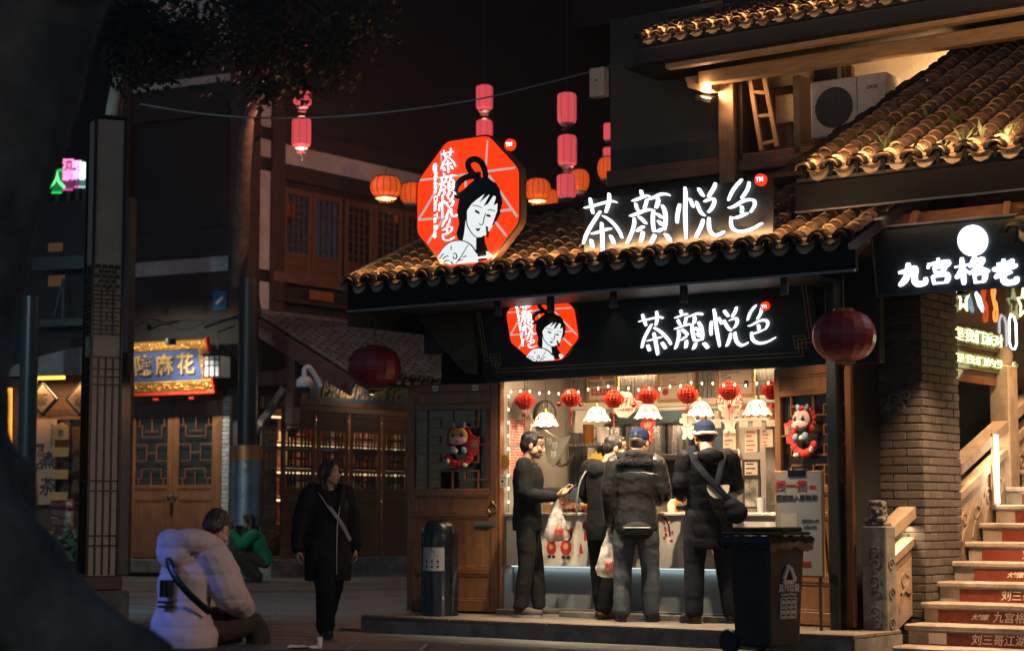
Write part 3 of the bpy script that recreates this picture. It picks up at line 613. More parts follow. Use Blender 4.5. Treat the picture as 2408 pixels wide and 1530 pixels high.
# counter
ct = sthing('service_counter', 'white service counter with festive prints and glowing grey base', 'counter')
MB().box(-.13, 2.98, .08, .16, .62, 1.1, .004).build('front_panel', m_cone, ct)
MB().box(-.13, 2.98, .05, .6, 1.1, 1.135, .008).build('counter_top', m_cone, ct)
MB().box(-.13, 2.98, .2, .28, .155, .64).build('base_panel', M('counter_base_grey', (.2, .22, .22), .4, var=.1), ct)
MB().box(-.13, 2.98, .09, .2, .155, .215, .004).build('plinth', m_stone, ct)
MB().box(-.13, 2.98, .17, .19, .605, .618).build('base_light', E('base_light_white', (.85, .97, .97), 1.0), ct)
l = lamp('base_lamp', 'AREA', (1.4, .18, .6), 1.6, (.8, .95, 1), ct, shape='RECTANGLE', size=3.0, size_y=.02)
# flat prints on the front: lantern, firework, two festive children, plum branch, notices
def disc(b, x, z, r, y0, y1, n=14, sz=1.): b.prism([(x + r * math.cos(6.2832 * i / n), z + r * sz * math.sin(6.2832 * i / n)) for i in range(n)], y0, y1)
def kid(b, x, z, s, lay, cols):
    def L(c, px, pz, r, sz, k): b.m = c; disc(b, x + px * s, z + pz * s, r * s, .078 - .0006 * k, .082, 12, sz)
    L(1, 0, .0, .07, 1.15, 1); L(3, 0, .12, .075, .9, 2); L(2, 0, .115, .055, .85, 3); L(3, -.02, .12, .009, 1.3, 4); L(3, .02, .12, .009, 1.3, 4); L(1, 0, .09, .014, .6, 4); L(1, -.06, .17, .025, 1, 4); L(1, .06, .17, .025, 1, 4); L(4, 0, .01, .03, 1, 4); L(3, -.03, -.1, .025, .8, 2); L(3, .03, -.1, .025, .8, 2); L(2, -.085, .02, .022, 1, 2); L(2, .085, .03, .022, 1, 2)
b = MB()
for px, py in ((1297, 1282), (1331, 1281)):
    p = S.pix(px, py, .08); kid(b, p.x, p.z - .02, .85 if px < 1310 else .95, 0, 0)
p = S.pix(1376, 1236, .08); b.m = 1; disc(b, p.x, p.z, .03, .077, .082, 12, 1.3); b.box(p.x - .003, p.x + .003, .077, .082, p.z - .14, p.z + .06); b.box(p.x - .012, p.x + .012, .0775, .082, p.z - .14, p.z - .06)
p = S.pix(1355, 1235, .08); b.m = 4
for a in range(12): b.stroke([(p.x + .02 * math.cos(a * .524), p.z + .02 * math.sin(a * .524)), (p.x + .05 * math.cos(a * .524), p.z + .06 * math.sin(a * .524))], .006, .077, .082, 2)
p = S.pix(1366, 1290, .08); b.m = 1; b.prism([(p.x, p.z + .07), (p.x + .03, p.z - .04), (p.x - .02, p.z - .04)], .077, .082)
for px, py in ((1313, 1240), (1310, 1265), (1360, 1305), (1292, 1255), (1348, 1300)):
    p = S.pix(px, py, .08); b.m = 4; disc(b, p.x, p.z, .011, .078, .082, 8)
b.m = 3; p = S.pix(1556, 1213, .08); q = S.pix(1572, 1232, .08); w = S.pix(1576, 1262, .08); b.stroke([(p.x, p.z), (q.x, q.z), (w.x, w.z)], .014, .077, .082)
p2 = S.pix(1590, 1222, .08); b.stroke([(q.x, q.z), (p2.x, p2.z)], .009, .0765, .082)
b.m = 1; rn = random.Random(4)
for i in range(16):
    t = rn.random(); x = p.x + (w.x - p.x) * t + rn.gauss(0, .03); z = p.z + (w.z - p.z) * t + rn.gauss(0, .03); disc(b, x, z, .012, .0755 - i * .0001, .082, 7)
for px in (1618, 1640):
    p = S.pix(px, 1240, .08); b.m = 2; b.box(p.x - .04, p.x + .04, .077, .082, p.z - .12, p.z + .12)
    for i in range(5): b.m = 4; b.box(p.x - .032, p.x + .03, .0762, .0775, p.z - .09 + i * .04, p.z - .075 + i * .04)
b.m = 4; p = S.pix(1605, 1290, .08); disc(b, p.x, p.z, .02, .077, .082, 9)
b.build('festive_print', [m_cone, m_redk, M('skin_print', (.7, .5, .38), .7), m_blk, M('ochre_print', (.55, .36, .12), .7)], ct)
# bulkhead over the counter with framed menus
bh = sthing('bulkhead', 'ribbed grey bulkhead above the counter with cream light cove', 'bulkhead')
b = MB(); b.box(-.13, 2.98, 1.22, 1.3, 2.26, 2.615)
b.build('bulkhead_panel', m_in, bh)
b = MB()
for i in range(62): b.box(-.12 + i * .05, -.095 + i * .05, 1.208, 1.2195, 2.27, 2.61)
b.build('ribs', M('rib_grey', (.24, .225, .2), .6), bh, kind='stuff')
MB().box(-.13, 2.98, 1.2, 1.32, 2.19, 2.26, .005).build('light_cove', M('cream_paint', (.7, .62, .48), .5, e=(1, .8, .55), es=.12), bh)
FM = [(1380, 1456, 888, 943), (1545, 1637, 884, 942), (1683, 1776, 878, 932)]
fmn = ['nearest the left door with red heading', 'in the middle above the drink barrels', 'at the right above the cream cups']
for i, (x0, x1, y0, y1) in enumerate(FM):
    a = S.pix(x0, y0, 1.19); c = S.pix(x1, y1, 1.19); w = c.x - a.x; h = .36
    t = sthing('framed_menu', 'framed paper menu %s' % fmn[i], 'menu', (a.x + c.x) / 2, 1.19, c.z, group='framed menus above the counter')
    for q in ((-w / 2, -w / 2 + .035, 0, h), (w / 2 - .035, w / 2, 0, h), (-w / 2 + .035, w / 2 - .035, 0, .03), (-w / 2 + .035, w / 2 - .035, h - .03, h)): MB().box(q[0], q[1], -.014, .012, q[2], q[3], .004).build('frame_bar', m_frame, t)
    MB().box(-w / 2 + .03, w / 2 - .03, -.004, .01, .02, h - .02).build('sheet', m_paper, t)
    b = MB()
    if i == 0:
        b.m = 0
        for sx in (-.1, .07): MB().box(sx - .07, sx + .07, -.006, -.003, .235, .285).build('red_print', m_redk, t)
        b.box(-.14, .1, -.006, -.003, .07, .135); b.build('red_print', m_redk, t)
        text('100x10', .06, -.1, -.007, .19, m_blk, t, .001, .001); text('1000', .06, .09, -.007, .19, m_blk, t, .001, .001); text('创意点A+', .05, -.02, -.0075, .102, m_paper, t, .001)
    else:
        for r_ in range(4): b.box(-w / 2 + .06, -w / 2 + .06 + .2 * random.random() + .05, -.006, -.003, .24 - .025 * r_, .247 - .025 * r_)
        b.box(w / 2 - .12, w / 2 - .07, -.006, -.003, .1, .16) if i == 2 else disc(b, -w / 2 + .1, .1, .035, -.006, -.003); b.build('print', m_blk if i == 2 else m_redk, t)
# drink barrels on their shelf
sh = sthing('barrel_shelf', 'dark wall shelf carrying the row of steel drink barrels', 'shelf'); a = S.pix(1420, 1072, 1.72); c = S.pix(1660, 1072, 1.72)
MB().box(-.13, c.x + .12, 1.5, 1.99, a.z - .06, a.z - .002, .004).build('board', m_black, sh); sz = a.z
MB().box(-.13, c.x + .2, 1.96, 1.995, sz - .5, 2.2).build('navy_panel', m_navy, sh)
b = MB()
for x in (.1, 1.0): b.box(x, x + .04, 1.55, 1.96, sz - .2, sz - .06)
b.build('bracket', m_black, sh)
for i, px in enumerate((1448, 1498, 1547, 1598)):
    p = S.pix(px, 1060, 1.72); t = sthing('drink_barrel', 'steel drink barrel with black lid %s' % ['at the left end of the shelf', 'second from the left behind the cap wearers', 'third on the shelf', 'at the right end left of the cream cups'][i], 'barrel', p.x, 1.72, sz, group='steel drink barrels on the shelf')
    MB().lathe([(0, 0), (.118, 0), (.12, .01), (.12, .3), (0, .3)], 24).build('body', m_steel, t, 40); MB().lathe([(.124, .295), (.125, .325), (.1, .345), (0, .35)], 24).build('lid', m_black, t, 40); MB().ell((0, 0, .36), (.03, .03, .016)).build('knob', m_black, t, 40)
# shelf with jugs by the left wall
b = sthing('jug_shelf', 'grey wall shelf holding amber jug at the left of the shop', 'shelf'); p = S.pix(1392, 1043, 1.3); jz = p.z
MB().box(p.x - .2, p.x + .22, 1.15, 1.5, jz - .03, jz, .004).build('board', m_steel, b); MB().box(p.x - .2, p.x - .185, 1.15, 1.5, jz - .5, jz + .12).build('side_panel', m_steel, b)
def jug(label, x, y, z, mat, r=.06, h=.2):
    t = sthing('jug', label, 'jug', x, y, z); MB().lathe([(0, 0), (r * .85, 0), (r, h), (r * .92, h), (r * .78, .01), (0, .01)], 18).build('body', mat, t, 40)
    MB().tube([(r * .9, 0, h * .85), (r * 1.7, 0, h * .8), (r * 1.7, 0, h * .3), (r * .88, 0, h * .2)], .009, 6).build('handle', mat, t, 60)
jug('amber plastic measuring jug on the left shelf', p.x - .04, 1.3, jz, M('amber_plastic', (.45, .2, .02), .25, trl=.4)); jug('white plastic jug beside the amber jug', p.x + .13, 1.3, jz, m_ply, .065, .17)
# pendant lamps with scalloped milk glass shades
m_shade = M('milk_glass', (.8, .72, .6), .25, e=(1, .74, .42), es=1.3, coat=.3); m_brass = MATS['brass']
LPX = [(1283, 1001), (1404, 989), (1524, 983), (1646, 977), (1781, 974)]
ln = ['furthest left by the animal face bag', 'second from the left door', 'in the middle over the capped heads', 'above the round capped man', 'furthest right beside the right door']
lampm = None
for i, (px, py) in enumerate(LPX):
    p = S.pix(px, py, .36); t = sthing('pendant_lamp', 'white scalloped glass pendant lamp %s' % ln[i], 'pendant lamp', p.x, .36, p.z, rz=i * 13, group='pendant lamps over the counter')
    if lampm is None:
        b = MB(); n = 32; vs = []; fs = []
        prof = [(.022, .135), (.045, .13), (.075, .11), (.098, .078), (.11, .045), (.122, .02), (.136, .004)]
        for j, (r, z) in enumerate(prof):
            for k in range(n):
                wv = (math.cos(k * 2 * math.pi / n * 10)) * (j / 6) ** 4; vs.append((r * math.cos(2 * math.pi * k / n) * (1 + .03 * wv), r * math.sin(2 * math.pi * k / n) * (1 + .03 * wv), z - .01 * wv))
        for j in range(6):
            for k in range(n): fs.append((j * n + k, j * n + (k + 1) % n, (j + 1) * n + (k + 1) % n, (j + 1) * n + k))
        b.add(vs, fs); m1 = b.mesh('shade', m_shade, 60); b = MB()
        for k in range(7):
            a = k * .9; rr = .103
            for q in range(4):
                aa = a + (q - 1.5) * .085; zz = .075 + .012 * math.sin(q * 2.1 + k); rq = .101 - (zz - .07) * .4; b.ell((rq * math.cos(aa), rq * math.sin(aa), zz), (.009, .009, .008), 6, 4)
        m2 = b.mesh('flower_print', M('brown_flower', (.3, .12, .03), .6)); m3 = MB().lathe([(0, .175), (.014, .172), (.022, .15), (.028, .13), (.0, .13)], 14).mesh('cap', m_brass, 50)
        m4 = MB().ell((0, 0, .055), (.03, .03, .04)).mesh('bulb', E('lamp_bulb', (1, .82, .56), 8), 60); lampm = 1
    inst('shade', m1, t); inst('flower_print', m2, t); inst('cap', m3, t); inst('bulb', m4, t); MB().tube([(0, 0, .17), (0, 0, 2.615 - p.z)], .003, 4).build('cord', m_blk, t)
    l = lamp('pendant_light', 'POINT', (0, 0, .03), 11, (1, .7, .4), t, shadow_soft_size=.05)
# honeycomb paper lanterns
LNX = [(1234, 942), (1343, 935), (1443, 938), (1524, 929), (1617, 927), (1714, 918), (1816, 917)]
pn = ['nearest the left door leaf', 'second from the left door leaf', 'in front of the red octagon tag', 'hanging over the middle pendant lamp', 'right of the middle pendant lamp', 'in front of the right octagon tag', 'half hidden by the right door leaf']
b = MB()
for i in range(16):
    a = i * 22.5; bb = MB(); w = .0025
    prof = [(.035, .085), (.055, .078), (.062, .058), (.095, .03), (.105, 0), (.095, -.03), (.062, -.058), (.055, -.078), (.035, -.085)]
    bb.T = RZ(a); bb.prism([(0, .085)] + prof + [(0, -.085)], -w, w); b.add(bb.v, bb.f)
for z in (-.04, -.013, .013, .04): b.lathe([(.06, z - .008), (.094 - abs(z) * .5, z), (.06, z + .008)], 32)
hm = b.mesh('honeycomb', m_redp)
tas = MB(); tas.tube([(0, 0, -.085), (0, 0, -.22)], .002, 4).ell((0, 0, -.14), .02, 8, 6).tube([(0, 0, -.16), (0, 0, -.27)], [.004, .007], 6); tm_ = tas.mesh('tassel', m_redk, 60)
for i, (px, py) in enumerate(LNX):
    p = S.pix(px, py, .22); t = sthing('paper_lantern', 'red honeycomb paper lantern %s' % pn[i], 'lantern', p.x, .22, p.z, rz=i * 29, group='red paper lanterns across the shop opening')
    inst('honeycomb', hm, t); inst('tassel', tm_, t) if i != 3 else None; MB().tube([(0, 0, .085), (0, 0, 2.615 - p.z)], .0015, 4).build('thread', m_blk, t)
# fairy lights
fl = sthing('fairy_lights', 'string of tiny warm fairy lights across the top of the opening', 'fairy lights'); bm_ = MB().ell((0, 0, -.02), (.009, .009, .014), 7, 5).mesh('bulb', E('fairy_bulb', (1, .78, .45), 7), 60)
pts = []; x = -.1; k = 0
while x < 2.95:
    pts.append((x, .12, 2.36 - .045 * abs(math.sin(x * 3.1)) - .01 * (k % 2))); x += .115; k += 1
MB().tube(smooth_path(pts, 2), .0022, 4).build('wire', m_blk, fl)
for p in pts: inst('bulb', bm_, fl, T3(p))
pts = [(-.115, .1, 2.3 - .13 * i) for i in range(10)]; MB().tube(pts, .0022, 4).build('wire', m_blk, fl)
for p in pts: inst('bulb', bm_, fl, T3(p))
# octagonal pick-up tags
for i, (px, py, rot, lb) in enumerate(((1468, 951, 8, 'cream octagon tag lettered in red hanging behind the third paper lantern'), (1716, 945, -4, 'cream octagon tag lettered in red above the cloth-capped man'))):
    p = S.pix(px, py, .42); t = sthing('hanging_tag', lb, 'tag', p.x, .42, p.z); r = .125
    b = MB(); b.T = RY(rot); b.prism([(r / .924 * math.cos(R(22.5 + 45 * q)), r / .924 * math.sin(R(22.5 + 45 * q))) for q in range(8)], -.004, .004); b.build('board', m_paper, t)
    text('出杯区', .105, .0, -.006, .02, m_redk, t, .001, .001, shear=.25); text('小心烫 慢慢喝', .03, .01, -.006, -.05, m_redk, t, .001); MB().tube([(0, 0, .12), (0, 0, 2.6 - p.z)], .0015, 4).build('thread', m_blk, t)
# paper cut-outs: monkey face, two pale backs
def cut(label, px, py, s, mats, face):
    p = S.pix(px, py, .3); t = sthing('paper_cutout', label, 'paper decoration', p.x, .3, p.z); b = MB()
    for i, (x, z, r, sz) in enumerate(((0, .05, .055, .9), (-.06, .055, .025, 1), (.06, .055, .025, 1), (0, -.045, .05, .9), (-.045, -.01, .02, 1), (.045, -.01, .02, 1), (-.035, -.09, .024, .9), (.035, -.09, .024, .9), (-.035, .1, .022, 1), (.035, .1, .022, 1))): disc(b, x * s, z * s, r * s, -.003 - .0004 * i, .003, 14, sz)
    b.build('sheet', mats[0], t)
    if face:
        b = MB(); disc(b, 0, .045 * s, .04 * s, -.0085, -.004, 14, .85); disc(b, 0, -.04 * s, .03 * s, -.0085, -.004); b.build('face_print', mats[1], t); b = MB()
        for x, z, r in ((-.017, .06, .01), (.017, .06, .01), (0, .03, .007), (0, .012, .012)): disc(b, x * s, z * s, r * s, -.0105, -.008, 9)
        b.build('eye_print', m_redk, t)
    MB().tube([(0, .0, .1 * s), (0, 0, 2.6 - p.z)], .0015, 4).build('thread', m_blk, t)
cut('small red and gold paper monkey hanging under the middle lamp', 1524, 1010, 1.0, (m_redk, m_frame), True)
cut('pale paper cutout hanging under the fifth red lantern', 1617, 1003, 1.05, (m_paper,), False)
cut('pale pinkish paper cutout hanging under the right octagon tag', 1716, 988, 1.05, (m_pink,), False)
cut('pale paper rabbit cutout hanging by the left menu lists', 1240, 1000, .9, (m_paper,), False)
# red baubles
for i, (px, py) in enumerate(((1315, 950), (1366, 951), (1490, 952), (1233, 975))):
    p = S.pix(px, py, .25); t = sthing('bauble', 'small red bauble %s' % ['left of the second paper lantern', 'right of the second paper lantern', 'beside the fourth paper lantern', 'below the first paper lantern'][i], 'bauble', p.x, .25, p.z, group='red baubles under the fairy lights'); MB().ell((0, 0, 0), .024).build('ball', M('red_bauble', (.5, .04, .02), .15, .6), t, 60); MB().tube([(0, 0, .02), (0, 0, 2.6 - p.z)], .0015, 4).build('thread', m_blk, t)
# left wall: price lists, bag with animal faces, black fan mask, mirror
def sheet_on_left(name, label, cat, x0, x1, y0, y1, mat, wy=-.135, rows=0, rowmat=None):
    a = S.pixx(x0, y0, wy); c = S.pixx(x1, y1, wy); t = sthing(name, label, cat); b = MB(); b.box(wy, wy + .006, a.y, c.y, c.z, a.z).build('sheet', mat, t)
    if rows:
        b = MB(); h = (a.z - c.z) / rows
        for i in range(rows):
            y = a.y + .03
            while y < c.y - .05: L = .03 + .05 * random.random(); b.box(wy + .0055, wy + .008, y, min(y + L, c.y - .02), c.z + h * (i + .3), c.z + h * (i + .65)); y += L + .02
        b.build('print', rowmat or m_redk, t)
    return t
sheet_on_left('price_list', 'upper pink price list on the left wall behind the man', 'price list', 1195, 1246, 984, 1046, m_pink, rows=9)
sheet_on_left('price_list', 'lower pink price list on the left wall beside the yellow burst', 'price list', 1196, 1244, 1052, 1120, m_pink, rows=10)
sheet_on_left('price_list', 'pink price list further back by the dark face mask', 'price list', 1345, 1385, 1066, 1130, m_pink, rows=9)
p = S.pix(1297, 1052, .35); t = sthing('carrier_bag', 'translucent carrier bag printed with cat faces hanging at left', 'bag', p.x, .35, p.z)
b = MB(); b.T = RY(16); b.prism([(-.12, .15), (-.05, .13), (.06, .11), (.19, .17), (.12, -.08), (.07, -.18), (.0, -.14), (-.06, -.05)], -.012, .012); b.build('film', M('grey_film', (.42, .4, .33), .3, var=.15, bump=.3, bs=12, trl=.4), t)
b = MB()
for x, z in ((-.02, .06), (.05, .02), (.03, -.07)): disc(b, x, z, .03, -.016, -.012); disc(b, x - .022, z + .03, .01, -.0165, -.012, 8); disc(b, x + .022, z + .03, .01, -.0165, -.012, 8)
b.build('face_print', m_ply, t); b = MB()
for x, z in ((-.02, .06), (.05, .02), (.03, -.07)): b.box(x - .016, x - .008, -.0185, -.016, z, z + .008); b.box(x + .008, x + .016, -.0185, -.016, z, z + .008); disc(b, x, z - .012, .007, -.0185, -.016, 7)
b.build('eye_print', m_blk, t); MB().tube([(-.03, 0, .13), (0, 0, .45)], .002, 4).build('thread', m_blk, t)
p = S.pix(1330, 1082, .45); t = sthing('face_mask', 'dark curved paper mask hanging beside the carrier bag', 'mask', p.x, .45, p.z); b = MB(); b.tube(smooth_path([(-.09, 0, .05), (-.07, -.03, -.03), (0, -.04, -.05), (.07, -.03, .0), (.1, 0, .06)], 3), .03, 8, True, .5).build('band', m_blk, t, 60); MB().tube([(0, 0, 0), (0, 0, .4)], .0015, 4).build('thread', m_blk, t)
p = S.pix(1291, 975, .66); t = sthing('round_mirror', 'round dark-rimmed mirror on the left wall behind a lamp', 'mirror', p.x - .05, .66, p.z); b = MB(); b.T = RZ(70); b.prism([(.13 * math.cos(q * .3), .15 * math.sin(q * .3)) for q in range(21)], -.02, .02).build('rim', m_blk, t); b = MB(); b.T = RZ(70); b.prism([(.11 * math.cos(q * .3), .13 * math.sin(q * .3)) for q in range(21)], -.024, -.018).build('glass', m_steel, t)
# yellow star bursts
def burst(label, px, py, y, r, sx=1.0):
    p = S.pix(px, py, y); t = sthing('price_burst', label, 'price card', p.x, y, p.z); b = MB(); b.prism([(sx * r * (1 if q % 2 else .8) * math.cos(q * math.pi / 14), r * (1 if q % 2 else .8) * math.sin(q * math.pi / 14)) for q in range(28)], -.004, .004).build('card', m_yel, t)
    b = MB()
    for i in range(3): b.box(-.5 * r, .45 * r, -.006, -.003, .3 * r - i * .3 * r, .4 * r - i * .3 * r)
    b.build('print', m_frame, t); return t
burst('yellow sunburst price card by the left door leaf', 1187, 1086, .03, .085, .8); burst('large yellow sunburst card behind the hooded man', 1402, 1092, .3, .13)
p = S.pix(1185, 1131, -.04); t = sthing('notice_card', 'small white notice card on the left door jamb', 'notice', p.x, -.045, p.z); MB().box(-.04, .04, -.004, .004, -.06, .06).build('card', m_paper, t); b = MB(); disc(b, -.01, .0, .016, -.006, -.003); b.box(-.03, .03, -.006, -.003, .03, .036).box(-.03, .02, -.006, -.003, -.04, -.035); b.build('print', m_blk, t)
# right wall: ink painting, cup shelf, hanging bags, posters
def back_sheet(name, label, cat, x0, x1, y0, y1, Y, mat, rows=0, rm=None, thick=.012, fr=None):
    a = S.pix(x0, y0, Y); c = S.pix(x1, y1, Y); w = c.x - a.x; h = a.z - c.z; t = sthing(name, label, cat, a.x, Y, c.z); MB().box(0, w, -thick, 0, 0, h, .001).build('sheet', mat, t)
    if rows:
        b = MB()
        for i in range(rows):
            b.box(w * .12, w * (.4 + .5 * random.random()), -thick - .002, -thick + .001, h * (i + .3) / rows, h * (i + .6) / rows)
        b.build('print', rm or m_redk, t)
    if fr:
        for q in ((-.02, 0, -.02, h + .02), (w, w + .02, -.02, h + .02), (0, w, -.02, 0), (0, w, h, h + .02)): MB().box(q[0], q[1], -thick - .01, .0, q[2], q[3]).build('frame_bar', fr, t)
    return t
m_ink2 = M('ink_wash', (.42, .4, .34), .7, var=.9, sc=9, dirt=.75, ds=5)
back_sheet('ink_painting', 'dark framed ink wash landscape right of the capped man', 'painting', 1752, 1786, 1125, 1190, 1.1, m_ink2, fr=m_blk)
back_sheet('small_picture', 'small framed sketch right above the ink wash landscape', 'picture', 1752, 1784, 1085, 1116, 1.1, m_paper, 3, m_blk, fr=m_blk)
MB().box(2.1, 2.98, 1.3, 1.36, .9, 2.2).build('right_partition', m_in, shop)
for i, (x0, x1) in enumerate(((1706, 1737), (1757, 1787), (1796, 1824))):
    back_sheet('hanging_bag', 'white paper bag with red print %s' % ['left of three on the right wall', 'in the middle of the right wall', 'by the right door leaf'][i], 'bag', x0, x1, (1012, 1010, 1010)[i], (1058, 1062, 1050)[i], 1.2, m_paper, 5, m_redk, .05)
t = sthing('cup_shelf', 'narrow shelf with cream cups on the right inside wall', 'shelf'); a = S.pix(1640, 988, 1.15); c = S.pix(1820, 985, 1.15); MB().box(a.x, c.x, 1.05, 1.29, a.z - .03, a.z, .003).build('board', m_ply, t)
for i in range(11):
    x = a.x + .06 + i * .085; MB().lathe([(0, 0), (.028, 0), (.034, .09), (0, .09)], 10, (x, 1.15, a.z)).build('cup', m_paper if i % 3 else m_frame, t, 40)
for i in range(6):
    x = a.x + .08 + i * .15; MB().box(x, x + .1, 1.035, 1.045, a.z - .085, a.z - .02).build('price_tag', m_paper, t)
back_sheet('poster_strip', 'red and orange drinks poster strip above the cup shelf', 'poster', 1735, 1822, 952, 972, 1.25, M('orange_poster', (.6, .16, .07), .6, var=.5, sc=14), 0)
# things on the counter
def on_counter(px, y=.3): return S.pix(px, 1190, y).x
CT = 1.136
t = sthing('display_box', 'clear display box of sweets on the counter', 'display box', on_counter(1362), .22, CT); b = MB(); b.prism([(-.22, 0), (.22, 0), (.2, .05), (-.1, .17), (-.16, .17)], -.1, .12).build('case', GLASS('case_glass', (.9, .88, .84), .2), t)
b = MB(); rn = random.Random(8)
for i in range(60): b.box(*(lambda x, y, z: (x, x + .03, y, y + .03, z, z + .02))(-.19 + .34 * rn.random(), -.09 + .17 * rn.random(), .002 + .08 * rn.random())); b.m = i % 3
b.build('sweets', [m_frame, m_redk, m_paper], t, kind='stuff')
t = sthing('tissue_box', 'brown box with paper straws beside the display box', 'box', on_counter(1313), .2, CT); MB().box(-.07, .07, -.06, .06, 0, .08, .004).build('box', M('kraft_brown', (.28, .14, .06), .7, var=.1), t); b = MB()
for i in range(14): b.tube([(-.05 + .1 * random.random(), -.03 + .06 * random.random(), .04), (-.05 + .1 * random.random(), -.03 + .06 * random.random(), .15)], .004, 5)
b.build('straws', m_ply, t)
t = sthing('till', 'dark sales till screen standing on the counter', 'till', on_counter(1345), .48, CT); b = MB(); b.box(-.05, .05, -.05, .05, 0, .015).bar((0, 0, .01), (0, .02, .12), .03); b.build('stand', m_black, t); b = MB(); b.T = T3((0, -.02, .17)) @ RX(-20); b.box(-.14, .14, -.012, .012, -.08, .08, .004).build('screen', m_navy, t)
back_sheet('notice_board', 'pink notice card with writing standing on the counter', 'notice', 1393, 1421, 1092, 1150, .4, m_pink, 5, m_blk)
for i, (px, h, r, mt, lb) in enumerate(((1590, .12, .045, m_paper, 'paper cup stack on the counter beside the leather jacket'), (1600, .2, .035, MATS['amber_plastic'], 'amber bottle on the counter beside the leather jacket'), (1792, .13, .04, m_ply, 'white cup on the counter at the right end'), (1622, .1, .05, m_frame, 'small wooden box on counter left of the capped man'))):
    t = sthing('counter_item', lb, ['cup', 'bottle', 'cup', 'box'][i], on_counter(px), .22 + .03 * i, CT); t.name = ['paper_cups', 'bottle', 'cup', 'wooden_box'][i]
    if i == 3: MB().box(-.07, .07, -.05, .05, 0, h, .004).build('box', mt, t)
    else:
        MB().lathe([(0, 0), (r * .8, 0), (r, h), (0, h)] if i != 1 else [(0, 0), (r, 0), (r, h * .6), (r * .35, h * .8), (r * .35, h), (0, h)], 14).build('body', mt, t, 40); MB().lathe([(r * 1.04, h - .01), (r * 1.04, h), (0, h + .004)] if i != 1 else [(r * .42, h - .02), (r * .42, h + .01), (0, h + .01)], 14).build('lid', m_ply, t, 40)
t = sthing('camera', 'black camera held up beside the capped man at the counter', 'camera', on_counter(1628, .1), .1, 1.137); b = MB(); b.box(-.07, .07, -.035, .035, 0, .09, .012).box(-.03, .03, -.03, .03, .09, .115, .01); b.build('body', m_black, t); MB().lathe([(0, 0), (.034, 0), (.036, .08), (.028, .09), (0, .085)], 14).build('lens', m_black, t, 40).matrix_local = T3((-.07, 0, .045)) @ RY(-90)
MB().box(.0, .066, -.0365, -.034, .03, .07).build('label', m_ply, t)
# A-frame notice standing before the right door leaf
p = S.h(1880, 1462, .15); t = sthing('notice_stand', 'white scan-to-order notice stand in front of the right door leaf', 'notice stand', (S.pix(1822, 1107, -.62).x + S.pix(1938, 1107, -.62).x) / 2, -.62, .15, rz=2)
a = S.pix(1822, 1107, -.62); c = S.pix(1938, 1358, -.62); hh = a.z - .15; w = c.x - a.x; zs = (a.z - c.z)
MB().box(-w / 2, w / 2, -.012, .012, hh - zs, hh, .004).build('frame', m_frame, t); MB().box(-w / 2 + .018, w / 2 - .018, -.016, -.01, hh - zs + .018, hh - .018).build('sheet', M('notice_sheet', (.5, .47, .42), .6, var=.06), t)
b = MB(); b.bar((-.18, .0, hh - zs), (-.18, 0, 0), .02).bar((.18, 0, hh - zs), (.18, 0, 0), .02).bar((-.18, .02, hh - .2), (-.18, .3, 0), .018).bar((.18, .02, hh - .2), (.18, .3, 0), .018); b.build('legs', m_oldwood, t)
MB().box(-.1, .07, -.02, .014, hh - .05, hh + .012, .004).build('clip', m_black, t)
text('扫一扫', .1, -.07, -.018, hh - .13, m_redk, t, .001, .002); text('提前加入购物车', .055, -.02, -.018, hh - .23, m_blk, t, .001, .001); text('先看看扫一扫', .026, .1, -.018, hh - .42, m_blk, t, .001); text('在线上点单', .026, .1, -.018, hh - .47, m_blk, t, .001)
MB().box(.1, .16, -.018, -.015, hh - .15, hh - .125).build('red_print', m_redk, t); MB().box(-.18, .1, -.018, -.015, hh - .8, hh - .76).build('red_print', m_redk, t); MB().box(-.17, -.02, -.0175, -.015, hh - .52, hh - .36).build('white_patch', m_paper, t)
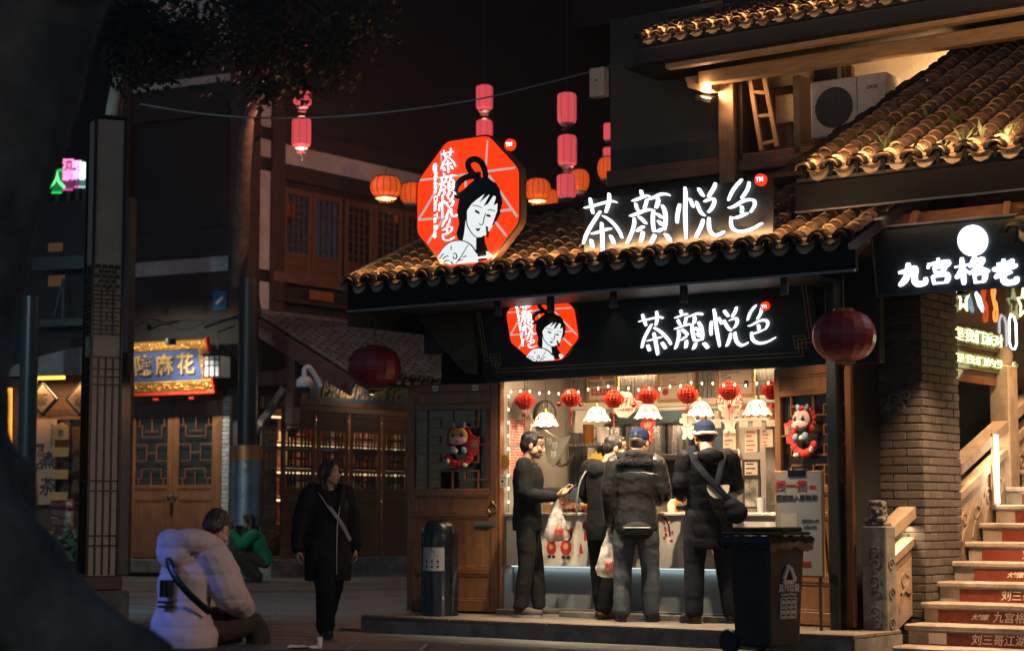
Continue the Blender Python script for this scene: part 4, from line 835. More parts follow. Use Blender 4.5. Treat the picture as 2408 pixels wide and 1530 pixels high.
# festive dragon ornaments on the door glass
def dragon(label, Mx, face=0, k=1.):
    t = thing('dragon_ornament', label, 'ornament'); t.matrix_world = Mx; b = MB(); rn = random.Random(2)
    for i in range(15): a = -2.7 + i * .36; b.ell((.13 * math.cos(a) * 1.0 - .0, 0, -.06 + .12 * math.sin(a)), (.04, .02, .04), 10, 7)
    for i in range(10): a = i * .63; b.ell((.14 + .04 * math.cos(a), 0, .03 + .05 * math.sin(a)), (.025, .015, .028), 8, 6)
    for i in range(13): a = i * .4 - .6; b.ell((-.0 + .115 * math.cos(a), .01, .1 + .1 * math.sin(a)), (.025, .014, .025), 8, 6)
    b.build('red_ruff', M('red_felt', (.48, .02, .008), .7, bump=.6, bs=90, var=.2), t, 60)
    MB().ell((0, -.02, .1), (.1, .035, .085)).build('head', M('gold_felt', (.62, .36, .05), .6, var=.15) if not face else m_pink, t, 60); MB().ell((0, -.04, .055), (.095, .035, .045)).build('muzzle', m_pink, t, 60)
    b = MB()
    for s_ in (-1, 1): b.ell((s_ * .045, -.05, .11), (.02, .012, .024), 10, 7)
    b.build('eye', m_blk, t, 60); b = MB(); [b.ell((s_ * .045 + .006, -.062, .118), .006, 6, 5) for s_ in (-1, 1)]; b.build('eye_glint', m_ply, t, 60)
    b = MB(); [b.ell((s_ * .05, -.01, .2), (.02, .015, .035), 10, 7, RY(s_ * 20)) for s_ in (-1, 1)]; b.build('horn', M('blue_felt', (.25, .36, .45), .7), t, 60)
    b = MB(); b.ell((0, -.055, .075), (.012, .01, .008), 8, 6).ell((0, -.072, .045), (.02, .008, .01), 8, 6).ell((0, -.03, .19), (.025, .015, .02), 8, 6); b.build('nose', MATS['red_felt'], t, 60)
    [MB().ell(c_, r_).build('arm', MATS['blue_felt'], t, 60) for c_, r_ in (((-.05, -.03, -.04), (.035, .025, .04)), ((.06, -.03, -.045), (.03, .025, .035)))]; b = MB(); b.ell((-.02, -.045, -.05), (.025, .02, .025)).ell((-.11, -.02, -.15), (.022, .02, .03)).ell((.07, -.02, -.19), (.03, .02, .022)); b.build('paw', m_paper, t, 60)
    b = MB(); b.T = RY(12); b.prism([(.1, -.05), (.2, -.05), (.2, .12), (.1, .12)], -.015, .0); b.build('red_card', m_redk, t); text('福', .08, .165, -.02, .015, MATS['gold_line'], t, .001, .001); return t
dragon('gold-faced red dragon ornament on the left lattice door', S.M @ dl.matrix_local @ T3((.56, -.05, 1.62)))
dragon('pink-faced red dragon ornament on the right lattice door', S.M @ dr.matrix_local @ T3((.40, -.05, 1.66)) @ Matrix.Diagonal((-1.05, 1.05, 1.05, 1)), 1)
# ------------------------------------------------------------------ people
m_skin = M('skin', (.46, .26, .17), .5, var=.1, bump=.08, bs=60)
m_hair = M('dark_hair', (.012, .009, .008), .45, st=(3, 3, .5), sc=20, var=.5, bump=.5, bs=60)
m_hairb = M('brown_hair', (.035, .02, .014), .5, sc=20, var=.5, bump=.5, bs=60)
m_eyew = M('eye_white', (.6, .55, .5), .3); m_eyed = M('eye_dark', (.01, .008, .007), .2); m_lip = M('lip', (.3, .1, .08), .5)
def cloth(name, col, r=.8, bump=.35, bs=160, var=.2, **k): return M(name, col, r, bump=bump, bs=bs, var=var, sc=7, spec=.12, **k)
m_sole = M('shoe_sole', (.3, .29, .27), .7); m_shoe = M('black_shoe', (.015, .014, .013), .45)
def facing(dx, dy): return math.degrees(math.atan2(-dx, dy))
BASE = dict(pel=(0, 0, .93), wai=(0, .0, 1.08), che=(0, .01, 1.27), nec=(0, -.015, 1.46), hed=(0, .02, 1.60),
            shR=(.19, -.01, 1.41), elR=(.25, -.03, 1.13), wrR=(.25, .05, .88), shL=(-.19, -.01, 1.41), elL=(-.25, -.03, 1.13), wrL=(-.25, .05, .88),
            hiR=(.095, 0, .9), knR=(.1, .02, .49), anR=(.105, -.02, .085), toR=(.13, .15, .03), hiL=(-.095, 0, .9), knL=(-.1, .02, .49), anL=(-.105, -.02, .085), toL=(-.13, .15, .03))
def V(*a): return Vector(a)
def chain(mb, pts, rad, flat=1., side=None, n=12, k=3):
    P = smooth_path(pts, k); N = len(P); rr = []
    for i in range(N):
        t = i / k; a = min(int(t), len(rad) - 2); rr.append(rad[a] + (rad[a + 1] - rad[a]) * (t - a))
    mb.tube(P, rr, n, True, flat, side)
    if flat == 1.: mb.ell(P[0], rr[0], 12, 8); mb.ell(P[-1], rr[-1], 12, 8)
def hand(mb, wr, d, palm, curl, thumb_side):
    """five fingers: d = direction of fingers, palm = where the palm looks, curl in degrees per joint"""
    d = Vector(d).normalized(); pl = Vector(palm); pl = (pl - d * pl.dot(d)).normalized(); s = d.cross(pl).normalized() * thumb_side
    f = lambda a, b, c: Vector(wr) + d * a + s * b + pl * c
    chain(mb, [f(-.01, 0, 0), f(.03, 0, 0), f(.085, 0, .0)], [.024, .038, .036], .42, s, 12, 3)
    for q, (b, L) in enumerate(((.03, .070), (.01, .080), (-.011, .074), (-.031, .058))):
        p = f(.084, b, 0); a = 0; pts = [f(.06, b * .9, 0), p]
        for j, fr in enumerate((.45, .32, .25)):
            a += R(curl * (1 if j else .8)); p = p + (d * math.cos(a) + pl * math.sin(a) + s * (.12 * (1.5 - q) / 1.5 if j == 0 else 0) * .6) * L * fr; pts.append(p)
        mb.tube(smooth_path(pts, 2), [.0095, .0092, .009, .009, .0088, .0085, .008, .0078, .0065][:len(smooth_path(pts, 2))] if len(smooth_path(pts, 2)) <= 9 else .0085, 8); mb.ell(pts[-1], .0068, 8, 6)
    tp = [f(.015, .022, .004), f(.04, .048, .016), f(.066, .058, .03), f(.088, .052, .042)]; chain(mb, tp, [.017, .0125, .0105, .008], n=8, k=2)
def head_parts(mb, Hm, female=False):
    o = mb.T; mb.T = o @ Hm
    if female:
        mb.ell((0, -.012, .03), (.073, .092, .088)); mb.ell((0, .034, -.02), (.058, .06, .078)); mb.ell((0, .048, -.07), (.038, .042, .038)); mb.ell((0, .074, -.094), (.017, .018, .015)); mb.ell((0, .062, .045), (.056, .036, .05)); mb.tube([(0, .092, .005), (0, .1, -.012), (0, .111, -.034)], [.007, .009, .012], 8); mb.ell((0, .107, -.034), (.013, .012, .009))
        for s in (-1, 1): mb.ell((s * .038, .068, -.022), (.028, .026, .026)); mb.ell((s * .045, .03, -.045), (.024, .04, .035))
        mb.ell((0, .095, -.062), (.02, .011, .008)); mb.ell((0, .092, -.073), (.017, .011, .008)); mb.T = o; return
    mb.ell((0, -.012, .035), (.077, .097, .09)); mb.ell((0, .03, -.03), (.063, .066, .08)); mb.ell((0, .045, -.075), (.046 if female else .052, .045, .04)); mb.ell((0, .077, -.098), (.022, .02, .018))
    mb.ell((0, .062, .055), (.06, .04, .045)); mb.tube([(0, .092, .012), (0, .106, -.012), (0, .118, -.036)], [.009, .0115, .015], 8); mb.ell((0, .113, -.036), (.0165, .014, .011)); mb.ell((-.013, .104, -.04), .009, 8, 6); mb.ell((.013, .104, -.04), .009, 8, 6)
    for s in (-1, 1):
        mb.ell((s * .04, .07, -.025), (.03, .028, .028)); mb.ell((s * .03, .088, .024), (.026, .014, .009)); mb.ell((s * .08, -.008, -.008), (.011, .024, .034), 10, 8, RZ(s * -20)); mb.ell((s * .053, .02, -.05), (.025, .045, .035))
    mb.ell((0, .1, -.064), (.024, .012, .008)); mb.ell((0, .097, -.076), (.02, .012, .008)); mb.T = o
def folds(A, kind, seed=0.):
    def f(co, n):
        p = co + Vector((seed, seed * .7, seed * .3)); d = A * .9 * noise.noise(Vector((p.x * 5, p.y * 5, p.z * 9))) + A * .5 * noise.noise(Vector((p.x * 16 + p.z * 9, p.y * 16, p.z * 22))) + A * .3 * noise.noise(p * 45)
        if kind == 'seat': d = A * 1.6 * noise.noise(Vector((p.x * 4, p.y * 4, p.z * 9))) + A * .5 * noise.noise(Vector((p.x * 9 + p.z * 7, p.y * 11, p.z * 16))) - .005 * max(0, 1 - abs(((co.z + .015 * noise.noise(p * 4)) % .17) - .085) / .016)
        if kind == 'puff': d += .0045 * (abs(math.sin(co.z * math.pi / .105 + 1.1 * noise.noise(p * 3))) ** .6 - .6)
        if kind == 'leg': d += A * .35 * noise.noise(Vector((p.x * 5 + p.z * 4, p.y * 5, p.z * 21)))
        return d
    return f
def person(label, loc, rz, H=1.70, J=None, head=(0, 0, 0), hands=None, jacket=None, trousers=None, shoes=None, hair='short', hairmat=None, female=False, bulk=1., hem=.80, jr=1.0, sleeve=1., kind='cloth', lr=1., extra=None, collar=None, skin=None, fold=.007, top_mat=None):
    j = {k: Vector(v) for k, v in BASE.items()}
    for k, v in (J or {}).items(): j[k] = Vector(v)
    t = thing('person', label, 'person', loc, rz); t.scale = (H / 1.7,) * 3
    Hm = T3(j['hed']) @ RZ(head[0]) @ RX(head[1]) @ RY(head[2]); sd = (j['shR'] - j['shL']).normalized(); hd = (j['hiR'] - j['hiL']).normalized()
    skin = skin or m_skin
    b = MB(); head_parts(b, Hm, female)
    chain(b, [j['nec'] + V(0, 0, -.06), j['nec'], j['hed'] + (j['nec'] - j['hed']) * .25], [.075, .055, .054], n=12, k=2)
    up = (j['nec'] - j['pel']).normalized()
    chain(b, [j['pel'] - up * .08, j['pel'], j['wai'], j['che'], j['nec'] - up * .07, j['nec'] - up * .02], [.10, .15, .135, .165, .15, .06], .66, sd, 16, 3)
    for s in 'RL':
        chain(b, [j['sh' + s], j['el' + s], j['wr' + s]], [.052, .042, .028], k=4); chain(b, [j['hi' + s], j['kn' + s], j['an' + s]], [.085, .056, .038], k=4)
        chain(b, [j['an' + s], j['an' + s] + (j['to' + s] - j['an' + s]) * .5 + V(0, 0, -.012), j['to' + s]], [.038, .038, .026], k=2)
        dflt = (j['wr' + s] - j['el' + s], (0, 1, 0) if s == 'R' else (0, 1, 0), 18)
        hp = (hands or {}).get(s) or ((j['wr' + s] - j['el' + s]), (V(-1, 0, 0) if s == 'R' else V(1, 0, 0)), 16)
        dd = Vector(hp[0]).normalized(); pl = Vector(hp[1]); sgn = 1 if s == 'R' else -1
        hand(b, j['wr' + s] + dd * .015, dd, pl, hp[2], sgn if len(hp) < 4 else hp[3])
    inst('body', remeshed(b, .0065, 2), t).data.materials.append(skin)
    # face
    for s in (-1, 1):
        MB().ell((s * .031, .088, .008), (.0135, .008, .0062), 10, 7).build('eye', m_eyew, t, 60).matrix_local = Hm
        MB().ell((s * .031, .0945, .008), (.0062, .003, .0058), 8, 6).build('iris', m_eyed, t, 60).matrix_local = Hm
        MB().tube([(s * .014, .099, .028), (s * .032, .1, .034), (s * .05, .088, .028)], [.003, .0045, .002], 6).build('eyebrow', m_hair, t, 60).matrix_local = Hm
    MB().ell((0, .108, -.07), (.022, .004, .0045), 10, 6).build('lips', m_lip, t, 60).matrix_local = Hm
    hm_ = hairmat or m_hair
    b = MB()
    if hair in ('short', 'long', 'buzz'):
        g = 0 if hair != 'buzz' else -.007
        b.ell((0, -.022, .05), (.084 + g, .1 + g, .088 + g)); b.ell((0, -.055, .0), (.078 + g, .066 + g, .08 + g)); b.ell((0, .045, .102 + g), (.062, .045, .03))
        for s in (-1, 1): b.ell((s * .066, -.01, .03), (.017, .05, .05)); b.ell((s * .072, .03, .04), (.01, .02, .035))
        if hair == 'short': b.ell((.02, .06, .095), (.05, .034, .026)); b.ell((-.03, .055, .1), (.04, .03, .024))
        if hair == 'long':
            for s in (-1, 1): chain(b, [V(s * .05, -.01, .1), V(s * .084, -.025, .02), V(s * .09, -.035, -.08), V(s * .1, -.01, -.19), V(s * .1, .045, -.29), V(s * .085, .07, -.37)], [.03, .027, .028, .032, .026, .012], n=10)
            for s in (-1, 1): chain(b, [V(s * .006, .06, .118), V(s * .04, .085, .085), V(s * .07, .066, .03), V(s * .079, .03, -.04)], [.014, .017, .017, .014], n=8)
            b.ell((0, .05, .11), (.05, .045, .022)); b.ell((0, -.06, -.1), (.09, .05, .15)); b.ell((0, -.075, -.2), (.085, .045, .12))
        me = remeshed(b, .007, 2, lambda co, n: .006 * noise.noise(Vector((co.x * 40, co.y * 40, co.z * 14)))); inst('hair', me, t, Hm).data.materials.append(hm_)
    if jacket:
        m_ = .022 * bulk; b = MB(); pd = (j['pel'] - j['wai']).normalized(); L = max(j['pel'].z - hem, 0)
        he = j['pel'] + pd * L
        chain(b, [he, j['pel'] + pd * L * .4, j['wai'], j['che'], j['nec'] - up * .075, j['nec'] - up * .015], [(.165 + m_) * jr, (.168 + m_) * jr, .155 + m_, .18 + m_, .158 + m_ * .8, .075], .74, sd, 18, 3)
        for s in 'RL':
            w = j['wr' + s] + (j['el' + s] - j['wr' + s]) * .06
            b.ell(j['sh' + s] + (j['che'] - j['sh' + s]) * .12, .062 + m_); chain(b, [j['sh' + s] + (j['nec'] - j['sh' + s]) * .35 - up * .02, j['sh' + s], (j['sh' + s] + j['el' + s]) / 2, j['el' + s], w], [.06 + m_ * .5, .06 + m_, .06 * sleeve + m_, .053 * sleeve + m_, .04 * sleeve + m_ * .6], k=4)
        if collar == 'stand': b.lathe([(.05, 0), (.1, .0), (.088, .085), (.06, .085)], 16, j['nec'] + V(0, .0, -.03))
        if collar == 'hood':
            for a in range(9): an = R(-30 - a * 15); b.ell(j['nec'] + V(.11 * math.cos(an), .02 + .11 * math.sin(an), -.01 - .035 * math.sin(R(a * 22.5))), (.05, .05, .055))
            b.ell(j['nec'] + V(0, -.13, -.07), (.12, .07, .1))
        me = remeshed(b, .0105, 3, folds(fold, kind, label.__len__() * .37)); inst('jacket', me, t).data.materials.append(jacket)
    if trousers:
        b = MB(); chain(b, [j['pel'] + up * .1, j['pel'], j['pel'] - up * .06], [.15, .17, .12], .78, hd, 16, 2)
        for s in 'RL': chain(b, [j['hi' + s], (j['hi' + s] + j['kn' + s]) / 2, j['kn' + s], (j['kn' + s] + j['an' + s]) / 2, j['an' + s] + V(0, 0, .015)], [.1 * (.5 + .5 * lr), .092 * lr, .077 * lr, .074 * lr, .068 * lr], k=3)
        me = remeshed(b, .0105, 3, folds(fold, 'leg', label.__len__() * .53)); inst('trousers', me, t).data.materials.append(trousers)
    for s in 'RL':
        b = MB(); a = j['an' + s]; o = j['to' + s]; mid = a + (o - a) * .55; g = 0
        chain(b, [a + V(0, 0, .045), a + V(0, 0, -.01), mid + V(0, 0, -.012), o + V(0, 0, .012)], [.05, .05, .046, .034], n=12, k=3); back = a - (o - a).normalized() * .03; b.ell(V(back.x, back.y, a.z - .035), (.042, .042, .04))
        inst('shoe', remeshed(b, .009, 2, folds(.002, '', 1.)), t).data.materials.append(shoes or m_shoe)
        d = (o - a); d.z = 0; d.normalize(); n = V(-d.y, d.x, 0); ol = []
        zf = o.z - .03
        for u, w_ in ((-.07, .022), (-.05, .036), (0, .036), (.08, .045), (.13, .046), (.19, .03), (.205, 0)): ol.append((u, w_))
        poly = [a + d * u + n * w_ for u, w_ in ol] + [a + d * u - n * w_ for u, w_ in ol[::-1]]
        sb = MB(); N = len(poly); sb.add([V(p.x, p.y, zf + .002) for p in poly] + [V(p.x, p.y, zf + .026) for p in poly], [tuple(range(N)), tuple(range(2 * N - 1, N - 1, -1))] + [(i, (i + 1) % N, N + (i + 1) % N, N + i) for i in range(N)]); sb.build('sole', m_sole if shoes and 'loafer' in shoes.name else m_shoe, t)
    t['_j'] = 0; del t['_j']
    return t, j, Hm
def bag(label, top, drop, w, loc_parent_world, rzb=0):
    """thin plastic carrier bag hanging from a hand, red print and goods inside"""
    t = thing('carrier_bag', label, 'bag', loc_parent_world, rzb); b = MB(); n = 18; vs = []; fs = []; prof = [(.0, .012, .02), (.07, .03, .03), (.16, .06, .045), (.25, .085, .06), (.36, .1, .07), (.42, .095, .065), (.44, .06, .04), (.445, .0, .0)]
    k = drop / .445; rn = random.Random(len(label))
    for z, rx, ry in prof:
        for q in range(n):
            a = 6.2832 * q / n; wv = 1 + .13 * math.sin(q * 3 + z * 17) + .05 * rn.random(); vs.append((rx * w * math.cos(a) * wv, ry * w * math.sin(a) * wv, -z * k))
    for i in range(len(prof) - 1):
        for q in range(n): fs.append((i * n + q, i * n + (q + 1) % n, (i + 1) * n + (q + 1) % n, (i + 1) * n + q))
    b.add(vs, fs); b.build('film', PLASTIC('bag_film'), t, 70)
    b = MB(); b.ell((0, 0, -drop * .78), (.06 * w, .04 * w, .08), 12, 8).ell((.03, 0, -drop * .88), (.05 * w, .035 * w, .05), 12, 8); b.build('goods', M('bag_goods', (.45, .2, .14), .6, var=.5, sc=16), t, 60)
    b = MB()
    for i in range(5): b.stroke([(-.05 + .02 * i, -drop * .82), (-.04 + .02 * i, -drop * .68 + .03 * (i % 2))], .016, -.078 * w, -.07 * w, 3); b.stroke([(-.05, -drop * (.72 + i * .03)), (.05, -drop * (.7 + i * .03))], .01, -.0782 * w, -.07 * w, 3)
    b.build('red_print', M('bag_print', (.55, .04, .03), .5), t); return t
def pos(px, py, y, z=.15):
    p = S.pix(px, py, y); return S.w(p.x, y, z)
# 1 man with carrier bag, profile to the right
c_grey = cloth('charcoal_jacket', (.015, .016, .017)); c_trou = cloth('dark_grey_trousers', (.019, .019, .019)); c_leath = M('black_leather', (.02, .019, .017), .3, bump=.3, bs=28, var=.3, spec=.6, coat=.3)
c_jean = cloth('blue_grey_jeans', (.075, .09, .105), bs=200); c_black = cloth('black_puffer', (.007, .007, .009), .5); c_navy = cloth('navy_cap_cloth', (.014, .024, .06), .8)
pm = pos(1240, 1446, -.3)
person('man in charcoal jacket holding a phone, carrier bag on his wrist, by left door', pm, facing(1, -.12), 1.72,
       J=dict(hed=(0, .05, 1.60), nec=(0, .0, 1.46), elR=(.24, .03, 1.14), wrR=(.11, .27, 1.12), elL=(-.24, .05, 1.15), wrL=(-.1, .3, 1.16), anR=(.1, -.05, .085), toR=(.12, .13, .03), anL=(-.1, .1, .085), toL=(-.12, .28, .03), knL=(-.1, .07, .49), knR=(.1, .0, .49)),
       head=(2, -8, 0), hands={'R': ((-.35, .8, .15), (-.6, .2, .8), 30), 'L': ((.3, .8, .1), (.6, -.1, .8), 34)}, jacket=c_grey, trousers=c_trou, shoes=M('grey_loafer', (.06, .058, .055), .7), hem=.80, collar='stand', bulk=1.0, fold=.005)
mm = T3(pm) @ RZ(facing(1, -.12)); w_ = lambda v: mm @ (Vector(v) * (1.72 / 1.7))
t = thing('phone', 'phone held up in the hands of the man at left', 'phone', w_((-.02, .41, 1.19)), facing(1, -.12)); b = MB(); b.T = RX(40) @ RZ(20); b.box(-.035, .035, -.075, .075, -.004, .004, .003).build('case', m_black, t); b = MB(); b.T = RX(40) @ RZ(20); b.box(-.031, .031, -.07, .07, .004, .005).build('screen', E('phone_glow', (.8, .8, .85), .5), t)
bag('see-through carrier bag with red print hanging from the left man', 0, .40, 1.05, w_((.09, .285, 1.10)), 20)
# 2 hooded man behind the leather jacket
ph_ = pos(1420, 1446, -.12)
person('man in dark hooded jacket turned right behind the leather jacket', ph_, facing(.75, .55), 1.70, J=dict(hed=(.04, .11, 1.585), nec=(.01, .04, 1.44), elR=(.26, .06, 1.12), wrR=(.16, .3, 1.08), elL=(-.27, .02, 1.14), wrL=(-.14, .28, 1.1), anR=(.12, -.09, .085), toR=(.14, .1, .03), anL=(-.11, .06, .085), toL=(-.13, .24, .03)), head=(-25, -12, 0),
       jacket=cloth('dark_hooded_cloth', (.010, .011, .012)), trousers=cloth('dark_trousers', (.011, .011, .012)), shoes=M('brown_boot', (.1, .06, .025), .6, var=.3), hem=.72, collar='hood', bulk=1.1, fold=.006, hair='buzz', kind='cloth', lr=1.05)
mm = T3(ph_) @ RZ(facing(.75, .55)); t = thing('shoulder_strap', 'grey strap crossing the back of the hooded man', 'strap', ph_, facing(.75, .55)); MB().tube(smooth_path([(-.12, -.02, 1.46), (-.17, -.13, 1.3), (-.19, -.165, 1.1), (-.2, -.16, .95)], 3), .016, 6, True, .3, (1, 0, 0)).build('webbing', M('grey_webbing', (.16, .16, .15), .7), t)
# 3 man in leather jacket seen from behind
pl_ = pos(1497, 1452, -.35); rl = facing(.12, 1)
t3, j3, H3 = person('man in black leather jacket and navy cap seen from behind', pl_, rl, 1.74, J=dict(hed=(.03, .07, 1.585), nec=(.0, .0, 1.45), shR=(.185, -.01, 1.40), shL=(-.185, -.01, 1.40), elR=(.24, .04, 1.12), wrR=(.17, .27, 1.06), elL=(-.235, -.01, 1.13), wrL=(-.23, .04, .87), anR=(.13, .0, .085), toR=(.17, .17, .03), anL=(-.13, -.03, .085), toL=(-.16, .14, .03), knR=(.12, .04, .49), knL=(-.12, .02, .49)), head=(-18, -10, 0),
       hands={'L': ((0, .1, -1), (1, 0, 0), 55)}, jacket=c_leath, trousers=c_jean, shoes=m_shoe, hem=.80, jr=1.08, bulk=1.0, kind='cloth', fold=.006, hair='buzz', hairmat=M('grey_hair', (.06, .055, .05), .6), lr=1.12, sleeve=1.12)
b = MB()
for a in range(15): an = R(-12 - a * 11.2); b.ell((.135 * math.cos(an), -.005 + .105 * math.sin(an), 1.465 + .012 * math.sin(an * 3)), (.05, .045, .045))
b.ell((0, -.115, 1.41), (.15, .04, .06)); b.ell((.07, -.1, 1.4), (.1, .04, .05)); b.ell((-.07, -.1, 1.4), (.1, .04, .05))
inst('fur_collar', remeshed(b, .009, 2, lambda co, n: .009 * noise.noise(co * 70)), t3).data.materials.append(M('black_fur', (.006, .006, .007), .95, bump=1, bs=150))
b = MB(); b.tube([(-.17, -.2, 1.30), (-.05, -.215, 1.315), (.09, -.212, 1.312), (.2, -.19, 1.295)], .004, 5); b.build('yoke_seam', c_leath, t3, 60)
def cap_hat(parent, Hm, mat, bill=True, tilt=-8, yaw=0):
    b = MB(); b.ell((0, -.016, .062), (.091, .108, .078)); b.ell((0, -.016, .03), (.092, .108, .04)); inst('cap', remeshed(b, .007, 2, lambda co, n: .003 * noise.noise(co * 30)), parent, Hm @ RZ(yaw) @ RX(tilt)).data.materials.append(mat)
    if bill:
        o = [(-.075, .075), (-.06, .13), (0, .165), (.06, .13), (.075, .075)]; b = MB(); N = 5
        b.add([(x, y, .035 - .25 * x * x / .1 - (y - .075) * .15) for x, y in o] + [(x, y, .043 - .25 * x * x / .1 - (y - .075) * .15) for x, y in o], [tuple(range(N)), tuple(range(2 * N - 1, N - 1, -1))] + [(i, (i + 1) % N, N + (i + 1) % N, N + i) for i in range(N)])
        b.build('bill', mat, parent).matrix_local = Hm @ RZ(yaw)
cap_hat(t3, H3, c_navy, True, -6)
MB().tube(smooth_path([(-.055, -.12, .02), (0, -.128, .0), (.055, -.12, .02)], 3), .007, 6).build('cap_strap', m_brass, t3, 60).matrix_local = H3
mm = T3(pl_) @ RZ(rl); k_ = 1.74 / 1.7; w_ = lambda v: mm @ (Vector(v) * k_)
bag('see-through carrier bag with red print in the leather jacket man\'s hand', 0, .46, 1.15, w_((-.24, .08, .83)), 0)
t = thing('belt_bag', 'black belt bag worn at the back under the leather jacket', 'bag', w_((.02, -.19, .80)), rl); b = MB(); b.ell((0, 0, 0), (.15, .055, .085), 16, 10); b.box(-.13, .13, -.05, .03, -.07, .05, .03); inst('pouch', remeshed(b, .009, 3), t).data.materials.append(M('matte_black', (.01, .01, .011), .7, spec=.15)); MB().tube([(-.12, -.052, .03), (.12, -.052, .03)], .005, 5).build('zip', m_metal, t)
# 4 man in round cap with harness
pc = pos(1668, 1452, -.2); rc = facing(-.05, 1)
t4, j4, H4 = person('man in black puffer jacket and fur-edged round cap at counter', pc, rc, 1.80, J=dict(hed=(-.015, .07, 1.58), nec=(-.01, .0, 1.45), shR=(.185, .0, 1.39), shL=(-.185, .0, 1.39), elR=(.25, .09, 1.14), wrR=(.27, .26, 1.32), elL=(-.235, .02, 1.13), wrL=(-.19, .24, 1.07), anR=(.19, .02, .085), toR=(.24, .18, .03), anL=(-.13, -.02, .085), toL=(-.2, .13, .03), knR=(.15, .04, .49), knL=(-.12, .02, .49)), head=(8, -6, 0), hands={'R': ((.5, .1, .8), (-.6, .5, .2), 26)},
       jacket=c_black, trousers=cloth('black_baggy_trousers', (.011, .012, .016)), shoes=m_shoe, hem=.62, jr=.97, bulk=1.1, kind='puff', hair='buzz', lr=1.15, sleeve=1.0, fold=.005)
cap_hat(t4, H4, c_navy, False, -4)
b = MB()
for a in range(24): an = R(a * 15); b.ell((.092 * math.cos(an), -.016 + .108 * math.sin(an), .014 + (.012 if math.sin(an) > 0 else -.004)), (.018, .018, .019), 8, 6)
inst('fur_band', remeshed(b, .006, 1, lambda co, n: .006 * noise.noise(co * 120)), t4, H4).data.materials.append(M('cream_fur', (.5, .43, .35), .95, bump=1, bs=200))
b = MB(); b.ell((0, -.17, 1.40), (.12, .05, .075)); inst('hood', remeshed(b, .01, 2, folds(.006, '')), t4).data.materials.append(c_black)
mm = T3(pc) @ RZ(rc); k_ = 1.80 / 1.7; w_ = lambda v: mm @ (Vector(v) * k_)
t = thing('sling_bag', 'black cross strap harness with pale patch on the capped man\'s back', 'bag', pc, rc); t.scale = (k_,) * 3; m_web = M('navy_webbing', (.007, .009, .014), .8, bump=.2, bs=150, spec=.1)
MB().tube(smooth_path([(-.13, .02, 1.49), (-.15, -.12, 1.42), (-.09, -.225, 1.28), (.03, -.245, 1.15), (.13, -.235, 1.05), (.21, -.2, .98)], 3), .032, 8, True, .25, (1, 0, 0)).build('strap', m_web, t)
MB().tube(smooth_path([(.14, .0, 1.46), (.1, -.17, 1.38), (.06, -.235, 1.25), (.04, -.248, 1.16)], 3), .026, 8, True, .25, (1, 0, 0)).build('strap', m_web, t)
b = MB()
b.prism([(.05 + .095 * math.cos(a * .3307), 1.145 + .1 * math.sin(a * .3307) if a < 19 else 1.1) for a in range(0, -11, -1)] + [(-.04, 1.16), (.14, 1.16)], -.238, -.225); b.build('pale_patch', m_paper, t)
b = MB(); b.ell((.2, -.215, .93), (.1, .06, .1)); b.ell((.17, -.22, .99), (.085, .05, .06)); inst('pouch', remeshed(b, .009, 2, folds(.006, '', 3)), t).data.materials.append(m_web)
MB().box(-.155, -.11, -.2, -.185, 1.40, 1.43, .004).build('buckle', m_metal, t)
# 5 staff member behind the counter
ps = S.pix(1548, 1130, .85); ps = S.w(ps.x, .85, .155); rs = facing(-.75, -.75)
t5, j5, H5 = person('shop worker in cream shirt and navy cap leaning over the counter', ps, rs, 1.68, J=dict(pel=(0, -.05, .93), wai=(0, .02, 1.07), che=(0, .12, 1.23), nec=(0, .2, 1.38), hed=(.02, .27, 1.5), shR=(.18, .17, 1.33), shL=(-.18, .17, 1.33), elR=(.24, .32, 1.1), wrR=(.12, .47, 1.06), elL=(-.26, .3, 1.1), wrL=(-.2, .5, 1.1)), head=(0, -22, 0), hands={'L': ((.2, .9, 0), (.8, 0, -.2), 35)},
       jacket=cloth('cream_shirt', (.62, .5, .4)), trousers=c_trou, hem=.85, bulk=.7, fold=.006)
cap_hat(t5, H5, c_navy, True, -4)
MB().tube(smooth_path([(-.1, .1, 1.42), (-.12, .06, 1.3), (-.08, -.1, 1.1)], 3), .02, 8, True, .3, (1, 0, 0)).build('apron_strap', m_navy, t5)
mm = T3(ps) @ RZ(rs); t = thing('tea_cup', 'brown tea cup in the shop worker\'s hand', 'cup', mm @ V(-.17, .6, 1.02)); MB().lathe([(0, 0), (.035, 0), (.045, .13), (0, .13)], 16).build('cup', M('tea_brown', (.16, .05, .03), .3), t, 40); MB().lathe([(.047, .128), (.047, .14), (0, .142)], 16).build('lid', m_paper, t, 40)
# 6 woman walking
pw_ = gnd(770, 1497); rw = facing(.45, -1)
t6, j6, H6 = person('long-haired woman in long black coat walking with pale cross strap', pw_, rw, 1.58, J=dict(hed=(0, .03, 1.60), elR=(.26, -.04, 1.13), wrR=(.31, -.02, .87), elL=(-.25, -.05, 1.13), wrL=(-.29, -.03, .88), knR=(.07, .12, .5), anR=(.07, .14, .09), toR=(.09, .32, .04), knL=(-.07, -.04, .5), anL=(-.06, -.26, .15), toL=(-.06, -.1, .03)), head=(30, 6, 0), hands={'R': ((.05, .1, -1), (-1, 0, 0), 24), 'L': ((-.05, .1, -1), (1, 0, 0), 24)},
       jacket=cloth('black_coat', (.010, .010, .011), .6), trousers=cloth('black_wide_trousers', (.008, .008, .009)), shoes=m_shoe, hem=.55, jr=1.2, bulk=1.5, hair='long', female=True, lr=1.3, kind='cloth', fold=.01, sleeve=1.3)
b = MB()
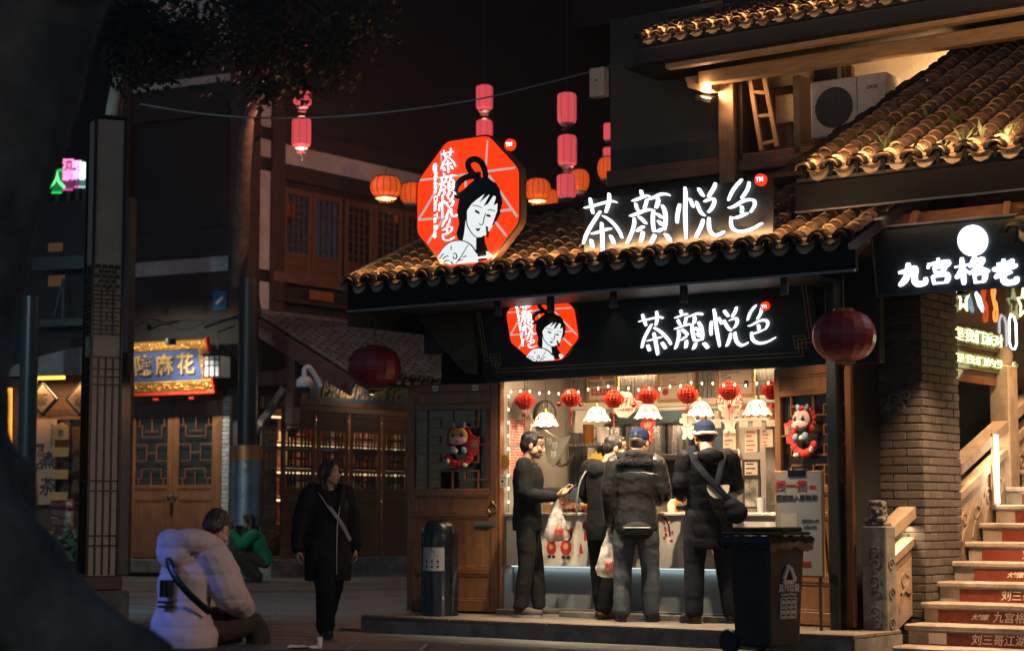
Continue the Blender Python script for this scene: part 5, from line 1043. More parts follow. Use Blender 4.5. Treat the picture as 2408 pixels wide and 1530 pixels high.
for s_ in (-1, 1): chain(b, [V(s_ * .04, -.13, 1.42), V(s_ * .12, -.09, 1.47), V(s_ * .13, .03, 1.46), V(s_ * .075, .14, 1.36), V(s_ * .03, .19, 1.2)], [.05, .05, .045, .035, .02], n=10)
inst('hood', remeshed(b, .01, 2, folds(.006, '', 4)), t6).data.materials.append(MATS['black_coat'])
MB().tube(smooth_path([(.13, .09, 1.43), (.06, .19, 1.28), (-.06, .205, 1.12), (-.17, .17, .95)], 3), .022, 8, True, .25, (1, 0, 0)).build('cross_strap', M('beige_strap', (.24, .21, .19), .7), t6)
MB().tube(smooth_path([(-.1, .1, 1.42), (-.05, .19, 1.28), (-.02, .205, 1.05), (-.02, .2, .62)], 3), .006, 6).build('zip', m_metal, t6)
# 7 seated person in pale puffer
pz = at(440, 1512, 13.0); rz7 = facing(.72, .7)
c_puff = cloth('pale_puffer', (.50, .40, .37), .55, bump=.35, bs=22, var=.1)
t7, j7, H7 = person('seated person in pale hooded puffer jacket bowed forward on ledge', (pz.x, pz.y, pz.z - .31), rz7, 1.72, J=dict(pel=(0, -.04, .42), wai=(0, -.04, .57), che=(0, .0, .76), nec=(.01, .1, .95), hed=(.06, .18, 1.06), shR=(.2, .06, .88), shL=(-.2, .06, .88), elR=(.27, .16, .62), wrR=(.12, .38, .52), elL=(-.27, .16, .62), wrL=(-.08, .38, .52), hiR=(.1, .0, .38), knR=(.13, .45, .42), anR=(.13, .55, .03), toR=(.14, .73, -.03), hiL=(-.1, .0, .38), knL=(-.14, .42, .42), anL=(-.14, .5, .03), toL=(-.15, .68, -.03)),
       head=(22, -44, 0), jacket=c_puff, trousers=cloth('brown_trousers', (.05, .036, .026)), hem=.27, jr=1.25, bulk=2.5, kind='seat', hairmat=m_hairb, sleeve=1.1, fold=.008, lr=1.1)
b = MB()
for s_ in (-1, 1): chain(b, [V(0, -.13, .97), V(s_ * .13, -.07, .98), V(s_ * .17, .06, .96), V(s_ * .12, .17, .92), V(s_ * .03, .22, .86)], [.085, .085, .075, .06, .045], n=12)
b.ell((0, -.12, .91), (.16, .1, .12)); b.ell((0, -.03, .97), (.14, .1, .06))
inst('hood', remeshed(b, .011, 5, folds(.009, 'seat', 2)), t7).data.materials.append(c_puff)
MB().tube(smooth_path([(.03, -.19, .9), (.1, -.215, .82), (.19, -.205, .72), (.26, -.14, .62), (.3, -.03, .52)], 3), .026, 8, True, .3, (1, 0, 0)).build('sling_strap', m_black, t7)
b = MB()
for i in range(2): b.box(.03 + i * .035, .05 + i * .035, -.245, -.17, .62, .73)
b.box(.01, .1, -.245, -.17, .58, .595).box(.01, .1, -.245, -.17, .55, .565); b.build('back_print', m_black, t7)
# 8 crouching woman in green
pg = gnd(592, 1368); rg = facing(-1, -.25)
t8, j8, H8 = person('crouching woman in green jacket taking a photo with her phone', pg, rg, 1.66, J=dict(pel=(0, -.22, .36), wai=(0, -.17, .5), che=(0, -.08, .67), nec=(0, .0, .85), hed=(0, .06, 1.02), shR=(.18, .0, .8), shL=(-.18, .0, .8), elR=(.2, .2, .66), wrR=(.1, .4, .88), elL=(-.2, .2, .64), wrL=(-.1, .4, .88), hiR=(.1, -.2, .34), knR=(.15, .24, .5), anR=(.13, -.03, .1), toR=(.15, .15, .03), hiL=(-.1, -.2, .34), knL=(-.15, .2, .46), anL=(-.13, -.1, .1), toL=(-.15, .08, .03)), head=(0, 0, 0), hands={'R': ((-.4, .3, .9), (-.6, .5, 0), 30), 'L': ((.4, .3, .9), (.6, .5, 0), 30)},
       jacket=cloth('green_jacket', (.012, .20, .085), .6), trousers=cloth('olive_trousers', (.06, .045, .03)), hem=.30, bulk=1.8, hair='long', female=True, collar='stand', lr=1.15)
t = thing('phone', 'phone held up by the crouching woman in green', 'phone', T3(pg) @ RZ(rg) @ V(0, .42, .95), rg); MB().box(-.08, .08, -.005, .005, -.038, .038, .003).build('case', m_black, t)
# ------------------------------------------------------------------ hotpot house at the right: stairs, brick pillar, balustrade, neon
m_sst = M('stair_stone', (.40, .34, .28), .55, bump=.25, bs=35, var=.25, dirt=.4, ds=3)
m_red2 = M('riser_red', (.17, .034, .022), .28, var=.12, bump=.03)
m_warmwall = M('ochre_wall', (.36, .17, .085), .8, bump=.2, var=.2, dirt=.3)
hp = sthing('hotpot_house', 'hotpot house with tiled eave, dark lit name board and bright stairway', 'restaurant')
def si(i): return .117 + .335 * (i - 2), .188 + .17 * (i - 2)
fl_ = sthing('staircase', 'stone staircase with red lettered risers climbing into the hotpot house', 'staircase')
R2 = 7.2
for i in range(1, 19):
    y, z = si(i)
    MB().box(4.05, R2, y - .0, y + .37, z - .05, z, .012).build('tread', m_sst, fl_)
    MB().box(4.08, R2, y + .03, y + .35, z - .22, z - .052).build('step_block', m_sst, fl_)
    if i < 14:
        x0 = 4.05 + (.22 if i % 3 else .16); mz = z - .115
        MB().box(x0, R2, y + .018, y + .029, z - .172, z - .062, .001).build('red_riser', m_red2, fl_)
        MB().box(x0 - .03, R2, y + .012, y + .03, z - .06, z - .052).build('riser_strip', m_metal, fl_)
        if i < 10:
            if i % 2 == 1: text('九宫格老火锅', .095, x0 + .78, y + .016, mz, m_paper, fl_, .0008, .0012, shear=.15); text('大刘家', .05, x0 + .38, y + .016, mz, m_paper, fl_, .0008, .002, shear=.4)
            else: text('刘三哥江湖菜', .095, x0 + .66, y + .016, mz, m_paper, fl_, .0008, .0012, shear=.15)
MB().box(4.27, 4.43, si(2)[0] + .012, si(2)[0] + .017, si(2)[1] - .16, si(2)[1] - .065).build('bare_patch', m_paper, fl_)
# brick pillar, laid brick by brick
def bricks(parent, fr_w, w, z0, z1, mat=None, bw=.25, bh=.066, j=.011, mode='front', d=.05, proud=.004):
    """courses of single bricks on a wall plane: fr_w maps (u, depth, z) to local coordinates via a matrix"""
    mat = mat or m_brick; mesh = {}
    r = 0; z = z0
    while z < z1 - .02:
        u = -(bw / 2 if r % 2 else 0)
        while u < w - .01:
            a = max(u, 0); c = min(u + bw - j, w)
            if c - a > .03:
                key = (round(c - a, 3), round(min(bh, z1 - z), 3))
                if key not in mesh: mesh[key] = Box(-key[0] / 2, key[0] / 2, 0, d, 0, key[1] - j, .004).mesh('brick', mat)
                inst('brick', mesh[key], parent, fr_w @ T3(((a + c) / 2, random.gauss(-proud, .0015), z)) @ RZ(random.gauss(0, .25)))
            u += bw
        z += bh; r += 1
PX0, PX1, PY0, PY1 = 3.65, 4.07, .55, 1.36
pl = sthing('brick_pillar', 'grey brick pillar standing left of the stairway under the hotpot sign', 'pillar')
MB().box(PX0 + .02, PX1 - .02, PY0 + .02, PY1, 0, 3.6).build('mortar_core', m_joint, pl)
bricks(pl, T3((PX0, PY0, 0)), PX1 - PX0, .0, 3.55, bw=.27, bh=.074)
bricks(pl, T3((PX1, PY0 + .0, 0)) @ RZ(90), PY1 - PY0, .0, 3.55, bw=.27, bh=.074)
b = MB()
for x, z, s, f in ((3.8, 2.12, .07, 1), (3.92, 2.16, .05, -1), (3.86, 2.06, .06, -1), (3.75, 2.06, .04, 1)): scroll(b, x, z, s, PY0 - .012, PY0 + .002, 1.2, .018, f)
b.build('faded_carving', M('faded_relief', (.2, .18, .15), .8), pl)
# stone post with guardian lion
lp = sthing('stone_post', 'carved stone post with small lion on top at the foot of the stairs', 'stone post', 3.98, -.2, 0)
MB().box(-.11, .11, -.1, .1, 0, 1.02, .012).build('shaft', m_stone, lp); MB().box(-.09, .09, -.08, .08, 1.02, 1.05, .008).build('neck', m_stone, lp)
b = MB(); rn = random.Random(5); b.ell((0, 0, 1.1), (.085, .08, .07)).ell((-.01, -.02, 1.17), (.06, .06, .055)).ell((.0, -.07, 1.165), (.03, .03, .025))
for i in range(22): a = rn.random() * 6.28; b.ell((.065 * math.cos(a), -.01 + .06 * math.sin(a), 1.12 + .1 * rn.random()), .022, 8, 6)
b.ell((-.04, -.05, 1.22), (.018, .015, .022)).ell((.04, -.05, 1.22), (.018, .015, .022)).box(-.09, -.03, -.1, -.03, 1.05, 1.09).box(.03, .09, -.1, -.03, 1.05, 1.09)
inst('lion', remeshed(b, .008, 1, lambda c, n: .006 * noise.noise(c * 40)), lp).data.materials.append(m_stone)
b = MB()
for z in (.3, .55, .8): b = MB(); scroll(b, .0, z, .06, -.108, -.098, 1.3, .016); b.build('relief', m_stone, lp); b = MB(); scroll(b, .02, z - .1, .05, -.107, -.098, 1.1, .014, -1); b.build('relief', m_stone, lp)
for z in (.2, .45, .7): b = MB(); b.T = RZ(90) @ T3((0, -.01, 0)); scroll(b, .0, z, .06, -.108, -.098, 1.3, .016); b.build('relief', m_stone, lp)
# balustrade: sloped panel, lower coping, handrail and its hidden lamp
m_bal = M('balustrade_stone', (.36, .27, .19), .75, bump=.35, bs=40, var=.25, dirt=.35, ds=3)
def sloped(mb, x0, x1, ya, za, yb, zb, h):
    mb.add([(x0, ya, za), (x1, ya, za), (x1, yb, zb), (x0, yb, zb), (x0, ya, za + h), (x1, ya, za + h), (x1, yb, zb + h), (x0, yb, zb + h)], [(3, 2, 1, 0), (4, 5, 6, 7), (0, 1, 5, 4), (1, 2, 6, 5), (2, 3, 7, 6), (3, 0, 4, 7)]); return mb
bl = sthing('stone_balustrade', 'low carved stone balustrade glowing between lion post and brick pillar', 'balustrade'); g_ = .38
def seg(ya, yb, x, zb0, carve, parent):
    sloped(MB(), x - .05, x + .02, ya, zb0 - .6, yb, zb0 - .6 + g_ * (yb - ya), .6).build('panel', m_bal, parent)
    sloped(MB(), x - .07, x + .05, ya, zb0, yb, zb0 + g_ * (yb - ya), .07).build('coping', m_bal, parent)
    sloped(MB(), x - .09, x + .07, ya, zb0 + .24, yb, zb0 + .24 + g_ * (yb - ya), .1).build('handrail', m_bal, parent)
    b = MB()
    b.T = T3((x + .02, 0, 0)) @ RZ(90); rn = random.Random(int(ya * 9) + 3)
    for q in range(carve):
        t = (q + .5) / carve; y = ya + (yb - ya) * t; z = zb0 - .3 + g_ * (y - ya)
        scroll(b, y, z + .08 * rn.random(), .07 + .04 * rn.random(), -.012, .004, .9 + .5 * rn.random(), .022, 1 if q % 2 else -1)
        b.stroke([(y - .12, z - .2), (y - .04, z - .05), (y + .06, z + .03), (y + .12, z + .16)], .026, -.012, .004, 4, .4)
    b.build('carved_relief', m_bal, parent)
seg(-.1, .55, 3.92, .60, 2, bl)
b = MB()
for q in range(10): b.lathe([(.018 * math.cos(a * .7), .009 * math.sin(a * .7)) for a in range(1)], 3) if False else b.tube([(3.945, .5 - .02 * q, .43 - .012 * math.sin(q)), (3.945, .482 - .02 * q, .43 - .012 * math.sin(q + 1))], .008, 6)
b.build('chain', m_black, bl)
l = lamp('rail_lamp', 'AREA', (3.93, .3, .92), 3.2, (1, .66, .36), bl, shape='RECTANGLE', size=.04, size_y=.5); l.rotation_euler = (R(20.8), 0, 0)
b2 = sthing('stone_balustrade', 'upper carved stone balustrade climbing behind the vertical light tube', 'balustrade')
seg(1.36, 2.5, 4.02, 1.24, 4, b2); seg(2.75, 5.5, 4.02, 1.80, 7, b2)
MB().box(3.9, 4.1, 2.5, 2.74, .9, 2.55, .012).build('post', m_bal, b2); b = MB(); b.lathe([(.0, .2), (.08, .18), (.1, .1), (.085, .0)], 14, (4.0, 2.62, 2.55)); b.build('post_cap', m_bal, b2, 50)
l = lamp('rail_lamp', 'AREA', (4.04, 1.95, 1.68), 6, (1, .62, .32), b2, shape='RECTANGLE', size=.05, size_y=1.0); l.rotation_euler = (R(20.8), R(-25), 0)
l = lamp('rail_lamp', 'AREA', (4.04, 4.1, 2.5), 14, (1, .62, .32), b2, shape='RECTANGLE', size=.05, size_y=2.4); l.rotation_euler = (R(20.8), R(-25), 0)
tb = sthing('light_tube', 'bright vertical white light tube beside the stairs', 'light'); a = S.pixx(2343, 1022, 4.12); c = S.pixx(2343, 1183, 4.12)
MB().tube([(4.12, a.y, c.z), (4.12, a.y, a.z)], .018, 10).build('tube', E('tube_white', (1, .9, .74), 9), tb, 60); MB().box(4.075, 4.095, a.y - .03, a.y + .03, c.z - .02, a.z + .02, .004).build('channel', m_bal, tb)
lamp('tube_lamp', 'POINT', (4.24, a.y - .02, (a.z + c.z) / 2), 11, (1, .76, .5), tb, shadow_soft_size=.12)
# walls of the stairwell
MB().box(3.3, 4.03, 1.38, 7, 0, 1.0).build('stair_side_wall', m_warmwall, hp)
MB().box(3.55, 3.98, 1.38, 7, 2.35, 3.6).build('stair_upper_wall', M('dark_glass_wall', (.09, .035, .02), .12, var=.4, sc=2, spec=.7), hp)
MB().box(3.2, 3.6, 1.38, 7, 1.0, 2.35).build('dark_room_wall', m_dark, hp)
MB().box(3.3, 9, 6.9, 7.1, 0, 5).build('stair_back_wall', m_warmwall, hp)
MB().box(R2, R2 + .2, -.2, 7, 0, 5).build('stair_side_wall', m_warmwall, hp)
MB().box(3.95, 9, .3, 7, 3.62, 3.75).build('stairwell_ceiling', m_warmwall, hp)
# stairwell ceiling spots
for i, (x, y) in enumerate(((4.65, .12), (5.45, .12), (4.75, 2.2))):
    t = sthing('ceiling_spot', 'warm recessed spotlight over the stairs %s' % ('near the brick pillar', 'at the right side', 'further up the flight')[i], 'spotlight', x, y, 3.0 if i < 2 else 3.6)
    MB().lathe([(0, .0), (.05, .0), (.055, -.03), (.045, -.03), (.04, -.01), (0, -.01)], 14).build('housing', m_metal, t, 40); MB().lathe([(0, -.012), (.036, -.012)], 12).build('lens', E('downlight_lens', (1, .75, .45), 3), t)
    l = lamp('spot_lamp', 'SPOT', (0, 0, -.045), 480 if i < 2 else 420, (1, .6, .32), t, spot_size=R(95), spot_blend=.7, shadow_soft_size=.03)
    if i == 0: l.rotation_euler = (R(12), R(-6), 0)
# eaves and roof
Ry, Rz = -.55, 4.03
b = MB(); b.box(3.42, 8.2, Ry + .01, Ry + .07, 3.71, 3.95, .004).build('fascia_board', m_fascia, hp); MB().box(3.42, 8.2, Ry - .006, Ry + .012, 3.70, 3.716).build('gutter', MATS['gutter_metal'], hp)
dk = MB(); dk.T = T3((0, Ry, Rz - .03)) @ RX(25.5); dk.box(3.42, 8.2, .02, 5.2, -.14, -.012); rr = dk.build('roof', m_dark, hp)
roof_tiles(rr, 3.52, 6.7, Ry, Rz, 25.5, 4.9, .245, .15, jit=1.5)
v = MB(); v.T = T3((0, Ry, Rz)) @ RX(25.5); rn = random.Random(9)
for i in range(40): v.box(3.36 + rn.gauss(0, .008), 3.47 + rn.gauss(0, .01), i * .125, i * .125 + .16, .03 + rn.gauss(0, .012), .10 + rn.gauss(0, .012), .01)
v.build('verge_tiles', m_cap, rr, kind='stuff')
rope(rr, [(3.55, Ry - .02, Rz + .115), (8.0, Ry - .02, Rz + .115)], 75, (0, .45, .9))
l = lamp('roof_fill', 'AREA', (5.6, Ry - .3, Rz + .42), 46, WARM, rr, shape='RECTANGLE', size=4, size_y=.05); l.rotation_euler = (R(84), 0, 0)  # added lamp without a fixture, brightens the upper tile courses
MB().box(3.42, 8.2, 1.5, 1.6, 3.75, 4.72).build('attic_wall', m_dark, hp)
# timber odds and ends glowing in the gap under the fascia
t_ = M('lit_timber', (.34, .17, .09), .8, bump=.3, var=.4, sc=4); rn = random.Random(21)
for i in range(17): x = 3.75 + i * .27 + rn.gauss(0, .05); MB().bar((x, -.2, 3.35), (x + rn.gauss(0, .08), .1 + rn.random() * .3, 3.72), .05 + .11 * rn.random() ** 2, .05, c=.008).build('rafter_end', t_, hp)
MB().box(3.6, 8, .12, .2, 3.2, 3.7).build('gap_back', M('gap_brown', (.2, .1, .06), .9, var=.5, sc=3), hp)
l = lamp('gap_lamp', 'AREA', (5.2, -.42, 3.63), 9, (1, .55, .3), hp, shape='RECTANGLE', size=3.2, size_y=.03); l.rotation_euler = (R(68), 0, 0)
# name board, leaning out
A_ = S.pix(2064, 699, -.2); fb = FrameM(S.M @ T3((A_.x, -.22, A_.z)) @ RX(11))
nb = thing('hotpot_sign', 'dark name board with thick white glowing characters and round white light', 'sign'); nb.matrix_world = fb.M
MB().box(0, 4.2, 0, .07, 0, .60, .006).build('sign_board', MATS['sign_navy'], nb); b = MB(); b.box(0, 4.2, -.012, .0, .0, .018).box(0, 4.2, -.012, 0, .584, .602).box(0, .014, -.012, 0, .018, .584); b.build('edge_trim', m_metal if False else M('dull_trim', (.12, .13, .14), .4, .6), nb)
m_w2 = E('cool_sign_light', (.86, .88, 1), 3)
BR = {'九': [[(.05, .6), (.35, .65), (.64, .73), (.6, .42), (.6, .15), (.72, .03), (.95, .07), (.99, .3)], [(.42, 1), (.38, .6), (.26, .28), (.03, .02)]],
 '宫': [[(.5, 1.02), (.52, .86)], [(.1, .84), (.04, .64)], [(.1, .78), (.5, .82), (.92, .83), (.84, .66)], [(.3, .66), (.33, .46)], [(.3, .65), (.72, .67), (.66, .47)], [(.34, .47), (.66, .48)], [(.5, .46), (.44, .35)], [(.2, .33), (.25, .0)], [(.2, .32), (.83, .35), (.77, .02)], [(.25, .03), (.77, .05)]],
 '格': [[(.0, .66), (.44, .73)], [(.23, 1), (.23, .4), (.22, -.02)], [(.22, .62), (.12, .4), (.0, .24)], [(.25, .58), (.4, .42)], [(.64, 1), (.55, .78), (.44, .62)], [(.58, .84), (.86, .87), (.7, .6), (.42, .36)], [(.56, .74), (.74, .54), (1.02, .4)], [(.56, .34), (.58, .0)], [(.56, .34), (.88, .36), (.83, .02)], [(.58, .03), (.83, .04)]],
 '老': [[(.2, .82), (.74, .87)], [(.46, 1.02), (.45, .66)], [(.0, .6), (.5, .64), (.98, .7)], [(.84, .97), (.5, .55), (.06, .24)], [(.74, .44), (.42, .31)], [(.42, .46), (.4, .12), (.54, .0), (.86, .03), (.93, .22)]]}
for chs, x0_, x1_, yt, yb in (('九', 2112, 2172, 618, 671), ('宫', 2182, 2232, 608, 668), ('格', 2248, 2320, 604, 667), ('老', 2336, 2390, 610, 665)):
    pa = fb.pix(x0_, yb, -.03); pb_ = fb.pix(x1_, yt, -.03); w_ = pb_.x - pa.x; h_ = fb.pix(x0_, yt, -.03).z - pa.z; zz_ = fb.pix((x0_ + x1_) / 2, yb, -.03).z; b = MB()
    for i, st_k in enumerate(BR[chs]): b.stroke([(pa.x + x * w_, zz_ + z * h_) for x, z in st_k], (.036 if chs in '宫格' else .047), -.03 - .0009 * i, .0, 4, .45)
    b.build('character', m_w2, nb)
p = fb.pix(2286, 566, -.03); MB().prism([(p.x + .128 * math.cos(a * .2094), p.z + .128 * math.sin(a * .2094)) for a in range(30)], -.03, -.004).build('round_light', m_w2, nb)
# small tiled bit at far right edge
p = S.pix(2385, 535, -.75); st_ = sthing('tile_ornament', 'short stack of lit roof tiles at the right edge beside the round light', 'roof tiles', p.x, -.75, p.z - .08)
cv, pn_, cp, sm_, dp = tile_meshes(.3, .16)
for i in range(5): inst('roof_tile', cv, st_, T3((0, .0 + i * .11, .02 + i * .055)) @ RX(24)); inst('roof_tile', cv, st_, T3((.28, .0 + i * .11, .02 + i * .055)) @ RX(24))
inst('tile_cap', cp, st_, T3((0, -.01, .02))); inst('tile_stem', sm_, st_, T3((0, -.01, .02))); inst('drip_tile', dp, st_, T3((.14, -.01, 0)) @ RX(-14)); MB().bar((.1, .3, .05), (.1, .62, -.05), .3, .05).build('bracket', m_dark, st_)
lamp('tile_lamp', 'POINT', (0, -.12, .16), 1.6, (1, .62, .3), st_, shadow_soft_size=.03)
# neon on the stairwell wall
nw = S.M @ T3((4.0, 0, 0)) @ RZ(90); fnw = FrameM(nw)
m_neon = E('neon_lime', (.86, .92, .42), 2.6); m_ng = E('neon_glass', (.5, .58, .12), .5)
def neon_row(body, px0, py0, px1, py1, label):
    a = fnw.pix(px0, py0, 0); c = fnw.pix(px1, py1, 0); t = thing('neon_sign', label, 'neon sign'); t.matrix_world = nw; h = a.z - c.z; w = c.x - a.x; n = len(body)
    for i, ch in enumerate(body):
        k = h * 1.02; text(ch, k * 1.32, a.x + w * (i + .5) / n, -.03, (a.z + c.z) / 2, m_neon, t, .006, -.001, name='character', sx=w / n / k / 1.32 * 1.05)
    text(body, h * 1.34, (a.x + c.x) / 2, -.014, (a.z + c.z) / 2, m_ng, t, .002, .016, name='tube_outline', sx=w / n / (h * 1.34) * 1.05)
    MB().box(a.x - .05, c.x + .05, -.01, .0, c.z - .05, a.z + .04).build('backing', M('neon_backing', (.06, .05, .03), .2), t); return t
neon_row('是我们派对', 2236, 772, 2352, 818, 'lime neon lettering, upper row on the stairwell wall'); neon_row('是我们的生活', 2236, 832, 2382, 872, 'lime neon lettering, lower row on the stairwell wall')
def neon_shape(label, pts, mat, px, py, k, closed=True):
    p = fnw.pix(px, py, 0); t = thing('neon_shape', label, 'neon sign'); t.matrix_world = nw @ T3((p.x, -.03, p.z)); P = [(x * k, 0, z * k) for x, z in pts]
    if closed: P.append(P[0])
    MB().tube(smooth_path(P, 3) if len(P) > 12 else P, .012, 6).build('tube', mat, t); MB().tube([(0, .01, k * .8), (0, .02, .5)], .003, 4).build('wire', m_blk, t)
star = [((1 if i % 2 == 0 else .45) * math.sin(i * .6283), (1 if i % 2 == 0 else .45) * math.cos(i * .6283)) for i in range(10)]
neon_shape('lime neon star at the right edge of the stairwell', star, m_neon, 2400, 715, .16); neon_shape('lime neon star cut by the name board', star, m_neon, 2258, 700, .14)
neon_shape('pale blue neon feather under the name board', [(-.6, .7), (.1, .4), (.7, -.5), (.6, -.7), (-.1, -.3), (-.7, .5)], E('neon_blue', (.4, .75, 1), 3), 2296, 710, .12)
neon_shape('red neon guitar squiggle under the name board', [(-.3, 1.2), (.1, 1.25), (.15, .8), (.0, .3), (.35, .1), (.5, -.5), (.3, -1.1), (-.05, -1.1), (-.1, -.6), (.1, -.3), (-.15, .2), (-.35, .7)], E('neon_red', (1, .12, .02), 4), 2331, 715, .14)
neon_shape('white neon mug beside the upper lime row', [(-.5, .6), (-.2, 1), (.3, .9), (.6, .5), (.6, -.8), (.3, -1.1), (-.3, -1.1), (-.55, -.7)], E('neon_white', (.9, .95, 1), 4), 2374, 778, .16)
lamp('neon_lamp', 'POINT', tuple(S.w(4.3, 2.0, 2.55)), 5, (.95, .9, .4), None, shadow_soft_size=.2).name = 'neon_lamp'
# ------------------------------------------------------------------ upper storey behind the shop roof
ub = sthing('upper_house', 'upper storey behind the tea shop with tiled roof and lit timber', 'house')
UY = 3.0
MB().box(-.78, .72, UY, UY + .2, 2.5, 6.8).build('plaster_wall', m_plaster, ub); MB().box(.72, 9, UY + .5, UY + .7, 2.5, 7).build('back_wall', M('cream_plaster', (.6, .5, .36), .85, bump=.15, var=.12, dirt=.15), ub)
a = S.pix(1440, 425, UY - .05); MB().box(-.78, 1.9, UY - .1, UY - .005, 4.83, 5.02, .01).build('sill_beam', m_woodh, ub); MB().box(-.78, 9, UY + .0, UY + .5, 3.5, 4.6).build('lower_wall', m_dark, ub)
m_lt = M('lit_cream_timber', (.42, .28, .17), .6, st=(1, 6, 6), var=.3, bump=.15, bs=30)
MB().box(.73, .93, UY - .16, UY + .04, 4.6, 6.1, .012).build('column', M('column_wood', (.30, .17, .08), .6, st=(6, 6, .8), var=.35, bump=.15), ub)
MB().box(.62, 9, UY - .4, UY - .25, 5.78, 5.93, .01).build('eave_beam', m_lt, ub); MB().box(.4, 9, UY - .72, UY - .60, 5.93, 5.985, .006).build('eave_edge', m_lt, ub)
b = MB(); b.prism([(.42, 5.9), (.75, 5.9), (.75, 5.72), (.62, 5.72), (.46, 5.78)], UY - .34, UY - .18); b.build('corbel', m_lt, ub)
MB().box(-.1, 9, 2.24, UY + .6, 5.99, 6.03).build('soffit', m_dark, ub)
b = MB(); b.box(.05, 9, 2.2, 2.26, 6.0, 6.17, .004).build('fascia_board', m_dark, ub)
uk = MB(); uk.T = T3((0, 2.2, 6.24)) @ RX(25); uk.box(.08, 9, .02, 3.2, -.1, -.012); ur = uk.build('roof', m_dark, ub)
roof_tiles(ur, .14, 4.6, 2.2, 6.26, 25, 2.6, .2, .12)
rope(ur, [(.16, 2.175, 6.35), (4.7, 2.175, 6.35)], 42, (0, .45, .9))
MB().box(-.5, 3.0, 4.6, 4.8, 6.0, 9).build('gable_wall', M('pale_gable', (.42, .38, .34), .85, bump=.2, var=.15, dirt=.3), ub)
# cubby with timber boards, ladder inside, open door
b = MB(); b.box(.94, 1.0, UY - .1, UY + .4, 4.95, 5.8).box(1.62, 1.70, UY - .1, UY + .4, 4.95, 5.8).box(1.0, 1.62, UY + .3, UY + .42, 4.95, 5.8); b.build('cubby_frame', m_oldwood, ub)
for i in range(6): MB().box(1.0 + i * .104, 1.1 + i * .104, UY + .28, UY + .299, 4.96, 5.78, .004).build('plank', m_wood, ub)
MB().box(1.3, 1.62, UY + .1, UY + .14, 5.35, 5.66, .006).build('crate_board', m_lt, ub)
for x, zt in ((2.0, 5.95), (3.35, 5.95)): MB().box(x, x + .07, UY + .4, UY + .47, 4.8, zt).build('wall_post', m_oldwood, ub)
MB().box(1.72, 2.0, UY + .2, UY + .3, 5.5, 5.95).build('dark_gap_panel', m_dark, ub)  # dark panel standing where there is a dark gap
ld = sthing('ladder', 'bamboo ladder leaning inside the upper timber cubby', 'ladder'); m_bam = M('bamboo', (.42, .22, .1), .6, st=(6, 6, 1), var=.3)
def lq(px, py, y=UY - .05): v_ = S.pix(px, py, y); return (v_.x, y, v_.z)
l0 = [lq(1761, 163), lq(1792, 355)]; l1 = [lq(1796, 170), lq(1829, 345)]
for p, c in (l0, l1): MB().bar(p, c, .055, .04, (0, 1, 0), .006).build('rail', m_bam, ld)
for t in (.28, .58, .92):
    a_ = Vector(l0[0]).lerp(Vector(l0[1]), t); c_ = Vector(l1[0]).lerp(Vector(l1[1]), t); MB().bar(a_, c_, .04, .03, (0, 1, 0), .005).build('rung', m_bam, ld)
# air conditioner
a = S.pix(1905, 180, 2.55); c = S.pix(2082, 305, 2.55); acw = .86; ac = sthing('air_conditioner', 'white air conditioner unit on the wall above the tiles', 'air conditioner', a.x, 2.55, c.z)
m_ac = M('ac_white', (.6, .56, .5), .5, var=.06, dirt=.25, ds=4); MB().box(0, acw, 0, .34, 0, .6, .012).build('casing', m_ac, ac)
MB().lathe([(.23, 0), (.235, -.012), (.215, -.012)], 32).build('fan_ring', m_ac, ac, 40).matrix_local = T3((.27, -.0, .3)) @ RX(90); MB().lathe([(0, 0), (.215, 0)], 32).build('fan_recess', m_black, ac).matrix_local = T3((.27, -.003, .3)) @ RX(90)
b = MB()
for i in range(22): x = .06 + i * .02; h_ = math.sqrt(max(.215 ** 2 - (x - .27) ** 2, 0)); b.box(x - .003, x + .003, -.012, -.006, .3 - h_, .3 + h_)
b.build('grille_wires', M('grille_grey', (.13, .12, .11), .5), ac, kind='stuff')
text('GREE', .055, .70, -.003, .46, M('ac_logo', (.05, .05, .1), .5), ac, .001, .001); b = MB(); b.box(.53, .535, -.004, .001, .02, .58); b.build('seam', m_black, ac); b = MB(); b.box(.1, .14, .05, .34, -.05, 0).box(.7, .74, .05, .34, -.05, 0).bar((.12, .1, -.04), (.12, .45, -.3), .03).bar((.72, .1, -.04), (.72, .45, -.3), .03); b.build('bracket', m_black, ac)
b = MB(); b.tube(smooth_path([(.8, .2, .02), (.7, .15, -.12), (.5, .1, -.2), (.2, .12, -.22)], 4), .05, 8).build('pipe_wrap', M('pipe_wrap', (.35, .25, .15), .7), ac, 60)
# flood lamp by the column
t = sthing('flood_lamp', 'small flood lamp clamped on the lit timber column', 'lamp', .62, UY - .25, 5.66); b = MB(); b.T = RX(25) @ RY(20); b.box(-.1, .1, -.05, .05, -.03, .03, .008); b.build('housing', m_metal, t); MB().bar((.05, 0, -.02), (.12, .12, .02), .03).build('bracket', m_black, t)
l = lamp('flood_light', 'SPOT', (.0, -.08, .05), 95, (1, .58, .28), t, spot_size=R(120), spot_blend=.9, shadow_soft_size=.06); aim(l, (.8, .55, .1))
l = lamp('flood_light', 'POINT', (.1, -.15, .1), 5, (1, .6, .3), t, shadow_soft_size=.05)
t = sthing('wall_floodlight', 'floodlight under the upper eave washing the cream wall', 'lamp', 3.5, UY + .1, 5.0); MB().box(-.1, .1, -.05, .05, -.04, .04, .01).build('housing', m_metal, t); l = lamp('wash_light', 'SPOT', (0, -.0, .06), 300, (1, .6, .3), t, spot_size=R(140), spot_blend=.8, shadow_soft_size=.05); aim(l, (-.3, .45, .5))
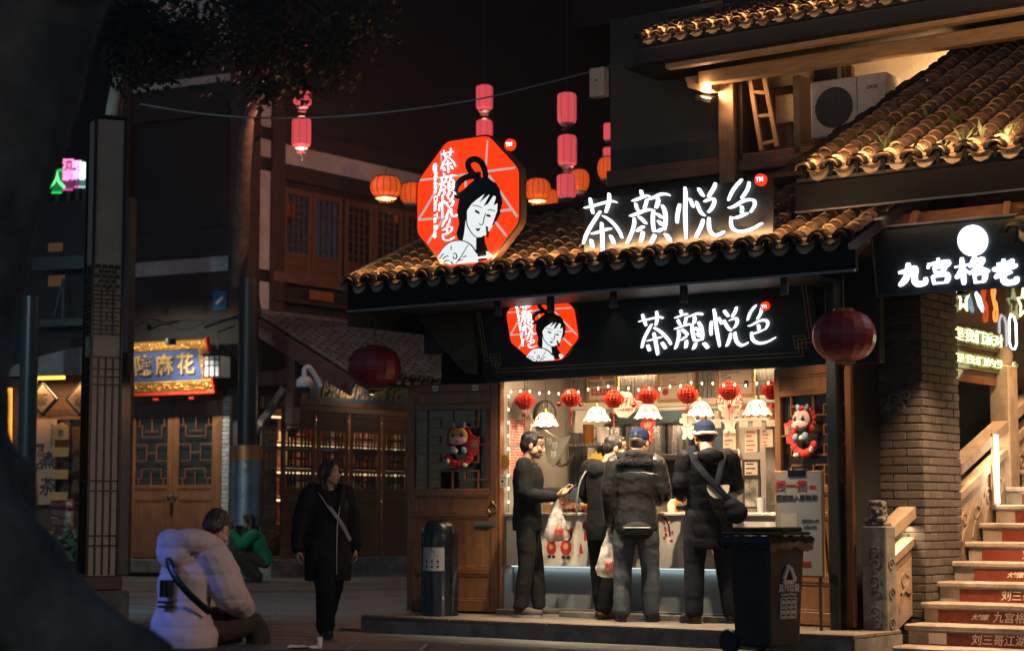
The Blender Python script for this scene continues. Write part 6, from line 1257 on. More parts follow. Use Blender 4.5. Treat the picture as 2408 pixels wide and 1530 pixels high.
# white junction box and red bulb on the plaster wall
a = S.pix(1409, 195, UY - .05); t = sthing('meter_box', 'pale grey meter box at the left edge of the upper wall', 'meter box', a.x, UY - .05, a.z); MB().box(-.1, .1, -.06, .06, -.17, .17, .01).build('box', m_ac, t); MB().ell((0, -.062, .02), .012).build('lock', m_black, t)
# weeds growing on the tiles
wd = sthing('roof_weeds', 'green weeds growing between the tiles of the hotpot roof', 'weeds'); rn = random.Random(6); b = MB()
for k in range(11):
    d = rn.random() ** 1.5 * 1.5; x = 3.9 + rn.random() * 1.6; y = Ry + d * math.cos(R(25.5)); z = Rz + d * math.sin(R(25.5)) + .07
    for q in range(9):
        a = rn.random() * 6.28; L = .05 + .09 * rn.random(); o = Vector((x, y, z)); d_ = Vector((math.cos(a), math.sin(a) * .6, .5 + rn.random())) * L; s_ = Vector((-math.sin(a), math.cos(a), 0)) * .018; b.add([o, o + d_ * .6 + s_, o + d_, o + d_ * .6 - s_], [(0, 1, 2, 3)])
b.build('leaves', M('weed_green', (.03, .05, .02), .6, var=.4, trl=.3), wd, kind='stuff')
# ------------------------------------------------------------------ corner building across the plaza
def onA(px, py, y=0): return LA.pix(px, py, y)
cb = thing('corner_house', 'dark timber corner house with white plaster bands and lattice doors', 'house', LA.M @ Vector((0, 0, 0)), LA.deg)
MB().box(onA(268, 700).x, -.02, .05, .4, -.1, 13).build('front_wall', m_oldwood if False else M('dark_timber_wall', (.022, .022, .02), .8, st=(1, 1, 5), var=.4, bump=.2), cb)
def rectA(name, x0, x1, y0, y1, yy, th, mat, c=.006):
    a = onA(x0, y0, yy); d = onA(x1, y1, yy); return MB().box(a.x, d.x, yy, yy + th, d.z, a.z, c).build(name, mat, cb)
rectA('plaster_band', 300, 541, 598, 655, -.0, .05, m_white); rectA('plaster_band', 296, 546, 168, 225, -.0, .05, m_white); rectA('plaster_panel', 350, 546, -80, 140, 0, .05, m_white)
for y0, y1 in ((655, 745), (560, 598), (140, 168), (225, 262)): rectA('timber_beam', 268, 560, y0, y1, -.03, .1, m_beam)
for x0, x1 in ((546, 600), (262, 296)): rectA('timber_post', x0, x1, -80, 745, -.08, .16, m_oldwood)
rectA('plinth', 270, 560, 1313, 1350, -.25, .3, m_stone, .01)
# door pair with lattice, in a brick frontage
a = onA(310, 940); c = onA(511, 1312); dw = (c.x - a.x) / 2; dh = a.z - c.z
BARS2 = [(0, .12, .2, .12), (.2, .12, .2, .28), (.2, .28, .8, .28), (.8, .28, .8, .12), (.8, .12, 1, .12), (.5, 0, .5, .2), (.3, .2, .7, .2), (.0, .4, .35, .4), (.35, .4, .35, .52), (.65, .4, 1, .4), (.65, .4, .65, .52), (.35, .52, .65, .52), (0, .64, .35, .64), (.35, .64, .35, .52), (.65, .64, 1, .64), (.65, .52, .65, .64), (.2, .76, .8, .76), (.2, .76, .2, .9), (.8, .76, .8, .9), (0, .9, .2, .9), (.8, .9, 1, .9), (.5, .8, .5, 1), (.12, 0, .12, .12), (.88, 0, .88, .12), (.12, .9, .12, 1), (.88, .9, .88, 1)]
for i in (0, 1):
    d = door_leaf('door_leaf', None, (dh * .455, dh * .88), BARS2, dw - .012, dh, cb, T3((a.x + i * dw + .006, -.02, c.z)), fw=.12)
    b = MB(); x = dw - .07 if i == 0 else .06; b.lathe([(0, .03), (.045, .02), (.05, 0)], 14); b.build('door_knob', m_metal, d, 50).matrix_local = T3((x, -.02, dh * .38)) @ RX(90)
MB().box(a.x + dw - .03, a.x + dw + .03, -.07, -.03, c.z + .8, c.z + 1.0).build('padlock', m_black, cb)
for x0, x1 in ((292, 310), (511, 517)): rectA('door_frame', x0 if x0 > 300 else 305, x1, 930, 1313, -.05, .12, m_wood)
rectA('door_lintel', 305, 517, 925, 939, -.05, .12, m_woodh)
rectA('room_back', 300, 520, 930, 1313, .9, .05, m_dark)
for x0, x1 in ((285, 305), (517, 541)):
    p = onA(x0, 1320, -.02); q = onA(x1, 930, -.02); MB().box(p.x, q.x, .0, .06, p.z, q.z).build('mortar_wall', m_joint, cb)
    bricks(cb, T3((p.x, -.03, 0)), q.x - p.x, p.z, q.z, M('pale_grey_brick', (.30, .31, .31), .85, bump=.3, bs=60, var=.2, pv=.15), bw=.27, bh=.075, d=.05)
# gilded shop board 陳麻花
p = onA(397, 868, -.5); fg = FrameM(LA.M @ T3((p.x, -.42, p.z - .4)) @ RX(16)); gs = thing('gilded_sign', 'gilded frame sign board with three gold characters on blue over the door', 'sign'); gs.matrix_world = fg.M
a = fg.pix(288, 900, 0); c = fg.pix(500, 900, 0); W_ = c.x - a.x; H_ = .93; x0 = a.x
m_gilt = M('gilded_carving', (.62, .33, .08), .35, .75, bump=.9, bs=28, var=.35, sc=20)
for q in ((x0, x0 + W_, .0, .2), (x0, x0 + W_, H_ - .17, H_), (x0, x0 + .2, .2, H_ - .17), (x0 + W_ - .2, x0 + W_, .2, H_ - .17)): MB().box(q[0], q[1], -.03, .06, q[2], q[3], .015).build('gilt_frame', m_gilt, gs)
MB().box(x0 + .18, x0 + W_ - .18, .0, .05, .18, H_ - .16).build('blue_panel', M('blue_lacquer', (.05, .075, .17), .35, var=.15), gs)
for i, ch in enumerate('陳麻花'):
    text(ch, .40, x0 + W_ * (.26 + .24 * i), -.012, .19 + (H_ - .36) / 2, M('gold_letter', (.75, .5, .2), .35, .6), gs, .022, .006, shear=.12, name='character')
MB().box(x0 - .04, x0 + W_ + .05, -.06, .05, -.055, -.005, .01).build('red_ledge', M('red_lacquer', (.5, .05, .02), .35), gs); MB().box(x0 + W_ + .003, x0 + W_ + .05, -.05, .05, -.003, H_ + .03).build('red_edge', MATS['red_lacquer'], gs)
for x in (.35, .75): MB().box(x0 + W_ * x - .06, x0 + W_ * x + .06, -.03, .12, -.15, -.06, .01).build('red_bracket', MATS['red_lacquer'], gs)
b = MB(); rn = random.Random(12)
for i in range(170):
    e = rn.random() * (W_ * 2 + H_ * 2); t_ = .03 + .12 * rn.random()
    q = (x0 + e, t_) if e < W_ else (x0 + e - W_, H_ - t_) if e < 2 * W_ else (x0 + t_, e - 2 * W_) if e < 2 * W_ + H_ else (x0 + W_ - t_, e - 2 * W_ - H_)
    if q[1] < H_: b.ell((q[0], -.034, q[1]), (.03, .014, .022), 7, 5)
b.build('carved_scrolls', m_gilt, gs, 60, kind='stuff')
for i, x in enumerate((.3, .75)):
    l = sthing('sign_spotlight', 'small spotlight above the gilded sign board, %s one' % ('left', 'right')[i], 'spotlight', 0, 0, 0); l.matrix_world = fg.M @ T3((x0 + W_ * x, -.85, H_ + .35)); MB().tube([(0, 0, 0), (0, .25, .03), (0, .8, .0)], .018, 6).build('arm', m_black, l); MB().lathe([(0, .1), (.04, .1), (.06, 0), (0, .01)], 12).build('head', m_black, l, 50); la = lamp('spot_lamp', 'SPOT', (0, 0, -.03), 80, (1, .88, .7), l, spot_size=R(110), spot_blend=.6, shadow_soft_size=.04); aim(la, (0, .75, -.7))
# small square lantern beside the sign board
t = thing('entrance_lamp', 'small square lantern hanging right of the gilded sign board', 'lamp', LA.w(onA(511, 860, -.6).x, -.6, onA(511, 860, -.6).z), LA.deg)
b = MB(); b.lathe([(.0, .32), (.27, .2), (.25, .17)], 4); b.build('lamp_roof', m_black, t).matrix_local = RZ(45); MB().box(-.16, .16, -.16, .16, -.2, .17).build('paper_sides', M('lamp_paper', (.5, .52, .48), .7, e=(.8, .85, .8), es=.03), t)
b = MB()
for x in (-.165, -.06, .06, .165): b.box(x - .01, x + .01, -.172, -.158, -.21, .18).box(x - .01, x + .01, .158, .172, -.21, .18)
for z in (-.2, .0, .1): b.box(-.17, .17, -.172, -.158, z - .01, z + .01)
b.build('lattice', m_black, t); MB().tube([(0, 0, .3), (0, 0, .6), (0, .5, .75)], .015, 5).build('hook', m_black, t)
t = thing('added_door_downlight', 'added round downlight over the wooden door pair', 'downlight', LA.w(onA(400, 900, -1.3).x, -1.3, 4.1), LA.deg); MB().lathe([(0, .06), (.1, .06), (.1, -.04), (.08, -.04), (0, 0)], 14).build('housing', m_black, t, 40); l = lamp('added_door_lamp', 'SPOT', (0, 0, -.06), 200, (1, .9, .76), t, spot_size=R(120), spot_blend=.7, shadow_soft_size=.05); aim(l, (0, .45, -1))  # downlight added to brighten the door pair and brick
# cool plaza light comes from an added lamp post outside the view
# steel column with wrapped advert
p = gnd(577, 1366); sc_ = thing('steel_column', 'dark steel column with metallic advert wrapped round its foot', 'column', p); MB().lathe([(.0, 0), (.17, 0), (.17, 5.1), (0, 5.1)], 20).build('pole', M('dark_steel', (.018, .02, .02), .45, .3, var=.2), sc_, 40)
z0 = at(577, 1235, p.y).z; z1 = at(577, 1048, p.y).z; MB().lathe([(.265, z0), (.265, z1), (.16, z1 + .02)], 24).build('advert_wrap', M('advert_foil', (.25, .32, .38), .28, .7, st=(1, 1, .6), var=.5, sc=3), sc_, 40); b = MB()
b.lathe([(.268, z1 - .25), (.268, z1 - .0)], 24, a0=180, a1=360); b.build('orange_band', M('orange_foil', (.45, .2, .07), .3, .6), sc_, 40); MB().box(-.03, .03, -.275, -.262, z1 - .38, z1 - .3).build('emblem', m_paper, sc_)
t = thing('blue_camera_sign', 'small blue square sign with white camera symbol on dark wall', 'sign', LA.w(onA(516, 706, -.12).x, -.12, onA(516, 706, -.12).z), LA.deg); MB().box(-.15, .15, 0, .02, -.17, .17, .003).build('plate', M('sign_blue', (.02, .12, .25), .5), t); b = MB(); b.T = RY(-38); b.box(-.09, .07, -.006, .001, -.03, .03).box(.07, .1, -.006, .001, -.02, .02); b.build('camera_symbol', m_ply, t)
# ---------------------------------------------------------------- alley side
al = thing('alley_front', 'alley side of the corner house with lattice shopfront and tiled lean-to', 'house', LB.M @ Vector((0, 0, 0)), LB.deg)
def onB(px, py, y=0): return LB.pix(px, py, y)
def rectB(name, x0, x1, y0, y1, yy, th, mat, c=.006, x=None):
    a = onB(x0, y0, yy); d = onB(x1, y1, yy); return MB().box(a.x, d.x, yy, yy + th, d.z, a.z, c).build(name, mat, al)
m_alley = M('alley_dark', (.03, .018, .012), .75, var=.4, bump=.2)
MB().box(0, 12, .06, .4, 4.4, 13).build('upper_wall', m_alley, al)
for y0, y1 in ((150, 302), (322, 373), (396, 637), (659, 739)): rectB('plaster_panel', 602, 645, y0, y1, .0, .05, m_white)
rectB('timber_post', 646, 668, 100, 742, -.06, .12, m_oldwood); rectB('timber_post', 590, 602, 100, 742, -.06, .12, m_oldwood)
a = onB(668, 338); c = onB(668, 384); MB().box(a.x, a.x + 4.6, .0, .05, c.z, a.z).build('plaster_band', m_white, al); MB().box(a.x, 9, -.05, .06, c.z - .3, c.z - .005, .01).build('timber_beam', m_beam, al); MB().box(a.x, 9, -.05, .06, a.z + .005, a.z + .3, .01).build('timber_beam', m_beam, al)
# upper lattice windows
LAT = []
for i in range(5):
    LAT += [(i / 4, 0, i / 4, 1)] if 0 < i < 4 else []
for j in range(1, 8): LAT += [((.0 if j % 2 else .25), j / 8, (.75 if j % 2 else 1), j / 8)]
m_uw = M('window_wood', (.15, .065, .022), .5, st=(8, 8, 1), var=.4, bump=.1)
zb = onB(700, 660).z; zt = onB(700, 446).z
for i, (p0, p1) in enumerate(((662, 730), (732, 802), (808, 876), (878, 946), (950, 1010))):
    a = onB(p0, 600); c = onB(p1, 600); h_ = zt - zb
    door_leaf('window_leaf', None, (h_ * .30, h_ * .93), LAT, c.x - a.x, h_, al, T3((a.x, -.02, zb)), fw=.1, wood=m_uw, woodh=m_uw)
    p = onB((p0 + p1) / 2, 500, .15); b = MB(); rn = random.Random(i); b.prism([(p.x + .18 * math.cos(q * .7) * (1 if q % 2 else .55), p.z + .3 * math.sin(q * .7) * (1 if q % 2 else .6)) for q in range(9)], .1, .11); b.build('red_papercut', m_redp, al)
MB().box(.3, 9, .3, .36, zb, zt).build('room_dark', m_dark, al)
rectB('timber_beam', 646, 1010, 660, 690, -.08, .16, m_woodh); rectB('timber_beam', 646, 1010, 705, 745, -.1, .16, m_oldwood); rectB('orange_board', 731, 785, 681, 711, -.14, .05, M('orange_board', (.30, .09, .025), .6))
# lean-to roof
zr = onB(610, 745).z; so = 27.5; dp_ = 2.6
lk = MB(); lk.T = T3((0, -dp_ * math.cos(R(so)), zr - dp_ * math.sin(R(so)))) @ RX(so); lk.box(-.05, 11, .02, dp_, -.1, -.012); lr_ = lk.build('roof', m_dark, al)
m_tsave = m_tile; m_tile = M('dark_clay_tile', (.10, .105, .10), .8, bump=.5, bs=45, var=.3, sc=9, pv=.25, dirt=.3, ds=6)
roof_tiles(lr_, .0, 9, -dp_ * math.cos(R(so)), zr - dp_ * math.sin(R(so)) + .02, so, dp_ - .05, .26, .17)
m_tile = m_tsave
v = MB(); v.T = T3((0, -dp_ * math.cos(R(so)), zr - dp_ * math.sin(R(so)))) @ RX(so); v.box(-.12, -.06, -.1, dp_, -.28, .02, .01).build('barge_board', M('barge_red', (.09, .04, .028), .6, var=.3), lr_); v = MB(); v.T = T3((0, -dp_ * math.cos(R(so)), zr - dp_ * math.sin(R(so)))) @ RX(so); v.box(0, 9, dp_ - .06, dp_ + .1, .0, .14, .03).build('top_ridge', m_stone, lr_)
# posts, bracket, tie beam under it
b = MB(); p = onB(690, 900, -1.9); q0 = LB.pixx(690, 851, .0); q1 = LB.pixx(690, 1000, .0); MB().box(-.1, .08, q0.y - .1, q0.y + .1, q1.z, q0.z + .3, .015).build('post', m_oldwood, al); MB().lathe([(0, -.2), (.08, -.15), (.12, -.05), (.09, 0)], 12, (-.01, q0.y, q1.z)).build('post_knob', m_oldwood, al, 50); q2 = LB.pixx(640, 890, .0); MB().box(-.08, .06, q0.y + .1, .0, q2.z - .13, q2.z + .13, .015).build('tie_beam', m_oldwood, al)
b = MB(); b.T = T3((.0, 0, 0)); r0 = LB.pixx(597, 1026, .0); r1 = LB.pixx(672, 912, .0); b.bar((-.02, r0.y, r0.z), (-.02, r1.y, r1.z), .1, .16, c=.02).build('brace', m_stone, al); b = MB(); b.T = RZ(-90)
for y, z, s in [(-(r0.y + (r1.y - r0.y) * t), r0.z + (r1.z - r0.z) * t - .03, .07) for t in (.2, .4, .6, .8)]: scroll(b, y, z, s, -.1, -.07, 1.3, .035)
b.build('brace_carving', M('carved_wood', (.1, .09, .07), .6), al)
# blue shop board
p = onB(850, 915, -1.2); fb2 = FrameM(LB.M @ T3((p.x, -1.2, p.z)) @ RX(14)); t = thing('blue_shop_board', 'dark blue shop board with dull gold characters behind the left round lantern', 'sign'); t.matrix_world = fb2.M; MB().box(-1.5, 1.6, 0, .06, -.35, .3, .01).build('frame', m_oldwood, t); MB().box(-1.35, 1.45, -.01, .01, -.25, .22).build('panel', M('dull_blue', (.012, .035, .075), .4), t); text('陳記陳麻花', .42, .05, -.015, -.02, M('dull_gold', (.2, .13, .06), .5, .5), t, .008, .006, space=1.15)
# ground floor lattice shopfront
z0 = onB(700, 1313).z; z1 = onB(700, 965).z; MB().box(.1, 9, -.3, .1, -.1, z0, .01).build('plinth', m_stone, al); MB().box(.1, 9, .0, .15, z1, 4.4).build('header', m_alley, al); MB().box(.1, 9, -.08, .0, z1 + .0, z1 + .22, .01).build('header_beam', m_woodh, al)
LAT3 = []
for x in (.12, .24, .38, .62, .76, .88): LAT3 += [(x, 0, x, .3), (x, .36, x, .64), (x, .7, x, 1)]
for y in (.12, .3, .36, .5, .64, .7, .88): LAT3 += [(0 if y in (.3, .36, .64, .7) else .18, y, 1 if y in (.3, .36, .64, .7) else .82, y)]
for i, (p0, p1) in enumerate(((656, 738), (740, 815), (817, 892), (894, 958), (960, 1020))):
    a = onB(p0, 1200); c = onB(p1, 1200); h_ = z1 - z0; door_leaf('lattice_door', None, (h_ * .48, h_ * .87), LAT3, c.x - a.x - .02, h_, al, T3((a.x + .01, -.03, z0)), fw=.1, wood=m_uw, woodh=m_uw, hb=.02, bmat=m_black)
t = thing('vertical_board', 'narrow dark board with column of dull gold characters by the steel column', 'sign', LB.w(onB(634, 1110, -.2).x, -.2, 0), LB.deg); a = onB(634, 985, -.2); c = onB(634, 1262, -.2); MB().box(-.2, .2, 0, .06, c.z, a.z, .01).build('board', M('board_brown', (.05, .032, .022), .5), t)
for i, ch in enumerate('古鎮陳麻花'): text(ch, .34, 0, -.008, a.z - .35 - i * .44, MATS['dull_gold'], t, .004, .004, name='character')
# lit room behind the lattice
MB().box(.6, 9, 2.2, 2.3, 0, 4).build('room_back', M('shop_room_wall', (.28, .18, .1), .8), al); MB().box(.6, 9, .12, 2.2, 3.2, 3.3).build('room_ceiling', MATS['shop_room_wall'], al); MB().box(.6, 9, .12, 2.2, .2, .34).build('room_floor', m_oldwood, al)
rk = thing('sweet_shelves', 'lit shelves of packaged sweets seen through the lattice doors', 'shelves', LB.M @ Vector((0, 0, 0)), LB.deg); rn = random.Random(31); pm_ = [m_redk, M('orange_pack', (.5, .2, .05), .5), m_paper, M('pink_pack', (.5, .2, .18), .5)]
for j in range(4):
    z = .95 + j * .52; MB().box(1.0, 8, 1.2, 1.6, z - .03, z, .004).build('shelf_board', m_paper, rk); MB().tube([(1.0, 1.17, z + .43), (8, 1.17, z + .43)], .016, 6).build('shelf_light', E('shelf_light', (1, .62, .3), 2.6), rk)
    b = MB(); x = 1.0
    while x < 7.8: w = .07 + .12 * rn.random(); h_ = .14 + .2 * rn.random(); b.m = rn.randrange(4); b.box(x, x + w, 1.25, 1.5, z, z + h_); x += w + .02 + .08 * rn.random()
    b.build('sweet_packs', pm_, rk, kind='stuff')
for x in (2, 4.5): lamp('room_lamp', 'POINT', (x, .75, 2.9), 20, (1, .56, .26), rk, shadow_soft_size=.15)
# security camera
p = at(716, 900, 31.5); t = thing('security_camera', 'white dome security camera on a bracket under the lean-to roof', 'security camera', p); t.scale = (.72,) * 3; m_wh = M('camera_white', (.55, .55, .56), .4, var=.05, dirt=.15)
MB().lathe([(0, .16), (.1, .15), (.19, .06), (.2, -.06), (.17, -.1)], 18).build('housing', m_wh, t, 50); MB().ell((0, 0, -.1), (.15, .15, .13)).build('dome', M('smoked_dome', (.02, .02, .02), .1), t, 60); MB().tube(smooth_path([(0, 0, .14), (.0, 0, .3), (.1, .02, .36), (.25, .1, .15), (.36, .15, -.08)], 4), .06, 10).build('arm', m_wh, t, 60)
for i, x in enumerate((1.4, 4.2)):  # two lamps added to brighten the alley woodwork
    t = thing('added_alley_lamp', 'added warm lamp under the alley lean-to roof, %s' % ('by the steel column', 'near the round red lantern')[i], 'lamp', LB.w(x, -1.5, 3.35), LB.deg); MB().lathe([(0, .0), (.08, 0), (.06, -.1), (0, -.1)], 12).build('shade', m_black, t, 40); lamp('added_alley_light', 'POINT', (0, 0, -.16), 11, (1, .68, .38), t, shadow_soft_size=.06)
# cables
def cable(label, pts, r=.012, mat=None):
    t = thing('cable', label, 'cable'); MB().tube(smooth_path(pts, 6), r, 6).build('wire', mat or m_black, t, 60)
cable('long pale cable sagging across the plaza in front of the lanterns', [at(330, 245, 26), at(480, 268, 26), at(650, 278, 26), at(850, 270, 26), at(1100, 238, 25.5), at(1300, 192, 25), at(1440, 155, 24.5)], .011, M('pale_cable', (.2, .22, .22), .6))
cable('black cable looping down the corner post of the timber house', [at(604, 640, 33.4), at(606, 690, 33.4), at(612, 735, 33.4), at(590, 752, 33), at(560, 744, 33), at(520, 756, 33.2), at(480, 770, 33.2)], .02)
cable('grey cable tangle above the gilded sign board', [at(300, 770, 33.3), at(360, 750, 33.3), at(430, 775, 33.3), at(500, 752, 33.3), at(560, 745, 33.3)], .018, MATS['pale_cable'])
# ------------------------------------------------------------------ dark houses behind, lantern strings, trees
rb = thing('rear_house', 'dark house behind the lantern strings with pale plaster strips', 'house', at(1100, 1208, 46).to_2d().to_3d(), -30)
fr = Frame(rb.location.copy(), -30)
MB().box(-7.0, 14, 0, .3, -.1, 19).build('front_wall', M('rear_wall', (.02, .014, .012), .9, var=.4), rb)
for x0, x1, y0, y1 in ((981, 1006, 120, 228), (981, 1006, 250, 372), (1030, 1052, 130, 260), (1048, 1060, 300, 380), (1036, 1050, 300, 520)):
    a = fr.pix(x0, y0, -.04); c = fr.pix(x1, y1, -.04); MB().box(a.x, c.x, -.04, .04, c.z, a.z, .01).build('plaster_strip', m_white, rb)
for x0, x1, y0, y1 in ((955, 980, 60, 700), (1008, 1028, 60, 700), (1310, 1345, 250, 560)):
    a = fr.pix(x0, y0, -.1); c = fr.pix(x1, y1, -.1); MB().box(a.x, c.x, -.14, .0, c.z, a.z, .01).build('timber_post', M('rear_post', (.05, .03, .024), .8, var=.3), rb)
for y0, y1 in ((228, 250), (372, 392), (100, 120)):
    a = fr.pix(900, y0, -.1); c = fr.pix(1440, y1, -.1); MB().box(a.x, c.x, -.16, -.02, (c.z + a.z) / 2 - .12, (c.z + a.z) / 2 + .12, .01).build('timber_beam', m_beam, rb)
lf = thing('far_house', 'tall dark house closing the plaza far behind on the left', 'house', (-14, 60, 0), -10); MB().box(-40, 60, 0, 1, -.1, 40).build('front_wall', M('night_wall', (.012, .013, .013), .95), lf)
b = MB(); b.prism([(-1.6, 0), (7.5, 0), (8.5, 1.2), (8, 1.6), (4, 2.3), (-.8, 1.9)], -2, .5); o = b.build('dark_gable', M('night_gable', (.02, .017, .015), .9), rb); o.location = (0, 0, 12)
# lanterns
m_lp = M('lit_lantern_pink', (.55, .05, .05), .6, var=.1, e=(1, .11, .13), es=.62); m_lo = M('lit_lantern_orange', (.55, .07, .02), .6, var=.1, e=(1, .12, .015), es=.6)
m_lg = M('lantern_glow', (.55, .1, .1), .6, e=(1, .3, .26), es=.9)
mesh_cache = {}
def lit_lantern(label, px, py, w, h, Y, kind, grp):
    p = at(px, py, Y); k = F / Y; W_ = w / k; H_ = h / k; t = thing('lit_lantern', label, 'lantern', p, random.random() * 90, grp)
    key = (kind,)
    if key not in mesh_cache:
        if kind == 'tube': prof = [(.36, -.5), (.46, -.47), (.5, -.38), (.5, .38), (.46, .47), (.36, .5)]
        else: prof = [(.22, -.5), (.36, -.44), (.46, -.26), (.5, 0), (.46, .26), (.36, .44), (.22, .5)]
        b = MB(); b.lathe(prof, 24); a_ = b.mesh('paper', m_lp if kind == 'tube' else m_lo, 60)
        b = MB()
        for q in range(8 if kind == 'tube' else 14):
            a = 6.2832 * q / (8 if kind == 'tube' else 14); b.tube([(r * 1.01 * math.cos(a), r * 1.01 * math.sin(a), z) for r, z in prof], .011, 4)
        c_ = b.mesh('ribs', M('lantern_rib', (.05, .006, .006), .7)); b = MB(); b.lathe([(.3, .49), (.32, .53), (.2, .56), (0, .56)], 16); d1 = b.mesh('top_collar', M('collar_dark', (.06, .02, .02), .6), 40); b = MB(); b.lathe([(.34, -.49), (.34, -.55), (.25, -.6), (0, -.6)], 16); d2 = b.mesh('bottom_collar', M('collar_pale', (.3, .3, .34), .5), 40)
        b = MB(); b.lathe([(0, .12), (.3, .1), (.34, 0), (.3, -.1), (0, -.12)], 14); mesh_cache[key] = (a_, c_, d1, d2)
    sc = Matrix.Diagonal((W_, W_, H_, 1))
    for nme, me in zip(('paper', 'ribs', 'top_collar', 'bottom_collar'), mesh_cache[key]): inst(nme, me, t, sc)
    b = MB()
    for q in range(12): a = q * .5236; b.tube([(.2 * W_ * math.cos(a), .2 * W_ * math.sin(a), -.58 * H_), (.22 * W_ * math.cos(a), .22 * W_ * math.sin(a), -.72 * H_)], .008, 4)
    b.build('fringe', MATS['collar_dark'], t); return t
LT = [(711, 122, 44, 66, 30, 'tube', 'top pink lantern half hidden by leaves on the left string'), (711, 217, 44, 66, 30, 'tube', 'middle pink lantern on the left string'), (709, 312, 46, 68, 30, 'tube', 'bottom pink lantern on the left string above the plaster band'),
      (1139, 230, 40, 58, 34, 'tube', 'upper pink lantern of the string behind the octagon sign'), (1139, 312, 40, 58, 34, 'tube', 'lower pink lantern just above the octagon sign'), (1333, 255, 46, 72, 30, 'tube', 'upper pink lantern on the string left of the meter box'),
      (1334, 354, 46, 72, 30, 'tube', 'second pink lantern on the string left of the meter box'), (1332, 438, 46, 54, 30, 'tube', 'lowest pink lantern touching the roof ridge'), (1430, 310, 22, 40, 33, 'tube', 'small pink lantern peeping out at the plaster wall edge'), (1430, 362, 24, 30, 33, 'tube', 'tiny pink lantern right above the orange one at the wall edge'),
      (908, 440, 76, 50, 31, 'ball', 'round orange lantern hanging alone left of the octagon sign'), (970, 455, 62, 50, 35, 'ball', 'round orange lantern partly behind the octagon sign\'s left side'), (1264, 446, 64, 50, 33, 'ball', 'round orange lantern just right of the octagon sign'), (1292, 466, 44, 40, 38, 'ball', 'half hidden orange lantern at the ridge right of the octagon sign'),
      (1362, 425, 50, 52, 33, 'ball', 'round orange lantern behind the lowest pink one'), (1428, 396, 48, 52, 33, 'ball', 'round orange lantern cut by the plaster wall edge')]
for (px, py, w, h, Y, kd, lb) in LT: lit_lantern(lb, px, py, w, h, Y, kd, 'lit lanterns strung over the alley')
def lstring(label, px, y0, y1, Y): t = thing('lantern_cord', label, 'cord'); MB().tube([at(px, y0, Y), at(px, y1, Y)], .008, 4).build('cord', m_black, t)
lstring('cord of the left pink lantern string', 711, -60, 380, 30); lstring('cord of the pink string behind the octagon sign', 1139, -60, 200, 34); lstring('cord of the pink string by the meter box', 1333, -60, 410, 30); lstring('cord of the lone orange lantern', 908, 380, 416, 31)
for o in list(SC.objects):
    if o.get('group') == 'lit lanterns strung over the alley' and any(w in o['label'] for w in ('bottom pink', 'hanging alone', 'second pink', 'just right of the octagon', 'upper pink lantern of', 'middle pink')):
        lamp('lantern_bulb', 'POINT', (.0, 0, -.42), 60, (1, .36, .28) if 'pink' in o['label'] else (1, .45, .15), o, shadow_soft_size=.12)
# trees
m_bark = M('bark', (.24, .19, .145), .9, bump=.9, bs=14, var=.4, dirt=.4, ds=3); m_leaf = M('leaf', (.02, .036, .02), .55, var=.35, pv=.2, trl=.3)
def leaves(name, parent, clumps, n, size, seed=1, mat=None):
    rn = random.Random(seed); b = MB()
    for (c, r) in clumps:
        c = Vector(c)
        for k in range(n):
            d = Vector((rn.gauss(0, 1), rn.gauss(0, 1), rn.gauss(0, .8))); d = d.normalized() * (rn.random() ** .45) * r; o = c + d; a = Vector((rn.gauss(0, 1), rn.gauss(0, 1), rn.gauss(-.3, .7))).normalized() * size * (.6 + .8 * rn.random()); s = a.orthogonal().normalized() * size * .3
            b.add([o, o + a * .5 + s, o + a, o + a * .5 - s], [(0, 1, 2, 3)])
    return b.build(name, mat or m_leaf, parent, kind='stuff')
def clump_line(pts, Y, r, n, jit, seed):
    rn = random.Random(seed); out = []
    for i in range(n):
        px, py = pts[rn.randrange(len(pts))]; out.append((at(px + rn.gauss(0, jit), py + rn.gauss(0, jit), Y + rn.gauss(0, .7)), r * (.5 + rn.random())))
    return out
tt = thing('leafy_tree', 'dark leafy tree hanging over the left lantern string', 'tree', gnd(575, 1358)); Yt = 28.5; tl = Vector(tt.location)
b = MB(); pts = [(at(548, 1350, 35.6)), at(553, 900, 35.4), at(566, 560, 33.5), at(578, 330, 31), at(600, 235, 29.5), at(640, 175, 28.8), at(690, 120, 28.5)]
b.T = T3(-tl); b.tube(smooth_path(pts, 4), [.2, .18, .14, .12, .1, .09, .08, .06], 10); b.tube(smooth_path([at(612, 240, 29.5), at(600, 140, 29), at(560, 60, 28.6), at(500, 20, 28.5)], 4), [.12, .1, .07, .04], 8); b.tube(smooth_path([at(640, 175, 28.8), at(720, 90, 28.4), at(800, 30, 28)], 4), [.09, .07, .05], 8); b.build('trunk', m_bark, tt, 60)
cl = clump_line([(600, 30), (650, 50), (700, 10), (770, 60), (820, 30), (870, 20), (775, 110), (640, 120), (620, 160), (790, 140), (560, 20), (600, 90), (650, 150)], Yt, .55, 70, 22, 3)
cl += [(at(x, y, 28.3), r) for x, y, r in ((690, 100, .12), (700, 140, .12), (714, 190, .12), (704, 200, .1), (640, 205, .3), (625, 225, .22), (705, 88, .2), (790, 120, .3), (470, 40, .3), (440, 20, .35), (480, 70, .2), (580, 140, .2), (495, 85, .16))]
o = leaves('crown', tt, [(Vector(c) - tl, r) for c, r in cl], 60, .13, 5)
